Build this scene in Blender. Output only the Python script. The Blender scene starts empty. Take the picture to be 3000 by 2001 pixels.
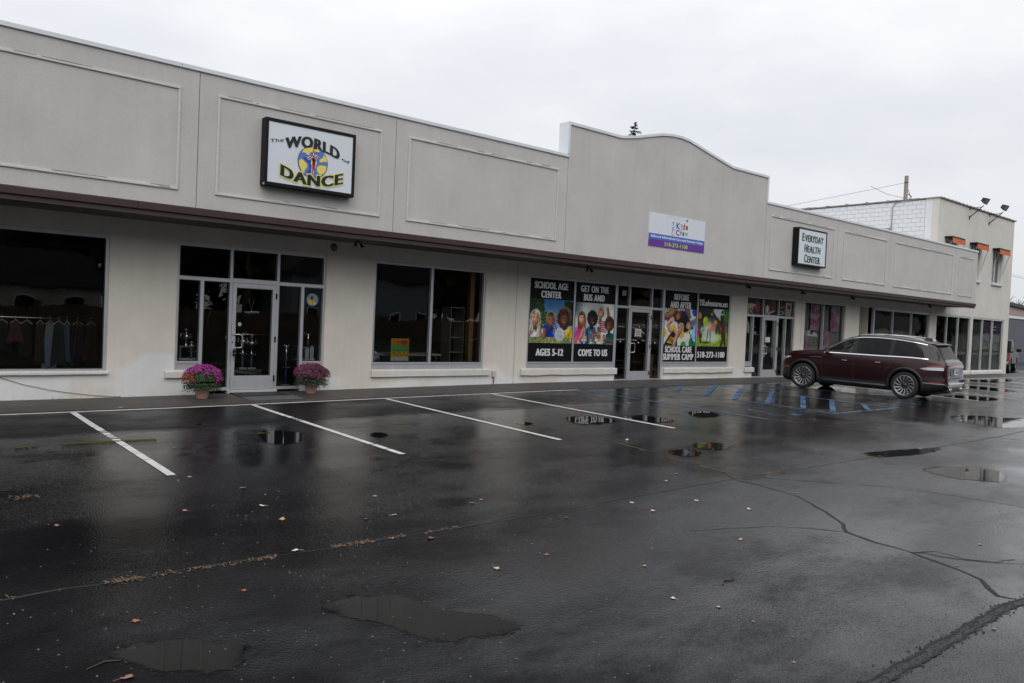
import bpy, bmesh, math, random
import numpy as np
from mathutils import Vector, Matrix, noise as mnoise
random.seed(7)
R = math.radians
SC = bpy.context.scene
COL = SC.collection

# ------------------------------------------------------------------ camera
cam_d = bpy.data.cameras.new('camera')
cam_d.sensor_width = 23.5
cam_d.lens = 18.0 * 2297 / 2298
cam_d.clip_start = 0.05
cam_d.clip_end = 2000
cam = bpy.data.objects.new('camera', cam_d)
COL.objects.link(cam)
YAW, PIT, ROL = R(40.0), R(-1.5), R(2.5)
fw = Vector((math.sin(YAW)*math.cos(PIT), math.cos(YAW)*math.cos(PIT), math.sin(PIT)))
rt = Vector((math.cos(YAW), -math.sin(YAW), 0)); up = rt.cross(fw)
rt2 = math.cos(ROL)*rt + math.sin(ROL)*up
up2 = -math.sin(ROL)*rt + math.cos(ROL)*up
m = Matrix((rt2, up2, -fw)).transposed().to_4x4()
CAMP = Vector((0, -15.45, 1.64))
m.translation = CAMP
cam.matrix_world = m
SC.camera = cam

# ------------------------------------------------------------------ sky and sun (overcast)
SUN_EL, SUN_ROT = R(52), R(215)
world = bpy.data.worlds.new('World'); SC.world = world
world.use_nodes = True
nt = world.node_tree; N = nt.nodes; L = nt.links
N.clear()
out = N.new('ShaderNodeOutputWorld')
sky = N.new('ShaderNodeTexSky'); sky.sky_type = 'NISHITA'; sky.sun_disc = False
sky.sun_elevation = SUN_EL; sky.sun_rotation = SUN_ROT; sky.dust_density = 4
bg1 = N.new('ShaderNodeBackground'); bg1.inputs[1].default_value = 0.10
L.new(sky.outputs[0], bg1.inputs[0])
tc = N.new('ShaderNodeTexCoord')
sep = N.new('ShaderNodeSeparateXYZ'); L.new(tc.outputs['Generated'], sep.inputs[0])
mr = N.new('ShaderNodeMapRange'); mr.inputs[1].default_value = 0.0; mr.inputs[2].default_value = 1.0
mr.inputs[3].default_value = 0.70; mr.inputs[4].default_value = 1.20
L.new(sep.outputs[2], mr.inputs[0])
mp = N.new('ShaderNodeMapping'); mp.inputs['Scale'].default_value = (1, 1, 2.6)
L.new(tc.outputs['Generated'], mp.inputs[0])
nz = N.new('ShaderNodeTexNoise'); nz.inputs['Scale'].default_value = 2.8; nz.inputs['Detail'].default_value = 7
L.new(mp.outputs[0], nz.inputs[0])
mr2 = N.new('ShaderNodeMapRange'); mr2.inputs[1].default_value = 0.3; mr2.inputs[2].default_value = 0.7
mr2.inputs[3].default_value = 0.94; mr2.inputs[4].default_value = 1.09
L.new(nz.outputs[0], mr2.inputs[0])
mu = N.new('ShaderNodeMath'); mu.operation = 'MULTIPLY'
L.new(mr.outputs[0], mu.inputs[0]); L.new(mr2.outputs[0], mu.inputs[1])
crmp = N.new('ShaderNodeValToRGB')
crmp.color_ramp.elements[0].position = 0.35; crmp.color_ramp.elements[0].color = (0.90, 0.935, 0.99, 1)
crmp.color_ramp.elements[1].position = 0.65; crmp.color_ramp.elements[1].color = (0.985, 0.99, 1.0, 1)
L.new(nz.outputs[0], crmp.inputs[0])
bg2 = N.new('ShaderNodeBackground'); L.new(crmp.outputs[0], bg2.inputs[0]); L.new(mu.outputs[0], bg2.inputs[1])
mx = N.new('ShaderNodeMixShader'); mx.inputs[0].default_value = 0.93
L.new(bg1.outputs[0], mx.inputs[1]); L.new(bg2.outputs[0], mx.inputs[2])
L.new(mx.outputs[0], out.inputs[0])
sd = bpy.data.lights.new('sun', 'SUN'); sd.energy = 1.2; sd.angle = R(60); sd.color = (1, 0.98, 0.95)
so = bpy.data.objects.new('sun', sd); COL.objects.link(so)
dv = Vector((math.sin(SUN_ROT)*math.cos(SUN_EL), math.cos(SUN_ROT)*math.cos(SUN_EL), math.sin(SUN_EL)))
so.rotation_euler = dv.to_track_quat('Z', 'Y').to_euler(); so.location = dv*60
SC.view_settings.view_transform = 'Standard'
SC.view_settings.look = 'None'
SC.view_settings.exposure = 0.2
SC.view_settings.gamma = 1.0
SC.view_settings.use_curve_mapping = False

# ------------------------------------------------------------------ helpers
def tag(o, label=None, cat=None, group=None, kind=None):
    if label: o['label'] = label
    if cat: o['category'] = cat
    if group: o['group'] = group
    if kind: o['kind'] = kind
    return o
def empty(name, loc=(0, 0, 0), label=None, cat=None, group=None, rot=(0, 0, 0)):
    o = bpy.data.objects.new(name, None); COL.objects.link(o)
    o.location = loc; o.rotation_euler = rot; o.empty_display_size = 0.2
    return tag(o, label, cat, group)
def root_loc(o):
    v = Vector((0, 0, 0)); rotated = False
    while o is not None:
        v += o.location; o = o.parent
    return v
class MB:
    def __init__(s): s.v = []; s.f = []; s.m = []; s.c = None
    def quad(s, a, b, c, d, mi=0):
        n = len(s.v); s.v += [a, b, c, d]; s.f.append((n, n+1, n+2, n+3)); s.m.append(mi); return s
    def poly(s, pts, mi=0):
        n = len(s.v); s.v += list(pts); s.f.append(tuple(range(n, n+len(pts)))); s.m.append(mi); return s
    def box(s, x0, x1, y0, y1, z0, z1, mi=0):
        n = len(s.v)
        s.v += [(x0, y0, z0), (x1, y0, z0), (x1, y1, z0), (x0, y1, z0), (x0, y0, z1), (x1, y0, z1), (x1, y1, z1), (x0, y1, z1)]
        for q in ((0, 3, 2, 1), (4, 5, 6, 7), (0, 1, 5, 4), (1, 2, 6, 5), (2, 3, 7, 6), (3, 0, 4, 7)):
            s.f.append(tuple(n+i for i in q)); s.m.append(mi)
        return s
    def bar(s, a, b, w, h, mi=0, upv=(0, 0, 1)):
        a = Vector(a); b = Vector(b); d = (b-a).normalized()
        u = d.cross(Vector(upv)); u = u.normalized() if u.length > 1e-4 else Vector((1, 0, 0))
        t = u.cross(d).normalized(); n = len(s.v)
        for p in (a, b):
            for i, j in ((-1, -1), (1, -1), (1, 1), (-1, 1)):
                s.v.append(tuple(p + u*(i*w/2) + t*(j*h/2)))
        for q in ((0, 1, 2, 3), (7, 6, 5, 4), (0, 4, 5, 1), (1, 5, 6, 2), (2, 6, 7, 3), (3, 7, 4, 0)):
            s.f.append(tuple(n+i for i in q)); s.m.append(mi)
        return s
    def tube(s, pts, r, seg=8, mi=0, caps=True):
        pts = [Vector(p) for p in pts]; n0 = len(s.v); k = len(pts)
        rs = r if isinstance(r, (list, tuple)) else [r]*k
        ref = None
        for i, p in enumerate(pts):
            d = (pts[min(i+1, k-1)] - pts[max(i-1, 0)]).normalized()
            if ref is None:
                ref = Vector((0, 0, 1)) if abs(d.z) < 0.9 else Vector((1, 0, 0))
            u = d.cross(ref).normalized(); w = u.cross(d).normalized()
            ref = w
            for j in range(seg):
                a = 2*math.pi*j/seg
                s.v.append(tuple(p + (u*math.cos(a) + w*math.sin(a))*rs[i]))
        for i in range(k-1):
            for j in range(seg):
                a = n0+i*seg+j; b = n0+i*seg+(j+1) % seg
                s.f.append((a, b, b+seg, a+seg)); s.m.append(mi)
        if caps:
            s.f.append(tuple(n0+j for j in range(seg))[::-1]); s.m.append(mi)
            s.f.append(tuple(n0+(k-1)*seg+j for j in range(seg))); s.m.append(mi)
        return s
    def lathe(s, prof, c=(0, 0, 0), seg=24, mi=0, axis='z'):
        n0 = len(s.v); k = len(prof)
        for r, z in prof:
            for j in range(seg):
                a = 2*math.pi*j/seg
                if axis == 'z': s.v.append((c[0]+r*math.cos(a), c[1]+r*math.sin(a), c[2]+z))
                elif axis == 'y': s.v.append((c[0]+r*math.cos(a), c[1]+z, c[2]+r*math.sin(a)))
                else: s.v.append((c[0]+z, c[1]+r*math.cos(a), c[2]+r*math.sin(a)))
        for i in range(k-1):
            for j in range(seg):
                a = n0+i*seg+j; b = n0+i*seg+(j+1) % seg
                s.f.append((a, b, b+seg, a+seg)); s.m.append(mi)
        return s
    def prism(s, pts, y0, y1, mi=0):
        # outline in X,Z extruded along Y
        n = len(s.v); k = len(pts)
        s.v += [(x, y0, z) for x, z in pts] + [(x, y1, z) for x, z in pts]
        s.f.append(tuple(range(n, n+k))); s.m.append(mi)
        s.f.append(tuple(range(n+2*k-1, n+k-1, -1))); s.m.append(mi)
        for i in range(k):
            j = (i+1) % k
            s.f.append((n+i, n+k+i, n+k+j, n+j)); s.m.append(mi)
        return s
    def ext(s, vs, fs, mi=0):
        n = len(s.v); s.v += [tuple(p) for p in vs]
        for f in fs: s.f.append(tuple(n+i for i in f)); s.m.append(mi)
        return s
def build(name, mb, mat, parent=None, smooth=False, world=True, bevel=0, fixn=False):
    me = bpy.data.meshes.new(name)
    vs = mb.v
    if parent is not None and world:
        o = root_loc(parent); vs = [(p[0]-o.x, p[1]-o.y, p[2]-o.z) for p in mb.v]
    me.from_pydata([tuple(map(float, p)) for p in vs], [], mb.f)
    mats = mat if isinstance(mat, (list, tuple)) else [mat]
    for mm in mats: me.materials.append(mm)
    if len(mats) > 1: me.polygons.foreach_set('material_index', mb.m)
    if smooth: me.polygons.foreach_set('use_smooth', [True]*len(me.polygons))
    me.validate(); me.update()
    if fixn:
        bm = bmesh.new(); bm.from_mesh(me); bmesh.ops.recalc_face_normals(bm, faces=bm.faces); bm.to_mesh(me); bm.free()
    o = bpy.data.objects.new(name, me); COL.objects.link(o)
    if parent is not None: o.parent = parent
    if bevel:
        bv = o.modifiers.new('bevel', 'BEVEL'); bv.width = bevel; bv.segments = 2; bv.limit_method = 'ANGLE'
    return o

# ------------------------------------------------------------------ materials
def lin(c): return tuple(((x/255)/12.92 if x/255 <= 0.04045 else (((x/255)+0.055)/1.055)**2.4) for x in c)
def newmat(name):
    mm = bpy.data.materials.new(name); mm.use_nodes = True
    return mm, mm.node_tree.nodes, mm.node_tree.links, mm.node_tree.nodes['Principled BSDF']
def mat(name, col, rough=0.5, metal=0.0, var=0.0, vscale=3.0, bump=0.0, bscale=40.0, coat=0.0, spec=0.5, stretch=(1, 1, 1), rvar=0.0, ior=None):
    mm, n, l, b = newmat(name)
    b.inputs['Base Color'].default_value = (*col, 1); b.inputs['Roughness'].default_value = rough
    b.inputs['Metallic'].default_value = metal; b.inputs['Specular IOR Level'].default_value = spec
    if ior: b.inputs['IOR'].default_value = ior
    if coat: b.inputs['Coat Weight'].default_value = coat; b.inputs['Coat Roughness'].default_value = 0.04
    tcn = n.new('ShaderNodeTexCoord'); mpn = n.new('ShaderNodeMapping'); mpn.inputs['Scale'].default_value = stretch
    l.new(tcn.outputs['Object'], mpn.inputs[0])
    if var or rvar:
        nn = n.new('ShaderNodeTexNoise'); nn.inputs['Scale'].default_value = vscale; nn.inputs['Detail'].default_value = 6; nn.inputs['Roughness'].default_value = 0.65
        l.new(mpn.outputs[0], nn.inputs[0])
    if var:
        mrn = n.new('ShaderNodeMapRange'); mrn.inputs[1].default_value = 0.25; mrn.inputs[2].default_value = 0.75
        mrn.inputs[3].default_value = 1-var; mrn.inputs[4].default_value = 1+var
        l.new(nn.outputs[0], mrn.inputs[0])
        vm = n.new('ShaderNodeVectorMath'); vm.operation = 'SCALE'; vm.inputs[0].default_value = col
        l.new(mrn.outputs[0], vm.inputs['Scale']); l.new(vm.outputs[0], b.inputs['Base Color'])
    if rvar:
        mrr = n.new('ShaderNodeMapRange'); mrr.inputs[1].default_value = 0.3; mrr.inputs[2].default_value = 0.7
        mrr.inputs[3].default_value = max(0.02, rough-rvar); mrr.inputs[4].default_value = rough+rvar
        l.new(nn.outputs[0], mrr.inputs[0]); l.new(mrr.outputs[0], b.inputs['Roughness'])
    if bump:
        n2 = n.new('ShaderNodeTexNoise'); n2.inputs['Scale'].default_value = bscale; n2.inputs['Detail'].default_value = 4
        l.new(tcn.outputs['Object'], n2.inputs[0])
        bp = n.new('ShaderNodeBump'); bp.inputs['Strength'].default_value = bump; bp.inputs['Distance'].default_value = 0.01
        l.new(n2.outputs[0], bp.inputs['Height']); l.new(bp.outputs[0], b.inputs['Normal'])
    return mm
def mat_glass(name, tint=(0.75, 0.8, 0.8), rough=0.0, refl=1.0, ior=1.52):
    mm, n, l, b = newmat(name); n.remove(b)
    o = n['Material Output']; g = n.new('ShaderNodeBsdfGlossy'); t = n.new('ShaderNodeBsdfTransparent')
    g.inputs['Roughness'].default_value = rough; t.inputs[0].default_value = (*tint, 1)
    f = n.new('ShaderNodeFresnel'); f.inputs[0].default_value = ior
    k = n.new('ShaderNodeMath'); k.operation = 'MULTIPLY'; k.inputs[1].default_value = refl; k.use_clamp = True
    l.new(f.outputs[0], k.inputs[0])
    geo = n.new('ShaderNodeNewGeometry')
    ab = n.new('ShaderNodeMath'); ab.operation = 'ABSOLUTE'
    x = n.new('ShaderNodeMixShader'); l.new(k.outputs[0], x.inputs[0]); l.new(t.outputs[0], x.inputs[1]); l.new(g.outputs[0], x.inputs[2])
    # slight pane waviness
    tcn = n.new('ShaderNodeTexCoord'); nn = n.new('ShaderNodeTexNoise'); nn.inputs['Scale'].default_value = 1.3; nn.inputs['Detail'].default_value = 1
    l.new(tcn.outputs['Object'], nn.inputs[0]); bp = n.new('ShaderNodeBump'); bp.inputs['Strength'].default_value = 0.06; bp.inputs['Distance'].default_value = 0.05
    l.new(nn.outputs[0], bp.inputs['Height']); l.new(bp.outputs[0], g.inputs['Normal'])
    l.new(x.outputs[0], o.inputs[0])
    return mm
def mat_vcol(name, rough=0.45):
    mm, n, l, b = newmat(name)
    a = n.new('ShaderNodeAttribute'); a.attribute_name = 'Col'
    l.new(a.outputs[0], b.inputs['Base Color']); b.inputs['Roughness'].default_value = rough
    b.inputs['Specular IOR Level'].default_value = 0.3
    return mm

def stucco(name, col, bump=0.25, patch=None, streak=0.05, drip=None):
    mm, n, l, b = newmat(name)
    b.inputs['Roughness'].default_value = 0.85; b.inputs['Specular IOR Level'].default_value = 0.25
    geo = n.new('ShaderNodeNewGeometry')
    def noise(sc, stretch=(1, 1, 1), det=5, ro=0.6):
        mp_ = n.new('ShaderNodeMapping'); mp_.inputs['Scale'].default_value = stretch; l.new(geo.outputs['Position'], mp_.inputs[0])
        q = n.new('ShaderNodeTexNoise'); q.inputs['Scale'].default_value = sc; q.inputs['Detail'].default_value = det; q.inputs['Roughness'].default_value = ro
        l.new(mp_.outputs[0], q.inputs[0]); return q
    def mrange(src, a, b_, c, d):
        q = n.new('ShaderNodeMapRange'); q.inputs[1].default_value = a; q.inputs[2].default_value = b_; q.inputs[3].default_value = c; q.inputs[4].default_value = d
        l.new(src, q.inputs[0]); return q
    a1 = mrange(noise(0.9).outputs[0], 0.3, 0.7, 0.93, 1.06)
    a2 = mrange(noise(2.2, (3.5, 3.5, 0.22)).outputs[0], 0.3, 0.75, 1+streak, 1-streak)
    a3 = mrange(noise(70, det=2).outputs[0], 0.3, 0.7, 0.94, 1.05)
    m1 = n.new('ShaderNodeMath'); m1.operation = 'MULTIPLY'; l.new(a1.outputs[0], m1.inputs[0]); l.new(a2.outputs[0], m1.inputs[1])
    m2 = n.new('ShaderNodeMath'); m2.operation = 'MULTIPLY'; l.new(m1.outputs[0], m2.inputs[0]); l.new(a3.outputs[0], m2.inputs[1])
    if drip:
        # rain streaks washed down from the coping
        sz = n.new('ShaderNodeSeparateXYZ'); l.new(geo.outputs['Position'], sz.inputs[0])
        dn_ = mrange(noise(5.0, (1.6, 1, .12), 5, .7).outputs[0], 0.52, 0.74, 0, 1); dz_ = mrange(sz.outputs[2], drip-0.8, drip, 0, 0.08)
        dd_ = n.new('ShaderNodeMath'); dd_.operation = 'MULTIPLY'; l.new(dn_.outputs[0], dd_.inputs[0]); l.new(dz_.outputs[0], dd_.inputs[1])
        inv = n.new('ShaderNodeMath'); inv.operation = 'SUBTRACT'; inv.inputs[0].default_value = 1; l.new(dd_.outputs[0], inv.inputs[1])
        m3 = n.new('ShaderNodeMath'); m3.operation = 'MULTIPLY'; l.new(m2.outputs[0], m3.inputs[0]); l.new(inv.outputs[0], m3.inputs[1]); m2 = m3
    base = n.new('ShaderNodeVectorMath'); base.operation = 'SCALE'; l.new(m2.outputs[0], base.inputs['Scale'])
    base.inputs[0].default_value = col
    if patch:
        # repainted lighter patches low on the wall and splash dirt at its foot
        sepz = n.new('ShaderNodeSeparateXYZ'); l.new(geo.outputs['Position'], sepz.inputs[0])
        zm = mrange(sepz.outputs[2], 0.15, 1.3, 0.22, -0.14)
        pn = noise(0.75, (1, 1, 1.3), det=3, ro=0.45)
        ad = n.new('ShaderNodeMath'); ad.operation = 'ADD'; l.new(pn.outputs[0], ad.inputs[0]); l.new(zm.outputs[0], ad.inputs[1])
        msk = mrange(ad.outputs[0], 0.63, 0.71, 0, 1)
        mxn = n.new('ShaderNodeMix'); mxn.data_type = 'RGBA'; mxn.inputs[6].default_value = (*col, 1); mxn.inputs[7].default_value = (*patch, 1)
        l.new(msk.outputs[0], mxn.inputs[0])
        dz = mrange(sepz.outputs[2], -0.1, 0.10, 0.26, 0.0)
        dn = noise(9, det=6, ro=0.7)
        ad2 = n.new('ShaderNodeMath'); ad2.operation = 'ADD'; l.new(dn.outputs[0], ad2.inputs[0]); l.new(dz.outputs[0], ad2.inputs[1])
        dm = mrange(ad2.outputs[0], 0.70, 0.92, 0, 0.6)
        mxd = n.new('ShaderNodeMix'); mxd.data_type = 'RGBA'; mxd.inputs[7].default_value = (0.17, 0.13, 0.095, 1)
        l.new(dm.outputs[0], mxd.inputs[0]); l.new(mxn.outputs[2], mxd.inputs[6])
        l.new(mxd.outputs[2], base.inputs[0])
    l.new(base.outputs[0], b.inputs['Base Color'])
    bn = noise(55, det=4); bp = n.new('ShaderNodeBump'); bp.inputs['Strength'].default_value = bump; bp.inputs['Distance'].default_value = 0.012
    bn2 = noise(4, det=3); ad3 = n.new('ShaderNodeMath'); ad3.operation = 'MULTIPLY_ADD'; ad3.inputs[1].default_value = 1.2
    l.new(bn2.outputs[0], ad3.inputs[0]); l.new(bn.outputs[0], ad3.inputs[2])
    l.new(ad3.outputs[0], bp.inputs['Height']); l.new(bp.outputs[0], b.inputs['Normal'])
    return mm

M = {}
M['stucco'] = stucco('grey_stucco', (0.505, 0.493, 0.478), streak=0.028, drip=5.78)
M['wall'] = stucco('cream_wall', (0.66, 0.62, 0.552), patch=(0.71, 0.705, 0.70), streak=0.035)
M['cream'] = stucco('cream_render', (0.60, 0.585, 0.54), streak=0.04)
M['trim'] = mat('trim_paint', (0.56, 0.545, 0.51), 0.7, var=0.12, vscale=6, stretch=(1, 1, 6))
M['joint'] = mat('dark_joint', (0.10, 0.095, 0.09), 0.9)  # plain dark tone of the joints and split seams
M['coping'] = mat('white_metal_coping', (0.66, 0.69, 0.72), 0.45, 0.0, var=0.06, vscale=2)
M['brown'] = mat('brown_metal', (0.055, 0.031, 0.031), 0.5, spec=0.3, var=0.12, vscale=1.5, bump=0.15, bscale=2.5)
M['brown2'] = mat('brown_lip', (0.045, 0.030, 0.028), 0.6, var=0.1)
M['soffit'] = mat('soffit_board', (0.10, 0.085, 0.07), 0.8, var=0.15, vscale=2)
M['alu'] = mat('brushed_aluminium', (0.56, 0.57, 0.60), 0.42, 0.55, var=0.07, vscale=3, stretch=(3, 3, 0.6))
M['alu2'] = mat('aluminium_sheet', (0.60, 0.61, 0.65), 0.38, 0.6, var=0.10, vscale=0.8, stretch=(2.5, 1, 0.2))
M['glass'] = mat_glass('window_glass', (0.88, 0.91, 0.90), refl=1.7)
M['black'] = mat('black_metal', (0.008, 0.008, 0.009), 0.5, spec=0.2)
M['dark'] = mat('dark_gasket', (0.02, 0.02, 0.02), 0.6)
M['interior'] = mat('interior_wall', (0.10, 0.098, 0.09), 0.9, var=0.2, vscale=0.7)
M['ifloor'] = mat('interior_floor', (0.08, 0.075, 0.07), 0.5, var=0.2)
M['white'] = mat('white_acrylic', (0.66, 0.70, 0.76), 0.3, var=0.03, vscale=1.5)
M['white_paint'] = mat('white_painted_block', (0.68, 0.70, 0.74), 0.7, var=0.07, vscale=1.4, bump=0.3, bscale=30)
M['mortar'] = mat('dark_mortar', (0.15, 0.145, 0.14), 0.95, var=0.25, vscale=4)
M['sill'] = stucco('painted_sill', (0.63, 0.61, 0.565), bump=0.35)
M['steel'] = mat('bright_steel', (0.72, 0.73, 0.75), 0.22, 1.0)
M['vcol'] = mat_vcol('printed_film')
M['wood'] = mat('varnished_wood', (0.30, 0.16, 0.055), 0.5, var=0.2, vscale=4, stretch=(6, 6, 0.6))
def flat(name, c, rough=0.5): 
    return mat(name, lin(c), rough)
_fl = {}
def ink(c, rough=0.5):
    k = (tuple(c), rough)
    if k not in _fl: _fl[k] = flat('ink_%d_%d_%d' % tuple(c), c, rough)
    return _fl[k]

# ------------------------------------------------------------------ terrain of the lot
ES = [(-200, -.085), (1.7, -.082), (4.6, -.07), (8.9, -.026), (13, .012), (18, .03), (24, .025), (34, -.03), (48, -.085), (300, -.085)]
SL = 0.017
_ex = np.array([a for a, b in ES]); _ez = np.array([b for a, b in ES])
def e0(x): return float(np.interp(x, _ex, _ez))
def ee(x): return sum(e0(x+k*0.9) for k in (-1, -0.5, 0, 0.5, 1))/5
def gz(x, y): return ee(x) + SL*max(-14.0, min(y, 1.0))

# ------------------------------------------------------------------ wet asphalt
def asphalt(name):
    mm, n, l, b = newmat(name)
    geo = n.new('ShaderNodeNewGeometry'); P = geo.outputs['Position']
    def noise(sc, stretch=(1, 1, 1), det=5, ro=0.6):
        mp_ = n.new('ShaderNodeMapping'); mp_.inputs['Scale'].default_value = stretch; l.new(P, mp_.inputs[0])
        q = n.new('ShaderNodeTexNoise'); q.inputs['Scale'].default_value = sc; q.inputs['Detail'].default_value = det; q.inputs['Roughness'].default_value = ro
        l.new(mp_.outputs[0], q.inputs[0]); return q.outputs[0]
    def mrange(src, a, b_, c, d):
        q = n.new('ShaderNodeMapRange'); q.inputs[1].default_value = a; q.inputs[2].default_value = b_; q.inputs[3].default_value = c; q.inputs[4].default_value = d
        l.new(src, q.inputs[0]); return q.outputs[0]
    def math_(op, a, b_):
        q = n.new('ShaderNodeMath'); q.operation = op
        for i, s in enumerate((a, b_)):
            if isinstance(s, (int, float)): q.inputs[i].default_value = s
            else: l.new(s, q.inputs[i])
        return q.outputs[0]
    big = noise(0.28, (1, 1.6, 1), 4, 0.5)
    mid = noise(1.1, (1, 1.5, 1), 5, 0.6)
    wet = math_('ADD', math_('MULTIPLY', big, 0.65), math_('MULTIPLY', mid, 0.35))
    # newer, drier overlay next to the building
    sp = n.new('ShaderNodeSeparateXYZ'); l.new(P, sp.inputs[0])
    yy = math_('ADD', sp.outputs[1], math_('MULTIPLY', noise(0.9, det=5, ro=.65), 0.8))
    dry = mrange(yy, -3.45, -3.15, 0, 1)
    xx = mrange(sp.outputs[0], 9.5, 15, 1, 0.25)
    dry = math_('MULTIPLY', dry, xx)
    r0 = mrange(wet, 0.38, 0.54, 0.25, 0.07)
    rough = math_('ADD', r0, math_('MULTIPLY', dry, 0.22))
    rough = math_('ADD', rough, math_('MULTIPLY', math_('SUBTRACT', noise(14, det=3), 0.5), 0.10))
    l.new(rough, b.inputs['Roughness'])
    ramp = n.new('ShaderNodeValToRGB')
    ramp.color_ramp.elements[0].position = 0.36; ramp.color_ramp.elements[0].color = (0.010, 0.010, 0.011, 1)
    ramp.color_ramp.elements[1].position = 0.66; ramp.color_ramp.elements[1].color = (0.0035, 0.0035, 0.004, 1)
    l.new(wet, ramp.inputs[0])
    grain = mrange(noise(130, det=2), 0.3, 0.75, 0.55, 1.6)
    vs = n.new('ShaderNodeVectorMath'); vs.operation = 'SCALE'; l.new(ramp.outputs[0], vs.inputs[0]); l.new(grain, vs.inputs['Scale'])
    l.new(vs.outputs[0], b.inputs['Base Color'])
    b.inputs['IOR'].default_value = 1.42; 
    # patchy water film with a darkening set into its reflection towards the near left
    film_refl = mrange(math_('ADD', math_('ADD', sp.outputs[0], math_('MULTIPLY', math_('ADD', sp.outputs[1], 8.0), 0.5)), math_('MULTIPLY', math_('SUBTRACT', mid, 0.5), 5.0)), -0.3, 5.0, 0.05, 1.0)
    film_refl = math_('MULTIPLY', film_refl, mrange(noise(0.45, (1, 1.7, 1), 7, 0.70), 0.43, 0.56, 0.30, 1.05))
    film_refl = math_('MULTIPLY', film_refl, mrange(dry, 0, 1, 1.0, 0.2))
    l.new(film_refl, b.inputs['Specular IOR Level'])
    b.inputs['Specular Tint'].default_value = (0.82, 0.855, 1.0, 1)
    vo = n.new('ShaderNodeTexVoronoi'); vo.inputs['Scale'].default_value = 62; l.new(P, vo.inputs['Vector'])
    hgt = math_('ADD', math_('MULTIPLY', vo.outputs['Distance'], 0.9), math_('MULTIPLY', noise(28, det=4, ro=0.7), 0.9))
    bp = n.new('ShaderNodeBump'); bp.inputs['Distance'].default_value = 0.0032
    st = mrange(wet, 0.38, 0.56, 1.0, 0.32)
    l.new(st, bp.inputs['Strength'])
    l.new(hgt, bp.inputs['Height'])
    bp2 = n.new('ShaderNodeBump'); bp2.inputs['Distance'].default_value = 0.02; bp2.inputs['Strength'].default_value = 0.10
    l.new(noise(2.2, (1, 1, 1), 3, 0.5), bp2.inputs['Height']); l.new(bp.outputs[0], bp2.inputs['Normal'])
    l.new(bp2.outputs[0], b.inputs['Normal'])
    return mm
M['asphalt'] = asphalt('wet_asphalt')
M['walk'] = mat('worn_walkway', (0.050, 0.044, 0.040), 0.55, var=0.3, vscale=1.6, bump=0.5, bscale=60, rvar=0.12)
M['line'] = mat('white_road_paint', (0.50, 0.50, 0.49), 0.45, var=0.2, vscale=9, bump=0.3, bscale=60)
M['blue'] = mat('blue_road_paint', (0.03, 0.097, 0.205), 0.42, var=0.25, vscale=8, bump=0.3, bscale=60)
def worn(name, col, loss, sc=7.0):
    mm = mat(name, col, 0.42, var=0.25, vscale=8, bump=0.3, bscale=60); n = mm.node_tree.nodes; l = mm.node_tree.links
    b = n['Principled BSDF']; o = n['Material Output']; geo = n.new('ShaderNodeNewGeometry')
    q = n.new('ShaderNodeTexNoise'); q.inputs['Scale'].default_value = sc; q.inputs['Detail'].default_value = 8; q.inputs['Roughness'].default_value = .75; l.new(geo.outputs['Position'], q.inputs[0])
    r = n.new('ShaderNodeMapRange'); r.inputs[1].default_value = loss-.035; r.inputs[2].default_value = loss+.035; l.new(q.outputs[0], r.inputs[0])
    t = n.new('ShaderNodeBsdfTransparent'); x = n.new('ShaderNodeMixShader'); l.new(r.outputs[0], x.inputs[0]); l.new(t.outputs[0], x.inputs[1]); l.new(b.outputs[0], x.inputs[2]); l.new(x.outputs[0], o.inputs[0])
    return mm
M['line'] = worn('white_road_paint', (0.52, 0.52, 0.51), .33); M['blue'] = worn('blue_road_paint', (0.03, 0.097, 0.205), .455); M['blue2'] = worn('faded_blue_road_paint', (0.03, 0.10, 0.22), .53, 5.0)
M['crack'] = mat('crack_floor', (0.007, 0.007, 0.007), 0.85, var=0.3, vscale=12, bump=1.0, bscale=45)
M['crumb'] = mat('crumbled_asphalt', (0.020, 0.020, 0.021), 0.7, var=0.4, vscale=14, bump=1.0, bscale=40)
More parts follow.
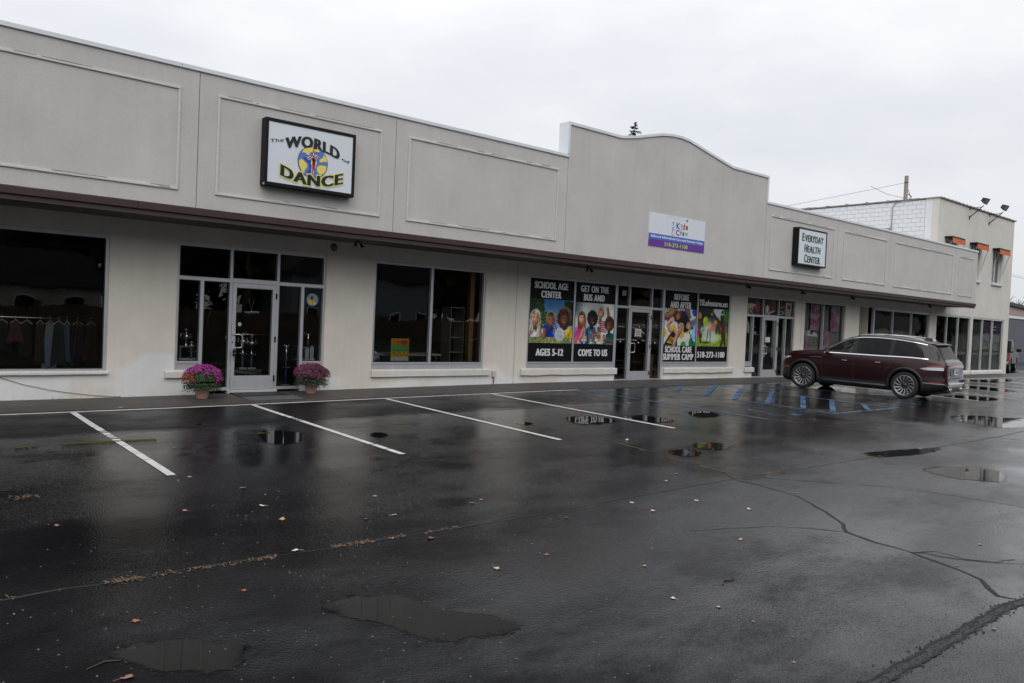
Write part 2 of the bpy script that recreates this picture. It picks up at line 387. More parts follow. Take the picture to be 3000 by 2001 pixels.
def puddle_mat():
    mm, n, l, b = newmat('standing_water')
    b.inputs['Base Color'].default_value = (0.006, 0.006, 0.006, 1); b.inputs['Roughness'].default_value = 0.015; b.inputs['IOR'].default_value = 1.333; b.inputs['Specular IOR Level'].default_value = 0.25
    cx = n.new('ShaderNodeCombineXYZ'); cx.inputs[2].default_value = 1.0     # water lies level
    geo = n.new('ShaderNodeNewGeometry'); nn = n.new('ShaderNodeTexNoise'); nn.inputs['Scale'].default_value = 3; nn.inputs['Detail'].default_value = 2
    l.new(geo.outputs['Position'], nn.inputs[0]); bp = n.new('ShaderNodeBump'); bp.inputs['Strength'].default_value = 0.03; bp.inputs['Distance'].default_value = 0.02
    l.new(nn.outputs[0], bp.inputs['Height']); l.new(cx.outputs[0], bp.inputs['Normal']); l.new(bp.outputs[0], b.inputs['Normal'])
    at = n.new('ShaderNodeAttribute'); at.attribute_name = 'Col'; q = n.new('ShaderNodeTexNoise'); q.inputs['Scale'].default_value = 13; q.inputs['Detail'].default_value = 7; q.inputs['Roughness'].default_value = .7
    mp_ = n.new('ShaderNodeMapping'); mp_.inputs['Scale'].default_value = (.7, 1, 1); l.new(geo.outputs['Position'], mp_.inputs[0]); l.new(mp_.outputs[0], q.inputs[0])
    ad = n.new('ShaderNodeMath'); ad.operation = 'MULTIPLY_ADD'; ad.inputs[1].default_value = 1.3; l.new(q.outputs[0], ad.inputs[0]); l.new(at.outputs['Fac'], ad.inputs[2])
    r = n.new('ShaderNodeMapRange'); r.inputs[1].default_value = .92; r.inputs[2].default_value = 1.16; l.new(ad.outputs[0], r.inputs[0])
    t = n.new('ShaderNodeBsdfTransparent'); x = n.new('ShaderNodeMixShader'); l.new(r.outputs[0], x.inputs[0]); l.new(t.outputs[0], x.inputs[1]); l.new(b.outputs[0], x.inputs[2]); l.new(x.outputs[0], n['Material Output'].inputs[0])
    return mm
M['water'] = puddle_mat()

def arange(*segs):
    o = []
    for a, b, st in segs:
        k = max(1, round((b-a)/st))
        o += [a+(b-a)*i/k for i in range(k)]
    o.append(segs[-1][1]); return o
def sheet(xs, ys, zf):
    mb = MB(); nx, ny = len(xs), len(ys)
    for y in ys:
        for x in xs: mb.v.append((x, y, zf(x, y)))
    for j in range(ny-1):
        for i in range(nx-1):
            a = j*nx+i; mb.f.append((a, a+1, a+nx+1, a+nx)); mb.m.append(0)
    return mb
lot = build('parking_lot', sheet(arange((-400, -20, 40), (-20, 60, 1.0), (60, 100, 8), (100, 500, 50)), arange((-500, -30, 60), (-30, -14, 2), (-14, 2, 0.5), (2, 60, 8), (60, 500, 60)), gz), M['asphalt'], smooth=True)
tag(lot, 'dark wet asphalt parking lot in front of the shops', kind='structure')
walk = build('walkway', sheet(arange((-20, 60, 1.0)), [-1.46, -1.40, -0.7, 0.12], lambda x, y: gz(x, y)+(0.005 if y < -1.45 else 0.018)), M['walk'], smooth=True)
tag(walk, 'narrow brownish walkway strip along the foot of the shop wall', kind='structure')

def ribbon(pts, widths, dz, zf=gz, jitter=0.0, step=0.25):
    # a strip following the ground along a polyline
    P = [Vector((p[0], p[1], 0)) for p in pts]
    Q = []; Wd = []
    for i in range(len(P)-1):
        k = max(1, int((P[i+1]-P[i]).length/step))
        for j in range(k):
            t = j/k; Q.append(P[i].lerp(P[i+1], t)); Wd.append(widths[i]*(1-t)+widths[i+1]*t)
    Q.append(P[-1]); Wd.append(widths[-1])
    mb = MB(); n = len(Q)
    for i in range(n):
        d = (Q[min(i+1, n-1)]-Q[max(i-1, 0)]).normalized(); s = Vector((-d.y, d.x, 0))
        c = Q[i] + s*random.uniform(-jitter, jitter)
        for sg in (-1, 1):
            p = c + s*(sg*Wd[i]/2*random.uniform(1-min(jitter*14, 0.6), 1+min(jitter*14, 0.6)))
            mb.v.append((p.x, p.y, zf(p.x, p.y)+dz))
    for i in range(n-1):
        a = 2*i; mb.f.append((a, a+2, a+3, a+1)); mb.m.append(0)
    return mb
def marking(name, pts, w, matl, dz=0.004, label=None):
    o = build(name, ribbon(pts, [w]*len(pts), dz), matl, lot, world=False)
    if label: o['label'] = label
    return o
# worn paint: the stripes are broken into pieces where the seam crosses them
WL = 0.085
marking('kerbside_line', [(-12, -1.55), (13.9, -1.55)], WL, M['line'], label='thin white line along the walkway edge')
marking('kerbside_line', [(13.96, -1.55), (22.3, -1.55)], WL, M['blue'], label='thin blue line along the walkway edge')
marking('kerbside_line', [(22.36, -1.55), (60, -1.55)], WL, M['line'])
for k, x in enumerate((-0.15, 2.66, 5.555, 8.33, 11.09)):
    if k == 0: segs = [(-1.61, -6.7)]
    elif k == 1: segs = [(-1.61, -3.15), (-3.17, -3.5), (-3.56, -3.62), (-3.68, -3.86), (-3.91, -4.02), (-4.08, -4.14), (-4.22, -4.72), (-4.735, -5.3), (-5.31, -5.7), (-5.715, -6.65)]
    elif k == 2: segs = [(-1.61, -3.05), (-3.08, -3.28), (-3.36, -3.42), (-3.5, -3.56), (-3.62, -5.9), (-5.93, -6.3), (-6.33, -6.7)]
    else: segs = [(-1.61, -6.8)]
    for y0, y1 in segs:
        marking('stall_line', [(x, y0), (x+0.004*(y1-y0), y1)], 0.092, M['line'])
for x in (13.955, 16.53, 19.58, 22.33):
    marking('stall_line', [(x, -1.61), (x+0.05, -6.85 if x < 20 else -6.3)], 0.085, M['blue'], label='blue accessible stall line')
marking('stall_line', [(16.58, -6.88), (19.75, -6.83)], 0.09, M['blue'], dz=0.008)
for (xa, ya, xb, yb) in ((17.82, -1.63, 16.6, -2.5), (19.45, -1.68, 16.62, -3.4), (19.5, -2.52, 16.62, -4.25), (19.5, -3.5, 16.64, -5.14), (19.55, -4.4, 16.64, -6.07), (19.58, -5.2, 16.7, -6.75), (19.6, -6.02, 18.35, -6.74)):
    d = 0.17*math.copysign(1, yb-ya)
    marking('hatch_stripe', [(xa, ya), (xb, yb)], 0.125, M['blue'], dz=0.0125)
for x in (25.05, 27.9, 30.7, 33.5, 36.3, 39.1, 42.0, 45.0):
    marking('stall_line', [(x, -1.61), (x+0.1, -6.75)], 0.10, M['line'])
def access_symbol(cx, cy):
    # wheelchair pictogram, painted so that it reads from the driving lane (its top towards the wall)
    def T(u, v): return (cx+u, cy+v)
    mb = MB()
    def add(pts, w):
        r = ribbon([T(*p) for p in pts], [w]*len(pts), 0.0045, step=0.08); mb.ext(r.v, r.f)
    add([(0.28*math.cos(a)-0.05, 0.28*math.sin(a)-0.22) for a in [R(130+i*16) for i in range(15)]], 0.10)
    c = [(0.11*math.cos(R(i*30))-0.12, 0.11*math.sin(R(i*30))+0.52) for i in range(12)]
    mb.poly([(T(*p)[0], T(*p)[1], gz(*T(*p))+0.0045) for p in c])
    add([(-0.12, 0.40), (-0.10, -0.02), (0.22, -0.04), (0.36, -0.42), (0.47, -0.38)], 0.10)
    add([(-0.11, 0.20), (0.16, 0.20)], 0.08)
    o = build('accessible_symbol', mb, M['blue2'], lot, world=False); o['label'] = 'faded blue wheelchair symbol painted on the asphalt'
access_symbol(15.15, -6.25); access_symbol(21.2, -6.15)

# cracks and seams: broken strips of crumbled asphalt set in the surface
CR = dict(
 c1=[(-3, -9.68), (0.73, -9.71), (1.09, -9.7), (1.53, -9.75), (1.86, -9.71), (2.4, -9.73), (2.88, -9.78), (3.77, -9.8), (4.86, -9.86), (6.38, -9.82), (7.32, -9.84), (8.36, -9.84), (9.94, -9.93), (11.72, -9.98), (13.8, -10.08), (16.57, -10.08), (18.2, -10.02), (26, -10.1)],
 c2=[(8.97, -7.0), (8.89, -8.31), (8.75, -9.02), (8.6, -9.57), (8.37, -9.9), (8.4, -10.18), (8.26, -10.78), (8.0, -11.18), (7.76, -11.44), (7.55, -11.68), (7.32, -11.84), (7.23, -12.16), (7.23, -12.47), (7.13, -12.73), (7.07, -12.93), (6.96, -13.13), (6.79, -13.25), (6.65, -13.36), (6.7, -13.49)],
 c3=[(6.0, -11.0), (6.88, -11.34), (7.09, -11.55), (7.32, -11.84)],
 c4=[(8.45, -9.9), (8.81, -10.0), (9.33, -10.57), (9.88, -11.13), (10.1, -11.8), (10.23, -12.44), (10.3, -13.2)],
 c5=[(14.0, -6.3), (14.13, -6.99), (14.54, -8.3), (15.34, -9.32), (16.43, -10.12), (16.54, -10.52), (17, -13)],
 c6=[(7.21, -12.48), (7.29, -12.56), (7.37, -12.82), (7.59, -13.05), (7.75, -13.2)],
 c7=[(7.21, -12.48), (7.45, -12.6), (7.43, -12.86), (7.6, -13.02), (7.83, -13.1)],
 seam=[(-6, -3.62), (1.45, -3.63), (3.63, -3.53), (6.96, -3.55), (11.21, -3.91), (13.5, -4.1)],
 moss=[(-4, -4.42), (1.36, -4.41), (2.2, -4.35), (3.16, -4.44), (3.79, -4.49), (4.54, -4.48), (7.3, -4.55)])
def rough_path(pts, amp, step=0.12):
    o = []
    for i in range(len(pts)-1):
        a = Vector((*pts[i], 0)); b = Vector((*pts[i+1], 0)); k = max(1, int((b-a).length/step))
        s = Vector((-(b-a).y, (b-a).x, 0)).normalized()
        for j in range(k):
            p = a.lerp(b, j/k)
            q = mnoise.noise(p*2.3)*amp*1.5 + mnoise.noise(p*9)*amp
            o.append((p.x+s.x*q, p.y+s.y*q))
    o.append(pts[-1]); return o
for key, w, amp in (('c1', 0.022, 0.012), ('c2', 0.022, 0.026), ('c3', 0.010, 0.012), ('c4', 0.012, 0.018), ('c5', 0.028, 0.02), ('c6', 0.016, 0.02), ('c7', 0.014, 0.025), ('seam', 0.020, 0.008), ('moss', 0.016, 0.01)):
    pth = rough_path(CR[key], amp)
    mb = ribbon(pth, [w*random.uniform(0.35, 1.5)*(1+(.6*i/len(pth) if key == 'c2' else 0)) for i, _ in enumerate(pth)], 0.0016, jitter=0.003, step=0.5)
    build('crack', mb, M['crack'], lot, world=False)
# the wide broken joint in the near right corner: crumbled floor, dark edges, loose lumps
WJ = [(8.6, -13.62), (7.06, -13.55), (6.71, -13.52), (6.46, -13.48), (6.08, -13.49), (5.73, -13.48), (5.31, -13.48), (4.93, -13.48), (4.46, -13.49), (4.1, -13.49), (3.4, -13.5)]
wp = rough_path(WJ, 0.012, 0.05)
build('broken_joint', ribbon(wp, [random.uniform(0.05, 0.125) for _ in wp], 0.0015, jitter=0.004, step=0.5), M['crumb'], lot, world=False)['label'] = 'wide crumbling joint in the asphalt'
for sgn in (-1, 1):
    ep = [(x, y+sgn*0.035+mnoise.noise(Vector((x*8, y, sgn)))*0.02) for x, y in wp]
    build('crack', ribbon(ep, [random.uniform(0.006, 0.026) for _ in ep], 0.004, jitter=0.003, step=0.5), M['crack'], lot, world=False)
mb = MB()
for _ in range(900):
    x, y = random.choice(wp); x += random.uniform(-.05, .05); y += random.gauss(0, 0.035); s = random.uniform(0.003, 0.011); z = gz(x, y)+0.001
    mb.ext([(x-s, y-s*.8, z), (x+s, y-s*.6, z), (x+s*.7, y+s, z), (x-s*.8, y+s*.7, z), (x, y, z+s*1.1)], [(0, 1, 4), (1, 2, 4), (2, 3, 4), (3, 0, 4)])
tag(build('asphalt_crumbs', mb, M['crumb'], lot, world=False), kind='stuff')

# water standing in the dips
PD = [
 ('long shallow puddle in the near middle of the lot', [(2.54, -10.78), (2.66, -10.82), (2.88, -10.95), (2.91, -11.13), (2.96, -11.31), (3.18, -11.54), (3.22, -11.71), (3.18, -11.81), (2.95, -11.79), (2.75, -11.75), (2.63, -11.65), (2.59, -11.43), (2.48, -11.2), (2.38, -11.0), (2.36, -10.86)]),
 ('shallow puddle at the near left edge of the lot', [(1.21, -10.79), (1.38, -10.86), (1.53, -10.93), (1.65, -11.06), (1.72, -11.15), (1.62, -11.38), (1.49, -11.39), (1.28, -11.22), (1.16, -11.02), (1.11, -10.86)]),
 ('small puddle mirroring the glass door', [(4.56, -4.40), (4.86, -4.36), (5.03, -4.7), (4.87, -5.14), (4.65, -5.41), (4.37, -5.36), (4.34, -5.05)]),
 ('puddle left of the last white stall line', [(10.1, -5.07), (10.55, -5.07), (10.83, -5.42), (10.62, -5.79), (10.06, -5.88), (9.79, -5.61)]),
 ('puddle right of the last white stall line', [(11.25, -5.4), (11.85, -5.46), (11.89, -5.96), (11.73, -6.24), (11.24, -6.17), (11.2, -5.81)]),
 ('puddle by the first blue stall line', [(13.22, -5.45), (13.75, -5.5), (13.55, -5.97), (13.15, -6.15), (12.77, -6.0)]),
 ('wide puddle behind the parked car', [(19.19, -8.23), (20.19, -8.33), (20.61, -8.83), (21.55, -9.36), (20.82, -9.82), (18.92, -9.8), (18.13, -9.4), (18.43, -8.87)]),
 ('round puddle nearest the right edge of the lot', [(11.56, -10.8), (12.23, -11.0), (12.52, -11.42), (11.95, -11.68), (11.59, -11.72), (11.3, -11.46), (11.27, -11.14)]),
 ('thin puddle lying in the long seam', [(12.04, -9.76), (12.73, -9.85), (13.84, -10.1), (13.06, -10.25), (12.21, -10.15), (11.79, -10.01)]),
 ('small puddle between the seam and the blue stall', [(9.18, -8.23), (9.55, -8.26), (9.5, -8.53), (9.15, -8.64), (9.02, -8.44)]),
 ('small puddle beyond the seam crossing', [(10.01, -8.0), (10.42, -8.02), (10.55, -8.33), (10.08, -8.51), (9.81, -8.3)]),
 ('puddle under the parked car', [(22.63, -2.9), (24.24, -2.59), (24.41, -3.38), (22.67, -4.43), (22.5, -4.1)]),
 ('far puddle before the two storey building', [(37.65, -1.85), (41.7, -1.75), (41.63, -2.35), (38.84, -3.05), (36.45, -2.65)]),
 ('long far puddle right of the parked car', [(30.91, -4.06), (33.2, -3.74), (33.2, -4.53), (32.39, -5.42), (30.95, -5.4)]),
 ('tiny puddle beside the second stall line', [(5.9, -5.17), (6.13, -5.1), (6.13, -5.35), (5.9, -5.49)]),
 ('tiny puddle beside the third stall line', [(8.75, -5.24), (9.0, -5.17), (9.0, -5.37), (8.75, -5.47)]),
 ('puddle just behind the car bumper', [(25.3, -5.76), (26.79, -5.71), (27.15, -6.58), (25.75, -6.85), (25.3, -6.58)])]
def puddle(lbl, pts):
    P = [Vector((*p, 0)) for p in pts]; n = len(P); o = []
    for i in range(n):
        p0, p1, p2, p3 = P[i-1], P[i], P[(i+1) % n], P[(i+2) % n]
        for k in range(14):
            t = k/14
            q = 0.5*((2*p1)+(p2-p0)*t+(2*p0-5*p1+4*p2-p3)*t*t+(3*p1-p0-3*p2+p3)*t**3)
            o.append(q)
    c = sum(o, Vector())/len(o); r = sum((q-c).length for q in o)/len(o)
    oo = []
    for q in o:
        d = (q-c)
        oo.append(c + d*(1 + (mnoise.noise(q*4)*0.10 + mnoise.noise(q*11)*0.09 + mnoise.noise(q*30)*0.05)))
    mb = MB(); k = len(oo)
    rings = [(1.22, 0), (1.02, .35), (.82, .75), (.5, 1)]
    for s, e_ in rings:
        for q in oo:
            p = c+(q-c)*s; mb.v.append((p.x, p.y, gz(p.x, p.y)+0.0028))
    for a in range(3):
        for i in range(k): mb.f.append((a*k+i, a*k+(i+1) % k, (a+1)*k+(i+1) % k, (a+1)*k+i)); mb.m.append(0)
    mb.f.append(tuple(3*k+i for i in range(k))); mb.m.append(0)
    o = tag(build('puddle', mb, M['water']), lbl, kind='structure')
    at = o.data.color_attributes.new('Col', 'FLOAT_COLOR', 'POINT')
    at.data.foreach_set('color', [v for s, e_ in rings for _ in range(k) for v in (e_, e_, e_, 1)])
for lb, pts in PD: puddle(lb, pts)

tag(build('grass_strip', sheet(arange((48.7, 110, 4)), [-1.05, -.62], lambda x, y: gz(x, y)+.012), mat('wet_grass', (.05, .085, .02), .9, var=.5, vscale=5, bump=1, bscale=60)), 'thin strip of grass at the edge of the lot beyond the two storey building', kind='structure')

# ------------------------------------------------------------------ text and print helpers
def glyphs(txt, off=0.0, spc=1.0):
    cu = bpy.data.curves.new('lettering', 'FONT'); cu.body = txt; cu.size = 1; cu.offset = off; cu.space_character = spc; cu.resolution_u = 5
    cu.dimensions = '2D'; cu.fill_mode = 'FRONT'
    o = bpy.data.objects.new('lettering', cu); COL.objects.link(o)
    dg = bpy.context.evaluated_depsgraph_get(); me = bpy.data.meshes.new_from_object(o.evaluated_get(dg))
    v = [(p.co.x, p.co.y) for p in me.vertices]; f = [tuple(p.vertices) for p in me.polygons]
    bpy.data.objects.remove(o); bpy.data.curves.remove(cu); bpy.data.meshes.remove(me)
    return v, f
def fit_text(txt, x0, x1, z0, z1, off=0.0, warp=None, heavy=0.0):
    # lettering scaled into a rectangle, optionally bent; heavy widens the upright strokes
    v, f = glyphs(txt, off, 1.0+heavy*2.2)
    if heavy:
        v0, f0 = v, f; v, f = [], []
        for k in (-1, -.5, 0, .5, 1):
            f += [tuple(i+len(v) for i in q) for q in f0]; v += [(p[0]+k*heavy, p[1]) for p in v0]
    ax = min(p[0] for p in v); bx = max(p[0] for p in v); az = min(p[1] for p in v); bz = max(p[1] for p in v)
    o = []
    for p in v:
        q = (x0+(p[0]-ax)/(bx-ax)*(x1-x0), z0+(p[1]-az)/(bz-az)*(z1-z0))
        o.append(warp(*q) if warp else q)
    return o, f
def letter_obj(name, items, y, matl, parent):
    mb = MB()
    for v, f in items:
        nl = len(v)//5 if name == 'heavy_lettering' else len(v)
        mb.ext([(p[0], y-.00025*(i//max(1, nl)), p[1]) for i, p in enumerate(v)], f)
    name = 'lettering' if name == 'heavy_lettering' else name
    return build(name, mb, matl, parent)
class Canvas:
    def __init__(s, w, h, c=(255, 255, 255)):
        s.w, s.h = w, h; s.a = np.zeros((h, w, 3)); s.a[:] = c
        yy, xx = np.mgrid[0:h, 0:w]; s.x = xx/(w-1); s.y = yy/(h-1); s.asp = h/w
        s.rng = np.random.default_rng(3)
    def put(s, mask, c):
        m_ = np.clip(mask, 0, 1)[..., None]; s.a = s.a*(1-m_) + np.array(c)*m_
    def grad(s, c0, c1, y0=0, y1=1):
        t = np.clip((s.y-y0)/(y1-y0), 0, 1)[..., None]; mk = ((s.y >= y0) & (s.y <= y1))[..., None]
        s.a = np.where(mk, np.array(c0)*(1-t)+np.array(c1)*t, s.a)
    def ell(s, cx, cy, rx, ry, c, soft=0.12, rot=0):
        dx = s.x-cx; dy = (s.y-cy)*s.asp; ry = ry*s.asp
        ca, sa = math.cos(R(rot)), math.sin(R(rot)); u = (dx*ca+dy*sa)/rx; v = (-dx*sa+dy*ca)/ry
        d = np.sqrt(u*u+v*v); s.put((1+soft/2-d)/soft, c)
    def poly(s, pts, c):
        ins = np.zeros_like(s.x, bool); n = len(pts)
        for i in range(n):
            (xa, ya), (xb, yb) = pts[i], pts[(i+1) % n]
            if ya == yb: continue
            cr = ((ya > s.y) != (yb > s.y)) & (s.x < (xb-xa)*(s.y-ya)/(yb-ya)+xa); ins ^= cr
        s.put(ins.astype(float), c)
    def rect(s, x0, y0, x1, y1, c): s.put(((s.x >= x0) & (s.x <= x1) & (s.y >= y0) & (s.y <= y1)).astype(float), c)
    def speckle(s, amp, k=1, y0=0, y1=1):
        n_ = s.rng.normal(0, 1, (s.h//k+1, s.w//k+1)).repeat(k, 0).repeat(k, 1)[:s.h, :s.w]
        mk = (s.y >= y0) & (s.y <= y1); s.a = np.clip(s.a + (n_*amp*mk)[..., None], 0, 255)
    def photo(s, amp=.10):
        # uneven light and texture of a photograph
        acc = np.zeros((s.h, s.w))
        for k, w in ((4, .5), (8, .3), (16, .25), (40, .2)):
            g = s.rng.normal(0, 1, (k+2, k+2)); yi = s.y*k; xi = s.x*k; y0 = yi.astype(int); x0 = xi.astype(int); fy = yi-y0; fx = xi-x0
            acc += w*((g[y0, x0]*(1-fx)+g[y0, x0+1]*fx)*(1-fy)+(g[y0+1, x0]*(1-fx)+g[y0+1, x0+1]*fx)*fy)
        s.a = np.clip(s.a*(1+amp*acc)[..., None], 0, 255)
        lum = s.a.mean(-1, keepdims=True); s.a = np.clip((lum+(s.a-lum)*.95-112)*1.12+108, 0, 255)
    def vn(s, x, y, seed=0):
        # smooth value noise over arbitrary coordinates
        xi = np.floor(x).astype(int); yi = np.floor(y).astype(int); fx = x-xi; fy = y-yi; fx = fx*fx*(3-2*fx); fy = fy*fy*(3-2*fy)
        def hsh(i, j): q = np.sin(i*127.1+j*311.7+seed*74.7)*43758.5453; return q-np.floor(q)
        return (hsh(xi, yi)*(1-fx)+hsh(xi+1, yi)*fx)*(1-fy)+(hsh(xi, yi+1)*(1-fx)+hsh(xi+1, yi+1)*fx)*fy
    def limb(s, pts, w, c, shade=.35):
        # a rounded limb shaded across its width
        P = [(x, y*s.asp) for x, y in pts]; best = np.full_like(s.x, 9.0); side = np.zeros_like(s.x)
        for (xa, ya), (xb, yb) in zip(P, P[1:]):
            dx, dy = xb-xa, yb-ya; ll = dx*dx+dy*dy+1e-9; t = np.clip(((s.x-xa)*dx+(s.y*s.asp-ya)*dy)/ll, 0, 1)
            ex = s.x-(xa+dx*t); ey = s.y*s.asp-(ya+dy*t); d = np.hypot(ex, ey); m_ = d < best; side = np.where(m_, (ex*.6+ey*.8)/w, side); best = np.minimum(best, d)
        k = 1-shade*np.clip(side+.3, -1, 1)-.2*(best/w)**2
        s.put(np.clip((w-best)/(w*.16)+.5, 0, 1), np.array(c)*k[..., None])
    def cloth(s, pts, c, seed=1):
        # a garment with soft folds
        ins = np.zeros_like(s.x, bool); n = len(pts)
        for i in range(n):
            (xa, ya), (xb, yb) = pts[i], pts[(i+1) % n]
            if ya != yb: ins ^= ((ya > s.y) != (yb > s.y)) & (s.x < (xb-xa)*(s.y-ya)/(yb-ya)+xa)
        k = .62+.72*s.vn(s.x*14+s.y*5, s.y*7-s.x*4, seed); s.put(ins.astype(float), np.array(c)*k[..., None])
    def head(s, cx, cy, r, skin, hair, style='short', rot=0, tx=0.0, seed=1, rim=.5, mouth=1.0):
        dx = (s.x-cx)/r; dy = (s.y-cy)*s.asp/r; ca, sa = math.cos(R(rot)), math.sin(R(rot)); u = dx*ca+dy*sa; v = -dx*sa+dy*ca
        nz_ = s.vn(u*7+3, v*7, seed)-.5; st = s.vn(u*11+v*1.5, v*2.2, seed+5)
        hc = np.array(hair)*(.45+1.05*st)[..., None]
        if style == 'curly': d = np.sqrt((u/1.62)**2+((v+.12)/1.68)**2)+nz_*.28; hc = np.array(hair)*(.45+1.2*s.vn(u*9, v*9, seed+2))[..., None]
        elif style == 'afro': d = np.sqrt((u/1.34)**2+((v+.22)/1.42)**2)+nz_*.16; hc = np.array(hair)*(.6+.8*s.vn(u*9, v*9, seed+2))[..., None]
        else: d = np.sqrt((u/1.08)**2+((v+.16)/1.25)**2)+nz_*.10
        if style == 'long':
            dl = np.maximum(np.abs(u)/(1.12+.06*nz_), (v-.75)/1.25); d = np.where(v > 0, np.minimum(d, dl*.98+nz_*.1), d)
        glow = np.clip((d-.72)/.25, 0, 1)*np.clip(.6-v*.5, 0, 1)*rim
        hc = hc*(1-glow[..., None])+np.array((226, 218, 210))*glow[..., None]
        s.put((1.0-d)/.10, hc)
        s.limb([(cx-sa*r*.55, cy+ca*r*.55/s.asp), (cx-sa*r*1.35, cy+ca*r*1.35/s.asp)], r*.36, tuple(c*.62 for c in skin))
        e = (u/.78)**2+((v-.10)/1.02)**2; nx = u/.78; ny = (v-.1)/1.02; nz2 = np.sqrt(np.clip(1-e, 0, 1))
        lam = .52+.56*np.clip(-.30*(nx-tx)-.30*ny+.85*nz2, 0, 1.1)
        fc = np.array(skin)*lam[..., None]
        chk = np.exp(-(((np.abs(u-tx*.7)-.40)/.22)**2+((v-.30)/.2)**2)); fc = fc+chk[..., None]*np.array((20, 2, 0))
        s.put((1-np.sqrt(e))/.10, fc)
        fr = (v < -.42+.16*nz_+.25*np.abs(u)*0) & (e < 1.25); s.put(np.clip((-.40-v+nz_*.45)/.16, 0, 1)*(d < 1)*(e < 1.3), hc*.92)
        def dot(px, py, rx, ry, c, soft=.6):
            q = np.sqrt(((u-px)/rx)**2+((v-py)/ry)**2); s.put(np.clip((1+soft/2-q)/soft, 0, 1)*(e < 1), c)
        dk = tuple(c*.50 for c in skin); hd = tuple(min(c*.6, 90) for c in hair)
        for sx in (-1, 1):
            sq = 1-.35*abs(tx)*(1 if sx*tx > 0 else 0)
            dot(sx*.32*sq+tx*.8, -.06, .17, .10, tuple(c*.72 for c in skin), 1.0); dot(sx*.32*sq+tx*.8, -.05, .12, .045, (40, 28, 26), .8); dot(sx*.33*sq+tx*.8, -.20, .18, .035, hd, .9)
        dot(tx*1.15+.03, .27, .13, .05, dk, 1.0); dot(tx*1.1-.03, .14, .06, .16, tuple(min(255, c*1.1) for c in skin), 1.2)
        if mouth:
            dot(tx, .56, .29*mouth, .12*mouth, tuple(c*.62 for c in skin), .8); dot(tx, .555, .25*mouth, .09*mouth, (110, 44, 44), .5); dot(tx, .525, .21*mouth, .042, (240, 234, 228), .5)
        dot(0, .92, .4, .12, tuple(c*.72 for c in skin), 1.2)
    def mesh(s, mb_name, x0, x1, z0, z1, y, parent, matl=None):
        h, w = s.h, s.w; o = root_loc(parent)
        xs = np.linspace(x0, x1, w)-o.x; zs = np.linspace(z1, z0, h)-o.z
        X, Z = np.meshgrid(xs, zs); V = np.stack([X, np.full_like(X, y-o.y), Z], -1).reshape(-1, 3)
        idx = np.arange(h*w).reshape(h, w); F = np.stack([idx[1:, :-1], idx[1:, 1:], idx[:-1, 1:], idx[:-1, :-1]], -1).reshape(-1, 4)
        me = bpy.data.meshes.new(mb_name); me.vertices.add(len(V)); me.vertices.foreach_set('co', V.ravel())
        me.loops.add(F.size); me.loops.foreach_set('vertex_index', F.ravel()); me.polygons.add(len(F))
        me.polygons.foreach_set('loop_start', np.arange(len(F))*4); me.update(calc_edges=True)
        c = s.a.reshape(-1, 3)/255; c = np.where(c <= .04045, c/12.92, ((c+.055)/1.055)**2.4)*0.86
        at = me.color_attributes.new('Col', 'FLOAT_COLOR', 'POINT'); at.data.foreach_set('color', np.hstack([c, np.ones((len(c), 1))]).ravel())
        me.materials.append(matl or M['vcol']); ob = bpy.data.objects.new(mb_name, me); COL.objects.link(ob); ob.parent = parent
        return ob

# ------------------------------------------------------------------ the row of shops
shop = empty('shop_building', (22, 0, 0), 'long single storey row of shops with grey stucco front and brown metal canopy', 'building')
ZT = 2.87
# openings in the lower wall: x0, x1, z0, z1
OPEN = [(-5.5, -2.2, .42, ZT), (-0.9, 3.48, .42, ZT), (4.65, 5.125, .43, ZT), (5.125, 7.205, -.15, ZT), (7.205, 7.71, .43, ZT), (8.88, 12.05, .41, ZT),
        (13.48, 16.87, .42, ZT), (16.87, 19.0, -.15, ZT), (19.0, 22.46, .42, ZT), (23.42, 23.86, .40, ZT), (23.86, 26.5, -.15, ZT),
        (27.18, 30.25, .42, ZT), (31.4, 32.7, -.15, ZT), (32.7, 38.18, .42, ZT)]
def wall_grid(name, x0, x1, z0, z1, openings, y, depth, matl, parent, step=0.6):
    xs = {x0, x1}; zs = {z0, z1}
    for o in openings: xs |= {o[0], o[1]}; zs |= {o[2], o[3]}
    xs = sorted(xs); zs = sorted(zs); mb = MB()
    def solid(i, j):
        if i < 0 or j < 0 or i >= len(xs)-1 or j >= len(zs)-1: return None
        cx = (xs[i]+xs[i+1])/2; cz = (zs[j]+zs[j+1])/2
        return not any(o[0] < cx < o[1] and o[2] < cz < o[3] for o in openings)
    for i in range(len(xs)-1):
        for j in range(len(zs)-1):
            if not solid(i, j): continue
            a, b, c, d = xs[i], xs[i+1], zs[j], zs[j+1]
            mb.quad((a, y, c), (b, y, c), (b, y, d), (a, y, d)); mb.quad((a, y+depth, c), (a, y+depth, d), (b, y+depth, d), (b, y+depth, c))
            if solid(i-1, j) is not True: mb.quad((a, y, c), (a, y, d), (a, y+depth, d), (a, y+depth, c))
            if solid(i+1, j) is not True: mb.quad((b, y, c), (b, y+depth, c), (b, y+depth, d), (b, y, d))
            if solid(i, j-1) is not True: mb.quad((a, y, c), (a, y+depth, c), (b, y+depth, c), (b, y, c))
            if solid(i, j+1) is not True: mb.quad((a, y, d), (b, y, d), (b, y+depth, d), (a, y+depth, d))
    return build(name, mb, matl, parent)
lower_wall = wall_grid('wall', -8, 38.495, -0.35, 3.30, OPEN, 0.0, 0.28, M['wall'], shop)
# hairline joints of the lower wall
for x in (13.05, 26.95):
    build('wall_joint', MB().box(x, x+0.008, -0.0015, 0.004, 0.0, 3.14), M['joint'], shop)
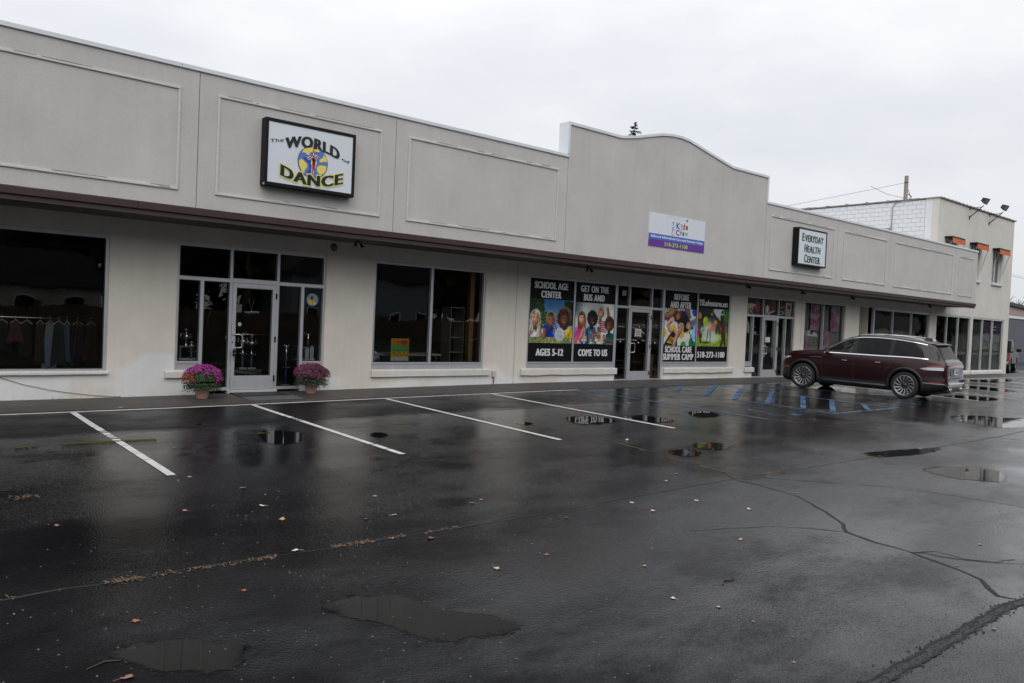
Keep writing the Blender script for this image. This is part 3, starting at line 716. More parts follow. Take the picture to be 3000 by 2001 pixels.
# interior
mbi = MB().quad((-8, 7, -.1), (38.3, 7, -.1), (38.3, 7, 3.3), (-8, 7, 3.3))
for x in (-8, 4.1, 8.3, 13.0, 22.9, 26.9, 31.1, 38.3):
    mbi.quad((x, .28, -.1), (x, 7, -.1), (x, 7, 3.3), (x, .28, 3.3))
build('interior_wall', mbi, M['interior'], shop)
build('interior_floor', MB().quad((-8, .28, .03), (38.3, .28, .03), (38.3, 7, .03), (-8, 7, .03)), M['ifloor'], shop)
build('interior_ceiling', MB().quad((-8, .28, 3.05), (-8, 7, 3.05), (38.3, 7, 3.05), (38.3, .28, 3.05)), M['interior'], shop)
build('roof', MB().box(-8, 38.4, -0.8, 14, 5.2, 5.3), M['trim'], shop)

# canopy: brown band, lip and soffit
FY = -1.22
for k, (a, b) in enumerate(zip([-8, 0.4, 3.6, 8.2, 12.4, 16.9, 21.3, 25.6, 30.2, 34.6], [0.4, 3.6, 8.2, 12.4, 16.9, 21.3, 25.6, 30.2, 34.6, 39.98])):
    dz = random.uniform(-.006, .006)
    build('canopy_fascia', MB().box(a+.002, b-.002, FY-.055, FY+.10, 3.255+dz, 3.375+dz), M['brown'], shop, bevel=0.008)
build('canopy_lip', MB().box(-8, 39.96, FY-.02, FY+.14, 3.165, 3.25), M['brown2'], shop)
build('soffit', MB().box(-8, 39.9, FY+.141, -0.001, 3.19, 3.24), M['soffit'], shop)
# stucco panels between the joints
G = [(13.52, 6.57), (15.4, 6.57), (16.0, 6.68), (16.55, 6.82), (17.05, 6.94), (17.5, 7.0), (17.9, 7.015), (18.25, 6.985), (18.7, 6.90), (19.3, 6.78), (19.9, 6.665), (20.42, 6.57), (22.34, 6.57)]
ZP0, ZP1 = 3.385, 5.76
JX = [-8, -4.2, 0.0-0.05, 4.56, 8.56, 13.51, 22.35, 26.99, 31.13, 37.55, 40.0]
# narrower copy lines: the first bay runs out of the picture
trims = {0: (-7.7, -4.5), 1: (-3.9, -.35), 2: (0.25, 4.245), 3: (4.88, 8.225), 4: (8.87, 13.2), 6: (22.64, 26.72), 7: (27.42, 30.81), 8: (31.52, 37.2), 9: (37.9, 39.52)}
build('joint_backing', MB().box(-8, 39.99, FY+.03, FY+.05, ZP0, ZP1-.02), M['joint'], shop)
for k in range(10):
    a, b = JX[k]+.006, JX[k+1]-.006
    if k == 9: b = 40.0
    if k == 5:
        pts = [(a, ZP0), (b, ZP0), (b, 6.57)] + G[::-1][1:-1] + [(a, 6.57)]
    else: pts = [(a, ZP0), (b, ZP0), (b, ZP1), (a, ZP1)]
    p = build('stucco_panel', MB().prism(pts, FY, FY+.03), M['stucco'], shop, fixn=True)
    if k == 5: p['label'] = 'tall gabled stucco panel with curved top'
    if k in trims:
        x0, x1 = trims[k]; z0, z1, w, dp = 3.655, 5.425, 0.042, 0.024
        mb = MB()
        mb.box(x0, x1, FY-dp, FY-.0005, z1-w, z1); mb.box(x0, x1, FY-dp, FY-.0005, z0, z0+w)
        mb.box(x0, x0+w, FY-dp+.002, FY-.0005, z0+w, z1-w); mb.box(x1-w, x1, FY-dp+.002, FY-.0005, z0+w, z1-w)
        build('panel_moulding', mb, M['trim'], p, bevel=0.006)
        # split seams and bare spots along the mouldings
        ms = MB(); mr_ = MB()
        for _ in range(int((x1-x0)*4)):
            xx = random.uniform(x0+.1, x1-.3); top = random.random() < .6
            zz = (z1 if top else z0+w)
            ms.box(xx, xx+random.uniform(.06, .45), FY-dp-.001, FY-.001, zz-.001, zz+random.uniform(.002, .007))
        for _ in range(max(1, int((x1-x0)*.6))):
            xx = random.uniform(x0+.1, x1-.3); zz = random.choice((z1, z0+w))-random.uniform(.012, .03)
            mr_.box(xx, xx+random.uniform(.04, .22), FY-dp-.0015, FY-dp, zz, zz+.012)
        tag(build('seam_crack', ms, M['joint'], p), kind='stuff'); tag(build('bare_wood_spot', mr_, ink((150, 118, 90)), p), kind='stuff')
build('end_return', MB().box(39.97, 40.0, FY+.031, 0, ZP0, ZP1), M['stucco'], shop)
build('parapet_back', MB().box(-8, 39.95, FY+.06, FY+.30, ZP0, ZP1-.03), M['stucco'], shop)
# metal coping, in lengths
def cop(a, b, z, h=.075):
    build('coping', MB().box(a, b-.004, FY-.03, FY+.32, z-.002, z+h), M['coping'], shop, bevel=0.006)
xs = [-8, -4.9, -1.9, 1.2, 4.25, 7.3, 10.4, 13.52]
for a, b in zip(xs, xs[1:]): cop(a, b, ZP1)
xs = [22.35, 25.4, 28.5, 31.6, 34.7, 37.6, 40.03]
for a, b in zip(xs, xs[1:]): cop(a, b, ZP1)
gp = [(13.46, 6.57)] + G[1:-1] + [(22.40, 6.57)]
build('gable_back', MB().prism([(13.53, 5.7), (22.33, 5.7), (22.33, 6.56)] + [(x, z-.01) for x, z in G[::-1][1:-1]] + [(13.53, 6.56)], FY+.031, FY+.28), M['stucco'], shop, fixn=True)
for (xa, za), (xb, zb) in zip(gp, gp[1:]):
    build('coping', MB().prism([(xa, za), (xb-.004, zb), (xb-.004, zb+.07), (xa, za+.07)], FY-.03, FY+.32), M['coping'], shop, fixn=True)
build('gable_return', MB().box(13.46, 13.53, FY-.028, FY+.318, ZP1+.087, 6.568), M['coping'], shop)
build('gable_return', MB().box(22.335, 22.395, FY-.028, FY+.318, ZP1+.087, 6.568), M['coping'], shop)

# ------------------------------------------------------------------ shopfront glazing
FR0, FR1 = 0.03, 0.13            # frame depth range behind the wall face
GY = 0.085
def sill(mb, x0, x1, zt, zb, proud=0.06, rough_end=0):
    # hand-trowelled sill with an uneven lower edge
    n = max(4, int((x1-x0)/0.15)); k = len(mb.v)
    for i in range(n+1):
        x = x0+(x1-x0)*i/n; dz = (mnoise.noise(Vector((x*1.7, zb, 0)))*.03+mnoise.noise(Vector((x*6, 1, 0)))*.008)*rough_end; dt = mnoise.noise(Vector((x*2, 5, 0)))*.006
        for p in ((x, -.001, zt+.012+dt), (x, -proud+.015, zt+dt), (x, -proud, zt-.015+dt), (x, -proud, zb+.01+dz), (x, -proud+.015, zb+dz), (x, -.001, zb+dz)): mb.v.append(p)
    for i in range(n):
        for j in range(5):
            a = k+i*6+j; mb.f.append((a, a+6, a+7, a+1)); mb.m.append(0)
    mb.f.append(tuple(k+j for j in range(6))); mb.m.append(0); mb.f.append(tuple(k+n*6+j for j in range(6))[::-1]); mb.m.append(0)
def pane(parent, x0, x1, z0, z1):
    o = build('pane', MB().quad((x0, GY, z0), (x1, GY, z0), (x1, GY, z1), (x0, GY, z1)), M['glass'], parent)
    g = MB(); w = .012
    for (a, b, c, d) in ((x0, x0+w, z0, z1), (x1-w, x1, z0, z1), (x0+w, x1-w, z0, z0+w), (x0+w, x1-w, z1-w, z1)):
        g.box(a, b, FR0-.0045, FR0+.004, c, d)
    build('glazing_bead', g, M['dark'], parent)
    return o
def frame_rects(mb, rects, y0=FR0, y1=FR1):
    for a, b, c, d in rects: mb.box(a, b, y0, y1, c, d)
def shop_window(label, x0, x1, zb, mull, sl=None, panel=0, fw_=.06, rough=1, matl=None, film_refl=False):
    mb = MB(); z1 = ZT
    frame_rects(mb, [(x0, x1, z1-fw_-.01, z1), (x0, x1, zb, zb+fw_-.015), (x0, x0+fw_, zb+fw_-.015, z1-fw_-.01), (x1-fw_, x1, zb+fw_-.015, z1-fw_-.01)])
    for xm in mull: frame_rects(mb, [(xm-.035, xm+.035, zb+fw_-.015, z1-fw_-.01)])
    w = build('shop_window', mb, M['alu'], shop); w['label'] = label
    ed = [x0+fw_] + [v for xm in mull for v in (xm-.035, xm+.035)] + [x1-fw_]
    for i in range(0, len(ed), 2): pane(w, ed[i], ed[i+1], zb+fw_-.015, z1-fw_-.01)
    if panel:
        xs_ = [x0] + list(np.linspace(x0, x1, 4)[1:-1]) + [x1] if x1-x0 > 2 else [x0, x1]
        for a, b in zip(xs_, xs_[1:]):
            build('base_panel', MB().box(a+.001, b-.001, FR0+.012, FR1, zb-panel, zb-.004), M['alu2'], w)
    if sl:
        s_ = MB(); sill(s_, sl[0], sl[1], sl[2], sl[3], rough_end=rough)
        build('window_sill', s_, M['sill'], w, smooth=False)
    # dark gap where frame meets plaster
    g = MB()
    g.box(x0-.001, x1+.001, .004, FR0+.02, z1-.001, z1+.012)
    build('sealant', g, M['dark'], w)
    return w
shop_window('big single pane window at the left edge', -0.9, 3.48, .42, [1.25-2.4+1.1], (-1.0, 3.5, .42, .36), rough=.2)
shop_window('single pane window beyond the left edge', -5.5, -2.2, .42, [], (-5.6, -2.1, .42, .36), rough=.2)
shop_window('two pane window with a yellow hand drawn poster inside', 8.88, 12.05, .535, [10.455], (8.87, 12.24, .40, .245), panel=.125, rough=.25)
KA = shop_window('left half of the window with the black photo posters', 13.48, 16.87, .545, [15.18], (13.28, 16.93, .40, .235), panel=.12)
KB = shop_window('right half of the window with the black photo posters', 19.0, 22.46, .545, [20.70], (19.06, 22.7, .39, .235), panel=.12)
shop_window('window hung with pink flower panels', 27.18, 30.25, .545, [28.6], (27.1, 30.3, .40, .25), panel=.12)
shop_window('three pane window behind the car', 32.7, 38.18, .545, [34.5, 36.33], (32.7, 38.2, .40, .25), panel=.12, fw_=.1)

def entrance(label, x0, xs0, d0, d1, xs1, x1, m_l, m_r, zt=2.19, base_z=.02, low_l=True, low_r=True, trans=None):
    # x0..x1 whole unit, d0..d1 door leaf, m_l/m_r mullions splitting the sidelights (None = no split)
    f = .06; mb = MB(); z1 = ZT
    zl = .43 if low_l else base_z; zr = .43 if low_r else base_z
    rc = [(x0, x1, z1-f-.01, z1), (d0-.065, d0-.006, base_z, z1-f-.01), (d1+.006, d1+.065, base_z, z1-f-.01),
          (x0, x0+.05, zl, z1-f-.01), (x1-.05, x1, zr, z1-f-.01),
          (x0+.05, d0-.065, zt-.03, zt+.04), (d0-.006, d1+.006, zt-.03, zt+.055), (d1+.065, x1-.05, zt-.03, zt+.04)]
    panes = []
    for side, (a, b, mm_, zlow) in enumerate(((x0+.05, d0-.065, m_l, zl), (d1+.065, x1-.05, m_r, zr))):
        panes.append((a, b, zt+.04, z1-f-.01))
        if mm_:
            rc.append((mm_-.035, mm_+.035, base_z, zt-.03))
            lo = (a, mm_-.035) if side == 0 else (mm_+.035, b); hi = (mm_+.035, b) if side == 0 else (a, mm_-.035)
            rc += [(lo[0], lo[1], .555, .605), (hi[0], hi[1], base_z, base_z+.065)]
            panes += [(lo[0], lo[1], .605, zt-.03), (hi[0], hi[1], base_z+.065, zt-.03)]
        else:
            rc.append((a, b, base_z, base_z+.065)); panes.append((a, b, base_z+.065, zt-.03))
    panes.append((d0-.006, d1+.006, zt+.055, z1-f-.01))
    frame_rects(mb, rc)
    e = build('entrance_frame', mb, M['alu'], shop); e['label'] = label
    for p in panes: pane(e, *p)
    for side, mm_ in ((0, m_l), (1, m_r)):
        if mm_:
            a, b = (x0, mm_-.04) if side == 0 else (mm_+.04, x1)
            build('base_panel', MB().box(a, b, FR0+.012, FR1, .43, .552), M['alu2'], e)
    # door leaf
    mb = MB(); zb = base_z+.012; zt_ = zt-.036; s_ = .075
    frame_rects(mb, [(d0, d0+s_, zb, zt_), (d1-s_, d1, zb, zt_), (d0+s_, d1-s_, zb, zb+.275), (d0+s_, d1-s_, zt_-.09, zt_)], FR0-.008, FR1-.03)
    dr = build('glass_door', mb, M['alu'], shop, bevel=0.003)
    pane(dr, d0+s_, d1-s_, zb+.275, zt_-.09)
    h = MB(); hx = d0+.045; hz = 1.0
    h.tube([(hx-.03, FR0-.01, hz+.135), (hx+.10, FR0-.06, hz+.135), (hx+.145, FR0-.065, hz+.115), (hx+.150, FR0-.065, hz-.09), (hx+.135, FR0-.065, hz-.125), (hx+.0, FR0-.02, hz-.135)], .013, 8)
    build('door_handle', h, M['steel'], dr, smooth=True)
    build('push_bar', MB().tube([(d0+s_, FR1+.01, 1.135), (d1-s_, FR1+.01, 1.135)], .014, 8), M['steel'], dr, smooth=True)
    lk = MB().lathe([(0, -.012), (.014, -.012), (.014, 0)], (hx-.025, FR0-.009, .98), 10, axis='y'); build('door_lock', lk, M['black'], dr)
    for z in (.25, 1.05, 1.93): build('hinge', MB().box(d1-.012, d1+.018, FR0-.022, FR0-.009, z-.06, z+.06), M['black'], dr)
    build('threshold', MB().box(d0-.06, d1+.06, FR0-.06, FR1, base_z-.14, base_z+.005), ink((190, 190, 185)), e)
    return e, dr
E1, DR1 = entrance('aluminium entrance with trophies behind the glass', 4.65, 0, 5.725, 6.62, 0, 7.71, 5.13, 7.2)
s_ = MB(); sill(s_, 4.47, 5.16, .41, .28, rough_end=.3); build('window_sill', s_, M['sill'], E1)
s_ = MB(); sill(s_, 7.17, 7.80, .41, .28, rough_end=.3); build('window_sill', s_, M['sill'], E1)
E2, DR2 = entrance('aluminium entrance between the black photo posters', 16.87, 0, 17.485, 18.415, 0, 19.0, None, None, low_l=False, low_r=False)
E3, DR3 = entrance('aluminium entrance with white sheer curtains', 23.42, 0, 24.49, 25.40, 0, 26.5, 23.86, 25.94)
s_ = MB(); sill(s_, 23.38, 23.93, .39, .235, rough_end=.3); build('window_sill', s_, M['sill'], E3)
# lock box hanging from the first door handle
lb = empty('lock_box', (5.77, -.06, .80), 'black combination lock box hanging from the handle of the trophy shop door', 'lock')
build('body', MB().box(5.735, 5.80, -.075, -.035, .70, .83), M['black'], lb, bevel=.008)
build('shackle', MB().tube([(5.75, -.055, .83), (5.75, -.055, .88), (5.785, -.055, .88), (5.785, -.055, .83)], .006, 6), M['steel'], lb)
build('dial', MB().lathe([(0, -.006), (.018, -.006), (.018, 0)], (5.768, -.0755, .765), 12, axis='y'), ink((90, 90, 85)), lb)
# recessed doorway behind the car
mb = MB(); frame_rects(mb, [(31.42, 32.66, 2.78, 2.86), (31.42, 31.50, .03, 2.78), (32.0, 32.08, .03, 2.78), (31.5, 32.0, 2.05, 2.17), (31.5, 32.0, .03, .12)], .9, 1.0)
rd = build('recessed_door', mb, M['alu'], shop)
build('pane', MB().quad((31.5, .95, 2.17), (32.0, .95, 2.17), (32.0, .95, 2.78), (31.5, .95, 2.78)), M['glass'], rd)
build('pane', MB().quad((31.5, .95, .12), (32.0, .95, .12), (32.0, .95, 2.05), (31.5, .95, 2.05)), M['glass'], rd)
build('recess_wall', MB().box(32.08, 32.69, .9, 1.0, 0, 2.9).box(32.69, 32.75, .285, 1.0, 0, 2.9).box(31.35, 31.4, .285, 1.0, 0, 2.9), M['wall'], shop)

# small fittings on the wall
ob = empty('outlet_box', (12.38, -.05, .22), 'small weathered outlet box with a rusty pipe low on the wall', 'outlet')
build('box', MB().box(12.33, 12.43, -.07, -.001, .21, .36), ink((196, 188, 170), .7), ob, bevel=.006)
build('pipe', MB().tube([(12.385, -.035, .21), (12.385, -.035, -.06)], .012, 8), ink((92, 78, 66), .7), ob)
wl = empty('round_fixture', (7.86, -.06, 3.06), 'small round grey wall fixture under the canopy beside the twin spotlight', 'lamp')
build('backplate', MB().lathe([(0, -.03), (.07, -.03), (.085, 0)], (7.86, -.001, 3.05), 18, axis='y'), ink((70, 66, 60)), wl, smooth=True)
build('lens', MB().lathe([(0, -.06), (.04, -.05), (.05, -.03)], (7.86, -.001, 3.05), 14, axis='y'), ink((110, 104, 96)), wl, smooth=True)

def spotlight(x, label):
    t = empty('spotlight', (x, -.55, 3.2), label, 'spotlight', 'spotlights under the canopy')
    y = -.55
    build('base', MB().lathe([(0, 0), (.065, 0), (.06, -.03), (0, -.035)], (x, y, 3.2045), 16), M['black'], t, smooth=True)
    for sg in (-1, 1):
        a = Vector((x+sg*.02, y, 3.17)); b = Vector((x+sg*.06, y-.03, 3.12))
        build('arm', MB().tube([a, b], .011, 6), M['black'], t)
        d = Vector((sg*.35, -.55, -.75)).normalized()
        mb = MB(); q = [b-d*.02+d*s for s in (0, .02, .06, .10, .11)]
        mb.tube(q, [.016, .024, .03, .045, .046], 12); 
        hd = build('lamp_head', mb, M['black'], t, smooth=True)
        build('bulb', MB().tube([b+d*.097, b+d*.101], [.038, .02], 12), ink((150, 150, 145), .25), hd, smooth=True)
for x, lb in ((8.12, 'twin black spotlight under the canopy right of the trophy shop entrance'), (15.05, 'twin black spotlight under the canopy above the poster of three smiling children'), (22.5, 'twin black spotlight under the canopy just right of the last photo poster'),
              (25.9, 'twin black spotlight under the canopy above the curtained entrance'), (29.55, 'twin black spotlight under the canopy above the pink flower window'), (36.6, 'twin black spotlight under the far right end of the canopy')):
    spotlight(x, lb)

# ------------------------------------------------------------------ the three signs on the fascia
def disc(mb, cx, cz, rx, rz, y, n=32):
    mb.poly([(cx+rx*math.cos(math.tau*i/n), y, cz+rz*math.sin(math.tau*i/n)) for i in range(n)])
def blob(mb, pts, y): mb.poly([(x, y, z) for x, z in pts])
def cabinet(name, label, x0, x1, z0, z1, depth, fwid, cat='sign'):
    t = empty(name, ((x0+x1)/2, FY, z0), label, cat)
    y0 = FY-depth
    mb = MB(); mb.box(x0, x1, y0, FY-.002, z1-fwid, z1); mb.box(x0, x1, y0, FY-.002, z0, z0+fwid)
    mb.box(x0, x0+fwid, y0, FY-.002, z0+fwid, z1-fwid); mb.box(x1-fwid, x1, y0, FY-.002, z0+fwid, z1-fwid)
    build('cabinet', mb, M['black'], t, bevel=.006)
    build('sign_face', MB().box(x0+fwid, x1-fwid, y0+.012, FY-.01, z0+fwid, z1-fwid), M['white'], t)
    return t, y0+.009
# dance school sign
sx0, sx1, sz0, sz1 = 5.69, 7.53, 3.945, 5.175
T, yf = cabinet('shop_sign', 'white sign in a black cabinet with a globe and the words THE WORLD OF DANCE', sx0, sx1, sz0, sz1, .20, .062)
def SXZ(u, v): return (sx0+u*(sx1-sx0), sz1-v*(sz1-sz0))     # u right, v down
cx, cz = SXZ(.515, .56); gr = .300
mb = MB(); disc(mb, cx, cz, gr+.010, gr+.010, yf); build('globe_outline', mb, ink((60, 50, 50)), T)
mb = MB(); disc(mb, cx, cz, gr, gr, yf-.0015); build('globe_sea', mb, ink((72, 120, 190)), T)
def land(pts, c, y): 
    m_ = MB(); blob(m_, [(cx+a*gr, cz+b*gr) for a, b in pts], y); build('globe_land', m_, ink(c), T)
Y1 = (226, 210, 105); Y2 = (214, 168, 70)
def grow(pts, k):
    mx_ = sum(p[0] for p in pts)/len(pts); my_ = sum(p[1] for p in pts)/len(pts)
    return [(mx_+(p[0]-mx_)*k, my_+(p[1]-my_)*k) for p in pts]
lands = [[(-.02, .99), (-.35, .93), (-.68, .72), (-.78, .52), (-.6, .56), (-.42, .44), (-.25, .42), (-.22, .60), (-.02, .68)],
         [(-.82, .15), (-.62, .05), (-.40, -.12), (-.36, -.32), (-.52, -.55), (-.56, -.80), (-.78, -.60), (-.93, -.28), (-.96, -.05)],
         [(.30, -.20), (.45, -.08), (.72, -.06), (.96, -.08), (.93, -.35), (.78, -.60), (.55, -.70), (.36, -.60), (.26, -.42)],
         [(.62, .10), (.80, .20), (.97, .14), (.95, .38), (.82, .56), (.72, .62), (.66, .42), (.44, .26), (.42, .12)],
         [(.04, .98), (.30, .92), (.50, .82), (.38, .72), (.18, .70), (.04, .74)]]
for p in lands:
    land(grow(p, 1.0), Y2, yf-.0025); land(grow(p, .9), Y1, yf-.0035)
mb = MB()
blob(mb, [(cx+a*gr, cz+b*gr) for a, b in [(-.66, .28), (-.35, .22), (-.1, .1), (-.02, -.2), (-.05, -.9), (-.3, -.92), (-.42, -.7), (-.2, -.4), (-.28, -.1), (-.62, .12)]], yf-.0022)
blob(mb, [(cx+a*gr, cz+b*gr) for a, b in [(.04, .62), (.18, .68), (.42, .58), (.28, .5), (.1, .5)]], yf-.0022)
blob(mb, [(cx+a*gr, cz+b*gr) for a, b in [(.14, -.78), (.4, -.84), (.42, -.9), (.2, -.98)]], yf-.0022)
build('globe_shading', mb, ink((40, 66, 150)), T)
# the dancer: arms thrown up, long legs
def stroke(mb, pts, w, y):
    P = [Vector((p[0], 0, p[1])) for p in pts]; n = len(P); k = len(mb.v)
    for i in range(n):
        d = (P[min(i+1, n-1)]-P[max(i-1, 0)]).normalized(); s = Vector((-d.z, 0, d.x)); ww = w[i] if isinstance(w, list) else w
        for sg in (-1, 1): q = P[i]+s*sg*ww/2; mb.v.append((q.x, y, q.z))
    for i in range(n-1): a = k+2*i; mb.f.append((a, a+2, a+3, a+1)); mb.m.append(0)
fig = [[(-.38, .16), (-.2, .30), (-.02, .26), (.04, .18)], [(.04, .2), (.16, .34), (.34, .52)], [(.05, .42), (.09, .55), (.11, .62)], [(.06, .36), (.07, .25)],
       [(.05, .24), (.02, .0), (.01, -.15)], [(.06, .22), (.10, 0), (.09, -.12)], [(.0, -.12), (-.01, -.45), (-.03, -.85)], [(.09, -.1), (.12, -.3), (.08, -.44), (.03, -.2)]]
for w, c, dy in ((.048, (222, 215, 195), .0045), (.024, (178, 62, 52), .0055)):
    mb = MB()
    for i, s_ in enumerate(fig): stroke(mb, [(cx+a*gr, cz+b*gr) for a, b in s_], w*(1.9 if i in (4, 5) else 1), yf-dy)
    build('dancer', mb, ink(c), T)
K = ink((22, 24, 24), .35)
def arc(zc, xc, kx, tilt=0): return lambda x, z: (x, z - kx*(x-xc)**2 + tilt*(x-xc))
xm = (sx0+sx1)/2
a0 = SXZ(.205, 0)[0]; a1 = SXZ(.815, 0)[0]; zz = SXZ(0, .345)[1]
letter_obj('heavy_lettering', [fit_text('WORLD', a0, a1, zz, zz+.205, .012, arc(0, xm-.03, .38), heavy=.05)], yf-.0065, K, T)
a0, a1 = SXZ(.05, 0)[0], SXZ(.19, 0)[0]; zz = SXZ(0, .372)[1]
letter_obj('lettering', [fit_text('The', a0, a1, zz, zz+.065, .005, lambda x, z: (x, z+.25*(x-a0)))], yf-.0065, K, T)
b0, b1 = SXZ(.84, 0)[0], SXZ(.935, 0)[0]; zz2 = SXZ(0, .44)[1]
letter_obj('lettering', [fit_text('of', b0, b1, zz2, zz2+.06, .005, lambda x, z: (x, z-.35*(x-b0)))], yf-.0065, K, T)
a0 = SXZ(.165, 0)[0]; a1 = SXZ(.865, 0)[0]; zz = SXZ(0, .905)[1]
wd = lambda x, z: (x, z + .30*(x-xm)**2 - .02)
YG = ink((214, 214, 130))
letter_obj('heavy_lettering', [fit_text('DANCE', a0-.02, a1+.02, zz-.022, zz+.232, .055, wd, heavy=.05)], yf-.0050, YG, T)
letter_obj('heavy_lettering', [fit_text('DANCE', a0, a1, zz, zz+.21, .012, wd, heavy=.05)], yf-.0065, K, T)
build('corner_chip', MB().box(sx0-.002, sx0+.008, FY-.20, FY-.15, sz0-.003, sz0+.035), ink((170, 172, 175)), T)

# health centre sign
ex0, ex1, ez0, ez1 = 23.98, 25.84, 3.94, 5.185
T, yf = cabinet('shop_sign', 'square white sign in a black cabinet with green words EVERYDAY HEALTH CENTER', ex0, ex1, ez0, ez1, .22, .05)
GN = ink((24, 72, 54), .35)
def smallcaps(first, rest, x0, x1, z0, zb, zs, frac):
    xs = x0+(x1-x0)*frac
    return [fit_text(first, x0, xs-.02, z0, z0+zb, .008, heavy=.055), fit_text(rest, xs, x1, z0, z0+zs, .008, heavy=.055)]
it = smallcaps('E', 'VERYDAY', ex0+.25, ex1-.22, ez1-.44, .27, .225, .12) + smallcaps('H', 'EALTH', ex0+.42, ex1-.40, ez1-.795, .27, .225, .19) + smallcaps('C', 'ENTER', ex0+.43, ex1-.39, ez1-1.14, .27, .225, .19)
letter_obj('heavy_lettering', it, yf-.002, GN, T)

# children's club banner
kx0, kx1, kz0, kz1 = 16.65, 19.165, 3.88, 4.80
T = empty('shop_sign', ((kx0+kx1)/2, FY, kz0), 'flat white blue and purple banner sign with the words Kids Crew', 'sign')
yb = FY-.012
build('board', MB().box(kx0, kx1, yb, FY-.001, kz0, kz1), M['white'], T)
def KXZ(u, v): return (kx0+u*(kx1-kx0), kz1-v*(kz1-kz0))
def band(name, v0, v1, c):
    a = KXZ(0, v0); b = KXZ(1, v1); build(name, MB().quad((a[0], yb-.002, b[1]), (b[0], yb-.002, b[1]), (b[0], yb-.002, a[1]), (a[0], yb-.002, a[1])), ink(c), T)
band('blue_band', .615, .785, (68, 104, 190)); band('purple_band', .785, 1, (98, 46, 142))
def kt(s, u0, u1, v0, v1, c, off=.012, warp=None):
    a = KXZ(u0, v1); b = KXZ(u1, v0)
    letter_obj('lettering', [fit_text(s, a[0], b[0], a[1], b[1], off, warp)], yb-.0045, ink(c), T)
kt('T', .395, .428, .19, .31, (88, 60, 80)); kt('S', .395, .428, .335, .45, (70, 110, 190)); kt('L', .395, .425, .475, .59, (200, 60, 60))
kt('K', .470, .540, .175, .375, (62, 104, 190), .03); kt('d', .585, .628, .165, .36, (196, 48, 52), .03); kt('s', .642, .678, .225, .355, (70, 40, 100), .03)
kt('C', .468, .525, .40, .575, (86, 52, 124), .03); kt('r', .540, .570, .445, .565, (196, 48, 52), .03); kt('e', .580, .618, .435, .565, (62, 104, 190), .03); kt('w', .630, .685, .43, .555, (140, 190, 60), .03)
mb = MB(); c = KXZ(.562, .235); disc(mb, c[0], c[1], .028, .03, yb-.0045, 14)
for pts in ([(.545, .20), (.562, .29), (.58, .20)], [(.562, .28), (.562, .37)], [(.562, .36), (.55, .43)], [(.562, .36), (.576, .43)]): stroke(mb, [KXZ(*p) for p in pts], .022, yb-.0045)
build('figure_letter', mb, ink((150, 196, 84)), T)
mb = MB(); blob(mb, [KXZ(*p) for p in [(.63, .05), (.685, .04), (.665, .13), (.655, .085)]], yb-.0045); build('paper_plane', mb, ink((62, 100, 170)), T)
mb = MB(); stroke(mb, [KXZ(.385+.11*math.cos(R(a)), .17+.14*math.sin(R(a))) for a in range(110, 300, 15)]+[KXZ(.5, .08), KXZ(.56, .1), KXZ(.62, .07)], .004, yb-.0045); build('plane_trail', mb, ink((170, 180, 190)), T)
mb = MB(); stroke(mb, [KXZ(.45, .19), KXZ(.45, .59)], .005, yb-.0045); build('divider', mb, ink((150, 190, 160)), T)
kt('Before & Afterschool Care and Summer Camp', .04, .965, .66, .75, (225, 228, 236), .03)
kt('518-273-1100', .275, .69, .83, .95, (176, 206, 84), .02)
for u, v in ((.02, .03), (.31, .05), (.8, .05), (.98, .5), (.02, .97), (.98, .97)):
    q = KXZ(u, v); mb = MB(); disc(mb, q[0], q[1], .012, .012, yb-.003, 8); build('screw', mb, ink((150, 152, 156)), T)

# ------------------------------------------------------------------ photo posters filling the shop windows
WT = (214, 214, 216)
FILM = mat('black_print_film', (0.006, 0.006, 0.0075), .6, spec=.15)
def poster(label, x0, x1, z0, z1, lines, pic, pv0, pv1):
    t = empty('window_poster', ((x0+x1)/2, FR0, z0), label, 'poster')
    y = FR0+.012
    build('black_film', MB().box(x0, x1, y, y+.004, z0, z1), FILM, t)
    W_, H_ = x1-x0, z1-z0
    pic.photo(); pic.mesh('photo_print', x0+.004, x1-.004, z1-pv1*H_, z1-pv0*H_, y-.002, t)
    for s, u0, u1, v0, v1 in lines:
        letter_obj('heavy_lettering', [fit_text(s, x0+u0*W_, x0+u1*W_, z1-v1*H_, z1-v0*H_, .012, heavy=.045 if s[0].isdigit() else .065 if len(s) > 10 else .08 if s.isupper() or s[0] == 'A' else .05)], y-.0035, ink(WT), t)
SK1, SK2, SK3, SK4 = (226, 172, 142), (188, 126, 92), (146, 92, 64), (84, 54, 40)
c = Canvas(150, 108); c.grad((52, 110, 168), (150, 186, 206), 0, .7)
def bush(cv, x0, y0, x1, y1, col, seed, dens=.5):
    k = cv.vn(cv.x*16, cv.y*13, seed)*.6+cv.vn(cv.x*40, cv.y*34, seed+1)*.4; w = np.exp(-(((cv.x-(x0+x1)/2)/((x1-x0)/2))**4+((cv.y-(y0+y1)/2)/((y1-y0)/2))**4)*1.2)
    cv.put(np.clip((w*1.5+k-1.05)*5, 0, 1), np.array(col)*(.4+1.2*cv.vn(cv.x*50, cv.y*45, seed+2))[..., None])
bush(c, -.1, -.1, .34, .75, (40, 66, 34), 3); bush(c, .76, .0, 1.1, .62, (30, 52, 30), 8); bush(c, .2, .25, .42, .6, (70, 100, 50), 5)
g_ = c.vn(c.x*60, c.y*14, 4); c.put(np.clip((c.y-.845+.05*(g_-.5))*40, 0, 1), np.array((168, 180, 112))*(.6+.6*c.vn(c.x*90, c.y*26, 6))[..., None])
c.put(np.exp(-((c.y-.83)/.035)**2)*.85, (62, 40, 34))
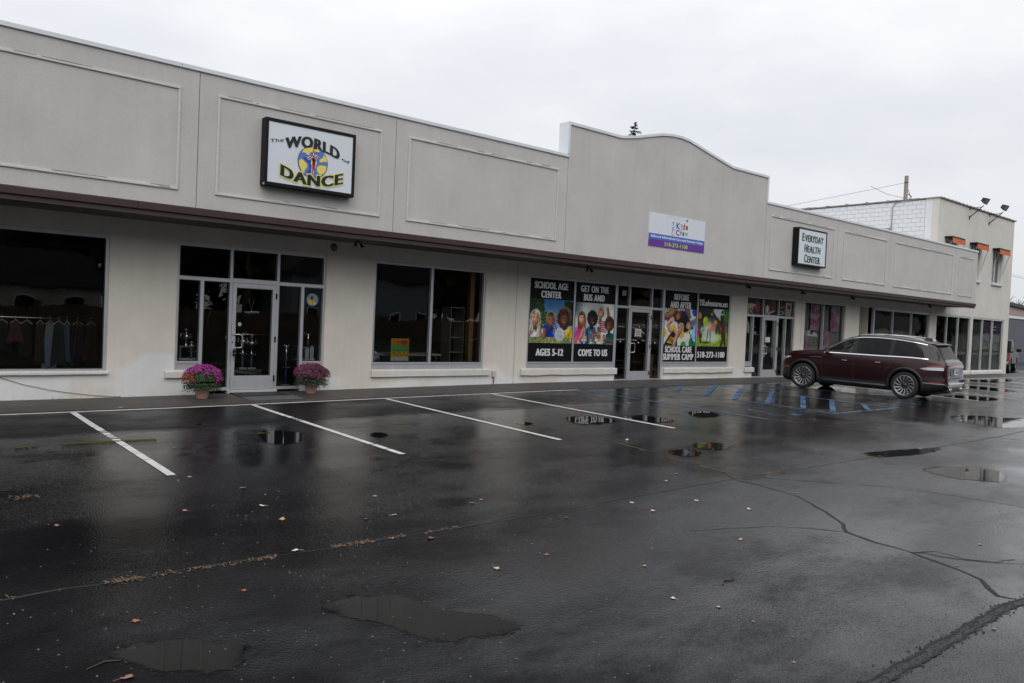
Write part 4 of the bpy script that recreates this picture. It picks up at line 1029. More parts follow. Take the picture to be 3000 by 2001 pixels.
c.cloth([(.05, .86), (.08, .62), (.14, .70), (.20, .62), (.24, .86)], (206, 206, 208), 2); c.limb([(.01, .84), (.04, .66), (.07, .50)], .035, SK1); c.limb([(.27, .84), (.25, .66), (.23, .50)], .035, SK1)
c.cloth([(.33, .86), (.32, .62), (.40, .54), (.58, .54), (.66, .62), (.68, .86)], (28, 74, 178), 3); c.limb([(.36, .72), (.35, .86)], .04, SK2)
for k in range(26): c.ell(.55+.14*((k*37) % 17)/17, .56+.26*((k*53) % 23)/23, .010, .012, (214, 222, 240), .4)
c.cloth([(.76, .86), (.76, .66), (.84, .74), (.92, .62), (.99, .64), (1.0, .86)], (208, 176, 30), 5); c.limb([(.74, .84), (.75, .62)], .035, SK3)
c.head(.145, .44, .112, SK1, (190, 176, 158), 'long', 3, .05, 3, .85, 1.25); c.head(.49, .46, .108, SK2, (120, 92, 74), 'short', 0, .02, 7, .8, 1.0); c.head(.80, .43, .115, SK3, (70, 44, 36), 'curly', -6, -.05, 9, .55, 1.1)
c.speckle(4); c.ell(.705, .80, .115, .158, (178, 182, 192), .05); c.ell(.705, .80, .108, .15, (204, 207, 216), .05)
c.put((np.abs(np.hypot((c.x-.705)/.075, (c.y-.80)/.105)-.6) < .38)*(c.vn(c.x*70, c.y*50, 2) > .52)*.45, (150, 155, 170))
poster('black photo poster of three smiling children, SCHOOL AGE CENTER, AGES 5-12', 13.535, 15.145, .60, 2.79, [('SCHOOL AGE', .10, .86, .032, .115), ('CENTER', .25, .71, .140, .225), ('AGES 5-12', .18, .81, .845, .933)], c, .24, .776)
c = Canvas(150, 108); c.grad((176, 186, 188), (206, 212, 210), 0, 1); c.ell(.08, .08, .16, .22, (84, 108, 112), .9); c.ell(.95, .4, .25, .5, (226, 228, 224), .9); c.ell(.3, .3, .2, .4, (196, 200, 200), 1)
c.limb([(.82, .12), (.85, .26), (.82, .42)], .035, (168, 132, 88)); c.cloth([(.60, .42), (.74, .40), (.82, .50), (.80, .72), (.58, .72)], (206, 200, 202), 4)
for k in range(6): c.limb([(.60, .45+k*.048), (.70, .435+k*.048), (.81, .47+k*.048)], .011, (176, 40, 50))
c.head(.655, .235, .085, SK1, (176, 138, 92), 'short', 8, -.18, 4, .25, 1.2)
c.cloth([(.02, 1.0), (.0, .62), (.10, .56), (.24, .62), (.24, 1.0)], (206, 84, 142), 6); c.head(.175, .38, .095, SK1, (112, 76, 54), 'long', -4, .20, 5, .5, .8)
c.limb([(.10, .96), (.20, .80), (.23, .62)], .03, SK1); c.limb([(.30, .92), (.28, .76), (.25, .60)], .028, SK1); c.ell(.245, .55, .045, .05, (206, 70, 100), .4)
c.cloth([(.28, 1.0), (.28, .66), (.36, .56), (.50, .58), (.56, .72), (.54, 1.0)], (40, 108, 150), 8); c.limb([(.31, .70), (.32, .96)], .035, (36, 100, 146)); c.head(.44, .40, .105, SK4, (22, 18, 18), 'afro', 6, .16, 6, .05, 1.2)
c.cloth([(.78, 1.0), (.80, .76), (.90, .70), (1.0, .74), (1.0, 1.0)], (30, 110, 126), 9); c.head(.885, .52, .100, SK3, (70, 48, 36), 'afro', 4, -.30, 8, .25, .6); c.limb([(.98, .94), (.88, .92), (.80, .90)], .03, SK3)
blk = [(214, 60, 50), (70, 150, 70), (226, 196, 50), (60, 110, 180), (226, 130, 50), (200, 70, 120), (240, 240, 236)]
k = 0
for bx_, n0, n1 in ((.40, 5, 3), (.445, 6, 5), (.53, 5, 2), (.575, 8, 4), (.62, 7, 1), (.73, 4, 0), (.10, 2, 3), (.19, 2, 1), (.27, 3, 2)):
    for q in range(n0):
        k += 3; cc_ = blk[(k+n1) % 7]; y0_, y1_ = .945-q*.062, 1.0-q*.062; c.rect(bx_, y0_, bx_+.05, y1_, cc_); c.rect(bx_+.036, y0_, bx_+.05, y1_, tuple(v*.72 for v in cc_)); c.rect(bx_, y1_-.012, bx_+.05, y1_, tuple(v*.8 for v in cc_))
c.speckle(5)
poster('black photo poster of children with toy blocks, GET ON THE BUS AND COME TO US', 15.215, 16.81, .60, 2.79, [('GET ON THE', .12, .83, .032, .115), ('BUS AND', .20, .73, .140, .225), ('COME TO US', .12, .86, .845, .933)], c, .25, .776)
c = Canvas(150, 108); c.grad((206, 210, 214), (222, 222, 222), 0, 1)
for (a, b, r_, col) in ((.13, .22, .105, (34, 86, 186)), (.70, .10, .10, (36, 92, 190)), (.97, .04, .11, (40, 90, 188)), (.0, .66, .09, (206, 194, 40)), (.28, .60, .11, (222, 186, 40)), (.55, .66, .10, (226, 192, 50)), (.62, 1.0, .09, (60, 166, 70)), (.93, .92, .14, (34, 140, 60)), (.74, .58, .07, (216, 186, 50))): c.ell(a, b, r_, r_*1.35, col, .06)
c.cloth([(.05, .0), (.26, .0), (.28, .12), (.18, .20)], (160, 176, 84), 2); c.limb([(.0, .24), (.16, .20), (.28, .10), (.34, .02)], .06, SK2); c.limb([(.66, .0), (.74, .10), (.80, .20)], .035, SK2)
c.ell(.53, .26, .15, .22, (52, 34, 30), .3); c.head(.40, .20, .10, SK2, (56, 38, 32), 'short', -122, .1, 3, .1, .9)
c.cloth([(.84, .30), (1.0, .22), (1.0, .9), (.92, .86), (.80, .62)], (128, 170, 204), 6); c.ell(.66, .40, .15, .23, (26, 22, 24), .2); c.head(.755, .43, .102, SK1, (28, 24, 26), 'short', -68, -.05, 5, .05, .9); c.limb([(.80, .62), (.86, .78), (.93, .90)], .012, (24, 24, 34))
c.limb([(.24, .30), (.11, .44), (.17, .56), (.27, .62)], .048, SK1); c.ell(.26, .30, .05, .06, SK1, .3)
c.cloth([(.0, 1.0), (.14, .76), (.28, .60), (.40, .72), (.44, 1.0)], (34, 30, 36), 7); c.cloth([(.10, .92), (.20, .74), (.32, .80), (.27, .96)], (214, 166, 40), 8)
c.head(.51, .55, .098, (222, 160, 140), (206, 172, 132), 'short', 24, .05, 9, .3, .8); c.limb([(.44, .68), (.37, .84), (.33, 1.0)], .05, SK1); c.speckle(4)
poster('black photo poster of children lying on coloured dots, BEFORE AND AFTER SCHOOL CARE SUMMER CAMP', 19.065, 20.66, .60, 2.785, [('BEFORE', .27, .74, .035, .122), ('AND AFTER', .16, .82, .145, .235), ('SCHOOL CARE', .06, .90, .785, .873), ('SUMMER CAMP', .01, .96, .89, .98)], c, .245, .775)
c = Canvas(150, 108); c.grad((96, 124, 116), (120, 140, 110), 0, .62); c.ell(.62, .06, .22, .22, (206, 218, 224), .8); c.poly([(.40, .42), (.48, .08), (.76, .36), (.76, .44)], (84, 92, 92)); c.poly([(.44, .12), (.48, .06), (.80, .38), (.74, .40)], (44, 48, 48)); c.rect(.62, .40, 1, .64, (112, 116, 108))
bush(c, -.1, -.2, .5, .5, (30, 44, 34), 4); bush(c, .74, .0, 1.1, .42, (66, 120, 40), 6); c.grad((122, 168, 40), (160, 186, 52), .64, 1)
c.put(np.clip((c.y-.64)*20, 0, 1)*.5, np.array((140, 180, 44))*(.6+.7*c.vn(c.x*40, c.y*30, 3))[..., None])
c.ell(.42, .76, .28, .14, (214, 232, 202), .9); c.ell(.36, .58, .16, .26, (196, 212, 204), 1.0); c.ell(.30, .90, .14, .03, (70, 92, 30), .8)
c.limb([(.07, .40), (.08, .62)], .055, (120, 76, 62)); c.limb([(.06, .62), (.10, .72)], .06, (186, 50, 120)); c.limb([(.09, .70), (.11, .88)], .03, (110, 70, 56)); c.ell(.10, .36, .045, .07, (80, 52, 44), .4)
c.limb([(.34, .58), (.31, .90)], .014, (150, 128, 104)); c.limb([(.42, .58), (.43, .88)], .014, (150, 128, 104))
c.limb([(.64, .42), (.62, .62)], .035, (120, 72, 58)); c.limb([(.70, .42), (.72, .64)], .03, (104, 64, 54))
c.limb([(.82, .34), (.84, .52), (.82, .62)], .062, (104, 60, 46)); c.limb([(.80, .64), (.84, .78), (.80, .96)], .036, (96, 54, 42)); c.limb([(.88, .62), (.90, .80), (.92, .95)], .036, (92, 52, 42)); c.limb([(.84, .40), (.94, .42), (1.0, .40)], .022, (112, 66, 50)); c.limb([(.80, .40), (.70, .50)], .02, (112, 66, 50)); c.ell(.80, .22, .06, .11, (58, 38, 34), .35); c.limb([(.79, .24), (.78, .38)], .04, (56, 36, 32)); c.ell(.80, .13, .05, .025, (196, 188, 180), .7)
for (x, y, a, b, col) in ((.42, .50, .085, .115, (222, 150, 112)), (.25, .34, .08, .13, (164, 196, 34)), (.16, .57, .055, .08, (104, 186, 156)), (.58, .36, .048, .07, (220, 146, 56)), (.06, .20, .06, .09, (212, 122, 56)), (.45, .14, .03, .04, (150, 190, 50))): c.ell(x, y, a, b, col, .08); c.ell(x-a*.3, y-b*.3, a*.4, b*.4, tuple(min(255, v*1.15) for v in col), .9)
c.speckle(4)
poster('black photo poster of a garden sprinkler game, web address and phone number', 20.74, 22.395, .60, 2.785, [('TSLadventures.net', .02, .96, .085, .175), ('518-273-1100', .03, .93, .855, .945)], c, .215, .775)

# ------------------------------------------------------------------ things behind the glass
def paper(name, label, cat, x0, x1, z0, z1, y, col, extra=None):
    t = empty(name, ((x0+x1)/2, y, z0), label, cat)
    build('sheet', MB().box(x0, x1, y, y+.004, z0, z1), ink(col), t)
    if extra: extra(t, y-.002)
    return t
def hand_poster(t, y):
    x0, x1, z0, z1 = 9.47, 9.955, .60, 1.12
    cv = Canvas(48, 52); cv.grad((236, 176, 40), (236, 150, 30), 0, .3); cv.ell(.75, .16, .22, .09, (216, 84, 40), .6); cv.rect(0, .30, 1, .58, (104, 196, 92)); cv.rect(0, .58, 1, .84, (234, 190, 20)); cv.rect(0, .84, 1, 1, (208, 214, 208))
    cv.speckle(6); cv.mesh('coloured_bands', x0+.003, x1-.003, z0+.003, z1-.003, y, t)
    letter_obj('lettering', [fit_text('TSL', x0+.12, x1-.03, z0+.335, z0+.46, -.012), fit_text('ROCKS', x0+.06, x1-.02, z0+.12, z0+.275, -.014)], y-.003, ink((44, 46, 30)), t)
paper('hand_drawn_poster', 'yellow and green hand drawn poster propped inside the two pane window', 'poster', 9.47, 9.955, .60, 1.12, .16, (220, 200, 80), hand_poster)
t = empty('foil_bag', (9.1, .3, .55), 'crumpled silvery bag in the lower left corner of the two pane window', 'bag')
mb = MB(); g_ = 9
for j in range(g_):
    for i in range(g_):
        u, v = i/(g_-1), j/(g_-1); q = mnoise.noise(Vector((u*5, v*5, 2)))
        mb.v.append((8.97+u*.22+(1-v)*.02+q*.03, .22+q*.10, .60+v*.26*(1-.5*abs(u-.4))))
for j in range(g_-1):
    for i in range(g_-1): a = j*g_+i; mb.f.append((a, a+1, a+g_+1, a+g_)); mb.m.append(0)
build('foil', mb, mat('silver_foil', (.6, .62, .65), .25, .8), t)
t = empty('folding_table', (10.4, .8, .03), 'long grey folding table inside the two pane window', 'table')
build('tabletop', MB().box(9.3, 11.15, .55, 1.25, .70, .745), mat('grey_laminate', (.42, .40, .37), .45), t)
for x in (9.4, 11.05):
    for y in (.62, 1.18): build('leg', MB().tube([(x, y, .03), (x, y, .70)], .014, 6), M['steel'], t)
t = empty('white_shelf', (11.75, .5, .03), 'white open shelf unit against the post inside the two pane window', 'shelf')
shm = mat('white_laminate', (.20, .21, .20), .5)
for z in (.40, .78, 1.15, 1.55, 1.9): build('shelf_board', MB().box(11.42, 11.80, .55, .95, z, z+.025), shm, t)
for x in (11.40, 11.80): build('side_panel', MB().box(x, x+.02, .55, .95, .03, 1.93), shm, t)
t = empty('wood_post', (11.9, .34, .03), 'varnished wooden post just inside the right edge of the two pane window', 'post')
build('post', MB().box(11.80, 11.93, .30, .44, .03, 2.9), M['wood'], t, bevel=.005); build('foot', MB().box(11.78, 11.95, .28, .46, .03, .10), M['wood'], t)
build('knot', MB().lathe([(0, -.001), (.02, 0)], (11.86, .2985, 1.4), 10, axis='y'), ink((70, 40, 20)), t)

silver = mat('trophy_silver', (.75, .76, .78), .18, 1.0); teal = mat('trophy_column_teal', (.13, .33, .36), .2, .4, var=.4, vscale=20); bluec = mat('trophy_column_blue', (.06, .16, .42), .2, .5); marble = mat('trophy_base', (.55, .56, .58), .3)
def trophy(x, y, z, h, cols, mc, label, cup=True, shelf=True):
    t = empty('trophy', (x, y, z), label, 'trophy', 'trophies in the entrance windows')
    w = .05+.055*(cols-1)
    build('base', MB().box(x-w-.03, x+w+.03, y-.05, y+.05, z, z+.04), marble, t, bevel=.005)
    ch = h*.42
    for i in range(cols):
        px_ = x + (0 if cols == 1 else -w+2*w*i/(cols-1))
        build('column', MB().lathe([(.02, .04), (.024, .06), (.02, ch*.3), (.024, ch*.5), (.02, ch*.7), (.022, ch)], (px_, y, z), 10), mc, t, smooth=True)
    build('platform', MB().box(x-w-.03, x+w+.03, y-.045, y+.045, z+ch, z+ch+.025), silver, t)
    z0 = z+ch+.025; hh = h-ch-.025
    if cup:
        build('cup', MB().lathe([(.03, 0), (.012, hh*.15), (.016, hh*.3), (.055, hh*.45), (.075, hh*.66), (.05, hh*.68), (.012, hh*.7), (.02, hh*.78), (.045, hh*.9), (.05, hh)], (x, y, z0), 14), silver, t, smooth=True)
        for sg in (-1, 1): build('cup_handle', MB().tube([(x+sg*.05, y, z0+hh*.45), (x+sg*.11, y, z0+hh*.55), (x+sg*.10, y, z0+hh*.72), (x+sg*.055, y, z0+hh*.66)], .007, 6), silver, t, smooth=True)
    else:
        build('figure', MB().lathe([(.02, 0), (.014, hh*.2), (.03, hh*.35), (.022, hh*.5), (.03, hh*.68), (.012, hh*.74), (.024, hh*.84), (.004, hh*.92)], (x, y, z0), 10), silver, t, smooth=True)
        build('raised_arms', MB().tube([(x-.05, y, z0+hh), (x-.02, y, z0+hh*.68), (x+.02, y, z0+hh*.68), (x+.06, y, z0+hh)], .007, 6), silver, t, smooth=True)
build('display_shelf', MB().box(4.72, 5.10, .15, .6, .585, .605).box(7.26, 7.63, .15, .6, .585, .605), ink((120, 120, 118)), shop)
trophy(4.93, .26, .605, .60, 2, teal, 'silver cup trophy on two teal columns in the left sidelight'); trophy(5.06, .33, .605, .36, 1, bluec, 'small trophy with a blue column beside the twin teal trophy')
trophy(7.34, .28, .605, .62, 2, bluec, 'blue twin column trophy with a figure in the right sidelight', cup=False); trophy(7.50, .33, .605, .60, 2, bluec, 'blue trophy standing just right of the twin column one in the right sidelight', cup=False)
for k, (px_, hh) in enumerate(((7.42, .28), (7.53, .33))):
    pl = empty('award_plaque', (px_, .2, .605), ('lower', 'taller')[k] + ' pale pointed award plaque before the blue trophies', 'award', 'trophies in the entrance windows')
    build('plaque', MB().prism([(px_-.04, .63), (px_+.04, .63), (px_+.045, .605+hh*.8), (px_, .605+hh), (px_-.045, .605+hh*.8)], .19, .205), marble, pl, fixn=True); build('foot', MB().box(px_-.055, px_+.055, .16, .24, .606, .63), marble, pl)
trophy(7.02, .34, .05, .92, 1, bluec, 'tall slim trophy on the floor in the sidelight right of the door', cup=False)
for k, (px_, zz, n_) in enumerate(((5.98, 1.02, 'left'), (6.24, .98, 'middle'), (6.43, 1.03, 'right'))):
    trophy(px_, .75, .38, .82-.05*k, 1, teal, 'dim silver cup trophy seen through the door glass, %s one' % n_)
build('display_bench', MB().box(5.8, 6.6, .6, 1.0, .30, .38), M['interior'], shop)
# hanging V shaped medal and the round stickers
t = empty('hanging_medal', (6.25, .4, 1.62), 'small medal hanging on a pale ribbon behind the door glass', 'medal')
build('ribbon', MB().tube([(6.20, .4, 1.85), (6.255, .4, 1.62), (6.31, .4, 1.85)], .005, 6), ink((170, 170, 165)), t); build('disc', MB().lathe([(0, -.004), (.02, -.004), (.02, .004)], (6.255, .4, 1.605), 12, axis='y'), silver, t)
def sticker(label, cx_, cz_, r_, col, rim=None, y=GY-.006):
    t = empty('round_sticker', (cx_, y, cz_), label, 'sticker')
    if rim:
        m_ = MB(); disc(m_, cx_, cz_, r_*1.0, r_*1.0, y); build('rim', m_, ink(rim), t)
    m_ = MB(); disc(m_, cx_, cz_, r_*(.86 if rim else 1), r_*(.86 if rim else 1), y-.0015); build('face', m_, ink(col), t)
    return t
t = sticker('round blue rimmed picture sticker high in the right sidelight', 7.445, 1.905, .135, (128, 136, 130), (88, 128, 176))
m_ = MB(); disc(m_, 7.41, 1.87, .06, .075, GY-.010); build('yellow_patch', m_, ink((196, 166, 52)), t); m_ = MB(); disc(m_, 7.43, 1.94, .04, .045, GY-.0115); build('brown_patch', m_, ink((92, 52, 36)), t)
m_ = MB(); disc(m_, 7.485, 1.83, .045, .03, GY-.010); build('white_patch', m_, ink((180, 180, 170)), t)
t = sticker('small pale round sticker on the trophy shop door', 5.90, 1.335, .038, (150, 186, 190), (190, 196, 190))
for k, (x, z) in enumerate(((17.16, 1.18), (17.96, 1.16), (18.72, 1.165))): sticker('white dot sticker on the %s glass of the poster entrance' % ('left', 'door', 'right')[k], x, z, .024, (206, 206, 206))
sticker('tiny white dot sticker above the notice on the poster entrance door', 17.97, 1.63, .02, (180, 190, 190))
def notice(t, y):
    for k in range(4): build('text_line', MB().box(17.80+.01*k, 18.04-.02*(k % 2), y-.001, y, 1.50-k*.055, 1.522-k*.055), ink((110, 90, 96) if k % 2 else (150, 100, 100)), t)
paper('door_notice', 'square paper notice taped to the poster entrance door', 'notice', 17.78, 18.07, 1.33, 1.57, GY-.008, (196, 190, 186), notice)
def mark(t, y): build('print_block', MB().box(17.20, 17.28, y-.001, y, 2.58, 2.66), ink((120, 120, 118)), t)
paper('window_note', 'small white note high in the left transom of the poster entrance', 'notice', 17.155, 17.32, 2.52, 2.68, GY-.008, (150, 152, 150), mark)
def mark2(t, y): build('print_block', MB().box(24.80, 24.93, y-.001, y, 1.33, 1.36), ink((150, 150, 150)), t)
paper('door_notice', 'white notice on the curtained entrance door', 'notice', 24.74, 25.03, 1.28, 1.46, GY-.008, (206, 208, 212), mark2)
def mark3(t, y): build('print_block', MB().box(24.585, 24.62, y-.001, y, 1.21, 1.23), ink((150, 150, 150)), t)
paper('window_note', 'small white card low at the left of the curtained entrance door', 'notice', 24.575, 24.63, 1.14, 1.26, GY-.008, (206, 206, 206), mark3)
t = empty('brown_cabinet', (18.72, .5, .03), 'brown wooden cabinet behind the right sidelight of the poster entrance', 'cabinet')
build('carcass', MB().box(18.50, 18.95, .30, .75, .03, .78), M['wood'], t); build('top', MB().box(18.48, 18.97, .28, .77, .78, .81), M['wood'], t); build('door_knob', MB().lathe([(0, -.02), (.015, -.015), (.012, 0)], (18.6, .2995, .5), 8, axis='y'), M['steel'], t)

def garment(x, y, ztop, w, l, col, label, tank=False):
    t = empty('garment', (x, y, ztop), label, 'clothing', 'costumes on the clothes rack')
    mm = ink(tuple(int(c_*.62) for c_ in col), .8)
    n, k_ = 7, 9; mb = MB()
    for j in range(k_):
        v = j/(k_-1)
        for i in range(n):
            u = i/(n-1)*2-1
            ww = w*(.55+.45*v) if not tank else w*(1-.25*math.sin(v*3))
            mb.v.append((x+u*ww/2, y+.03*math.sin(u*5+x*9)*v+.02*mnoise.noise(Vector((u*2, v*2, x))), ztop-.06*abs(u)-l*v))
    for j in range(k_-1):
        for i in range(n-1): a = j*n+i; mb.f.append((a, a+1, a+n+1, a+n)); mb.m.append(0)
    o = build('cloth', mb, mm, t, smooth=True); 
    build('hanger', MB().tube([(x-w*.3, y, ztop-.04), (x, y, ztop+.03), (x+w*.3, y, ztop-.04)], .008, 6).tube([(x, y, ztop+.03), (x, y, ztop+.11)], .004, 5), ink((190, 190, 185)), t)
rk = empty('clothes_rack', (2.4, 1.0, .03), 'metal clothes rack with costumes inside the big left window', 'rack')
build('rail', MB().tube([(.9, 1.0, 1.32), (3.6, 1.0, 1.32)], .016, 8), M['steel'], rk, smooth=True)
for x in (1.75, 3.2):
    for sg in (-1, 1): build('leg', MB().tube([(x, 1.0, 1.32), (x+sg*.18, 1.0+sg*.3, .05)], .013, 6), M['steel'], rk)
gc_ = [(1.75, (70, 120, 140), .34, .55, 'pale blue top hanging at the left of the rack'), (2.0, (40, 34, 40), .3, .5, 'dark top hanging left of the middle of the rack'), (2.2, (120, 70, 80), .28, .35, 'dull pink top on the rack'), (2.38, (46, 40, 38), .28, .6, 'dark brown costume on the rack'),
       (2.58, (90, 60, 44), .2, .72, 'rust costume left of the white dress on the rack'), (2.74, (196, 206, 222), .24, .82, 'white dress hanging in the middle of the rack'), (2.88, (30, 74, 60), .28, .76, 'dark green costume right of the white dress'), (3.02, (120, 140, 176), .16, .72, 'pale grey blue costume on the rack'), (3.2, (58, 40, 60), .3, .6, 'dark purple top towards the right end of the rack'), (3.42, (90, 44, 40), .26, .66, 'dark red costume at the right end of the rack')]
for x, col, w, l_, lb_ in gc_: garment(x, 1.0+random.uniform(-.04, .04), 1.25, w, l_, col, lb_)
# white sheer curtains and the salon prints of the third entrance
sheer = mat('sheer_curtain', (.72, .76, .74), .9, var=.12, vscale=3, stretch=(6, 1, .5)); grey_curt = mat('grey_curtain', (.36, .36, .33), .9, var=.2, vscale=2, stretch=(6, 1, .4))
def curtain(x0, x1, z0, z1, y, mm, label, amp=.03, fq=40):
    t = empty('curtain', ((x0+x1)/2, y, z0), label, 'curtain')
    n = max(8, int((x1-x0)*50)); mb = MB()
    for i in range(n+1):
        x = x0+(x1-x0)*i/n; yy = y+amp*math.sin(x*fq)+.6*amp*math.sin(x*fq*.37+1)
        mb.v.append((x, yy, z1)); mb.v.append((x+.01*math.sin(x*9), yy*1.02, z0))
    for i in range(n): a = 2*i; mb.f.append((a, a+1, a+3, a+2)); mb.m.append(0)
    build('drape', mb, mm, t, smooth=True); build('curtain_rod', MB().tube([(x0-.03, y, z1+.01), (x1+.03, y, z1+.01)], .01, 6), M['steel'], t)
curtain(23.5, 23.8, .72, 2.15, .26, sheer, 'white sheer curtain in the far left sidelight of the curtained entrance'); curtain(24.75, 25.15, .72, 2.1, .3, sheer, 'white sheer curtain seen through the curtained entrance door'); curtain(25.5, 25.85, .72, 2.1, .26, sheer, 'white sheer curtain in the sidelight right of the curtained door')
def salon(label, x0, x1, seed):
    cv = Canvas(56, 40, (34, 32, 36)); rg = random.Random(seed)
    if seed == 1: cv.ell(.72, .45, .16, .5, (120, 52, 44), .5); cv.ell(.62, .55, .2, .1, (150, 70, 50), .5); cv.rect(0, .5, .42, 1, (176, 168, 158)); cv.ell(.28, .82, .14, .18, (70, 40, 30), .3); cv.ell(.28, .82, .08, .11, (180, 150, 120), .3); cv.ell(.3, .42, .3, .1, (200, 190, 170), .6)
    if seed == 2: cv.ell(.75, .3, .16, .35, (128, 44, 40), .5); cv.rect(.12, .4, .5, 1, (120, 70, 56)); cv.ell(.3, .6, .1, .25, (210, 204, 196), .3); cv.ell(.24, .85, .06, .14, (190, 150, 120), .3); cv.ell(.44, .9, .05, .12, (220, 210, 200), .3); cv.ell(.6, .8, .3, .06, (160, 166, 164), .5, -20)
    if seed == 3: cv.ell(.2, .45, .3, .05, (120, 116, 112), .6, -12); cv.ell(.2, .8, .2, .12, (190, 184, 176), .4); cv.ell(.2, .8, .14, .08, (44, 30, 30), .4); cv.rect(.5, .1, .92, .62, (196, 160, 150)); cv.ell(.72, .4, .12, .16, (90, 44, 36), .3); cv.rect(.48, .55, .9, 1, (148, 144, 138))
    cv.speckle(7)
    t = empty('transom_print', ((x0+x1)/2, GY-.01, 2.25), label, 'poster'); cv.mesh('photo_print', x0, x1, 2.245, 2.79, GY-.007, t)
    build('edge_strip', MB().box(x0, x1, GY-.008, GY-.004, 2.236, 2.244), ink((60, 58, 58)), t)
salon('dark salon print with a red figure in the left transom of the curtained entrance', 23.48, 24.42, 1); salon('dark salon print with bottles above the curtained entrance door', 24.49, 25.40, 2); salon('dark salon print with a pale cup in the right transom of the curtained entrance', 25.47, 26.44, 3)
# pink flower panels and grey curtains
curtain(27.25, 28.55, .5, 2.75, .20, grey_curt, 'grey curtain behind the left pane of the pink flower window'); curtain(28.65, 30.2, .5, 2.75, .20, grey_curt, 'grey curtain behind the right pane of the pink flower window')
def flower_panel(label, x0, x1, z0, z1, seed):
    cv = Canvas(36, 54, (198, 206, 210)); rg = random.Random(seed)
    for _ in range(26):
        a, b, r_ = rg.random(), rg.random()**.8, rg.uniform(.08, .26); cv.ell(a, b, r_, r_*.7, rg.choice([(206, 150, 178), (190, 110, 150), (214, 178, 196), (206, 196, 206), (172, 84, 130)]), .9)
    for _ in range(8): cv.ell(rg.random(), rg.random(), .05, .04, (222, 224, 222), .8)
    cv.speckle(5); t = empty('flower_panel', ((x0+x1)/2, .15, z0), label, 'panel')
    cv.mesh('printed_cloth', x0, x1, z0, z1, .105, t); build('hem_bar', MB().box(x0, x1, .103, .110, z0-.012, z0-.001), ink((190, 190, 192)), t)
flower_panel('pink flower panel high in the left pane', 27.76, 28.44, 1.80, 2.78, 4); flower_panel('pink flower panel high in the right pane', 29.29, 29.98, 1.79, 2.78, 9)
flower_panel('pale flower panel low at the left edge of the left pane', 27.22, 27.74, .62, 1.79, 11); flower_panel('pale lilac flower panel low in the right pane', 28.64, 29.26, .62, 1.76, 14)

# ------------------------------------------------------------------ doormats, potted mums, fallen leaves
def mat_obj(label, x0, x1, y0, y1, mm, rib):
    t = empty('doormat', ((x0+x1)/2, (y0+y1)/2, gz(6, -.5)+.02), label, 'doormat')
    z = lambda x, y: gz(x, y)+.02
    mb = MB(); n = 12
    for j in (0, 1):
        for i in range(n+1):
            x = x0+(x1-x0)*i/n; y = (y0, y1)[j]; mb.v.append((x, y, z(x, y)+.012)); mb.v.append((x, y, z(x, y)-.002))
    for i in range(n):
        a = 2*i; b = 2*(n+1)+2*i
        mb.f.append((a, a+2, b+2, b)); mb.m.append(0); mb.f.append((a, a+1, a+3, a+2)); mb.m.append(0); mb.f.append((b, b+2, b+3, b+1)); mb.m.append(0)
    mb.f.append((0, 2*(n+1), 2*(n+1)+1, 1)); mb.m.append(0); mb.f.append((2*n, 2*n+1, 4*n+3, 4*n+2)); mb.m.append(0)
    build('pad', mb, mm, t)
    rm = MB()
    for (a, b, c_, d) in ((x0, x1, y0, y0+.03), (x0, x1, y1-.03, y1)): rm.box(a, b, c_, d, z((a+b)/2, c_)+.008, z((a+b)/2, c_)+.0155)
    build('border', rm, rib, t)
mat_obj('black rubber doormat against the trophy shop door', 5.70, 6.70, -.62, -.05, mat('black_rubber', (.012, .012, .013), .6, bump=.6, bscale=80), M['black'])
mat_obj('worn grey doormat in front of the black one', 5.68, 6.72, -1.30, -.66, mat('grey_carpet', (.085, .085, .088), .9, var=.25, vscale=9, bump=.8, bscale=120), ink((70, 70, 72), .9))

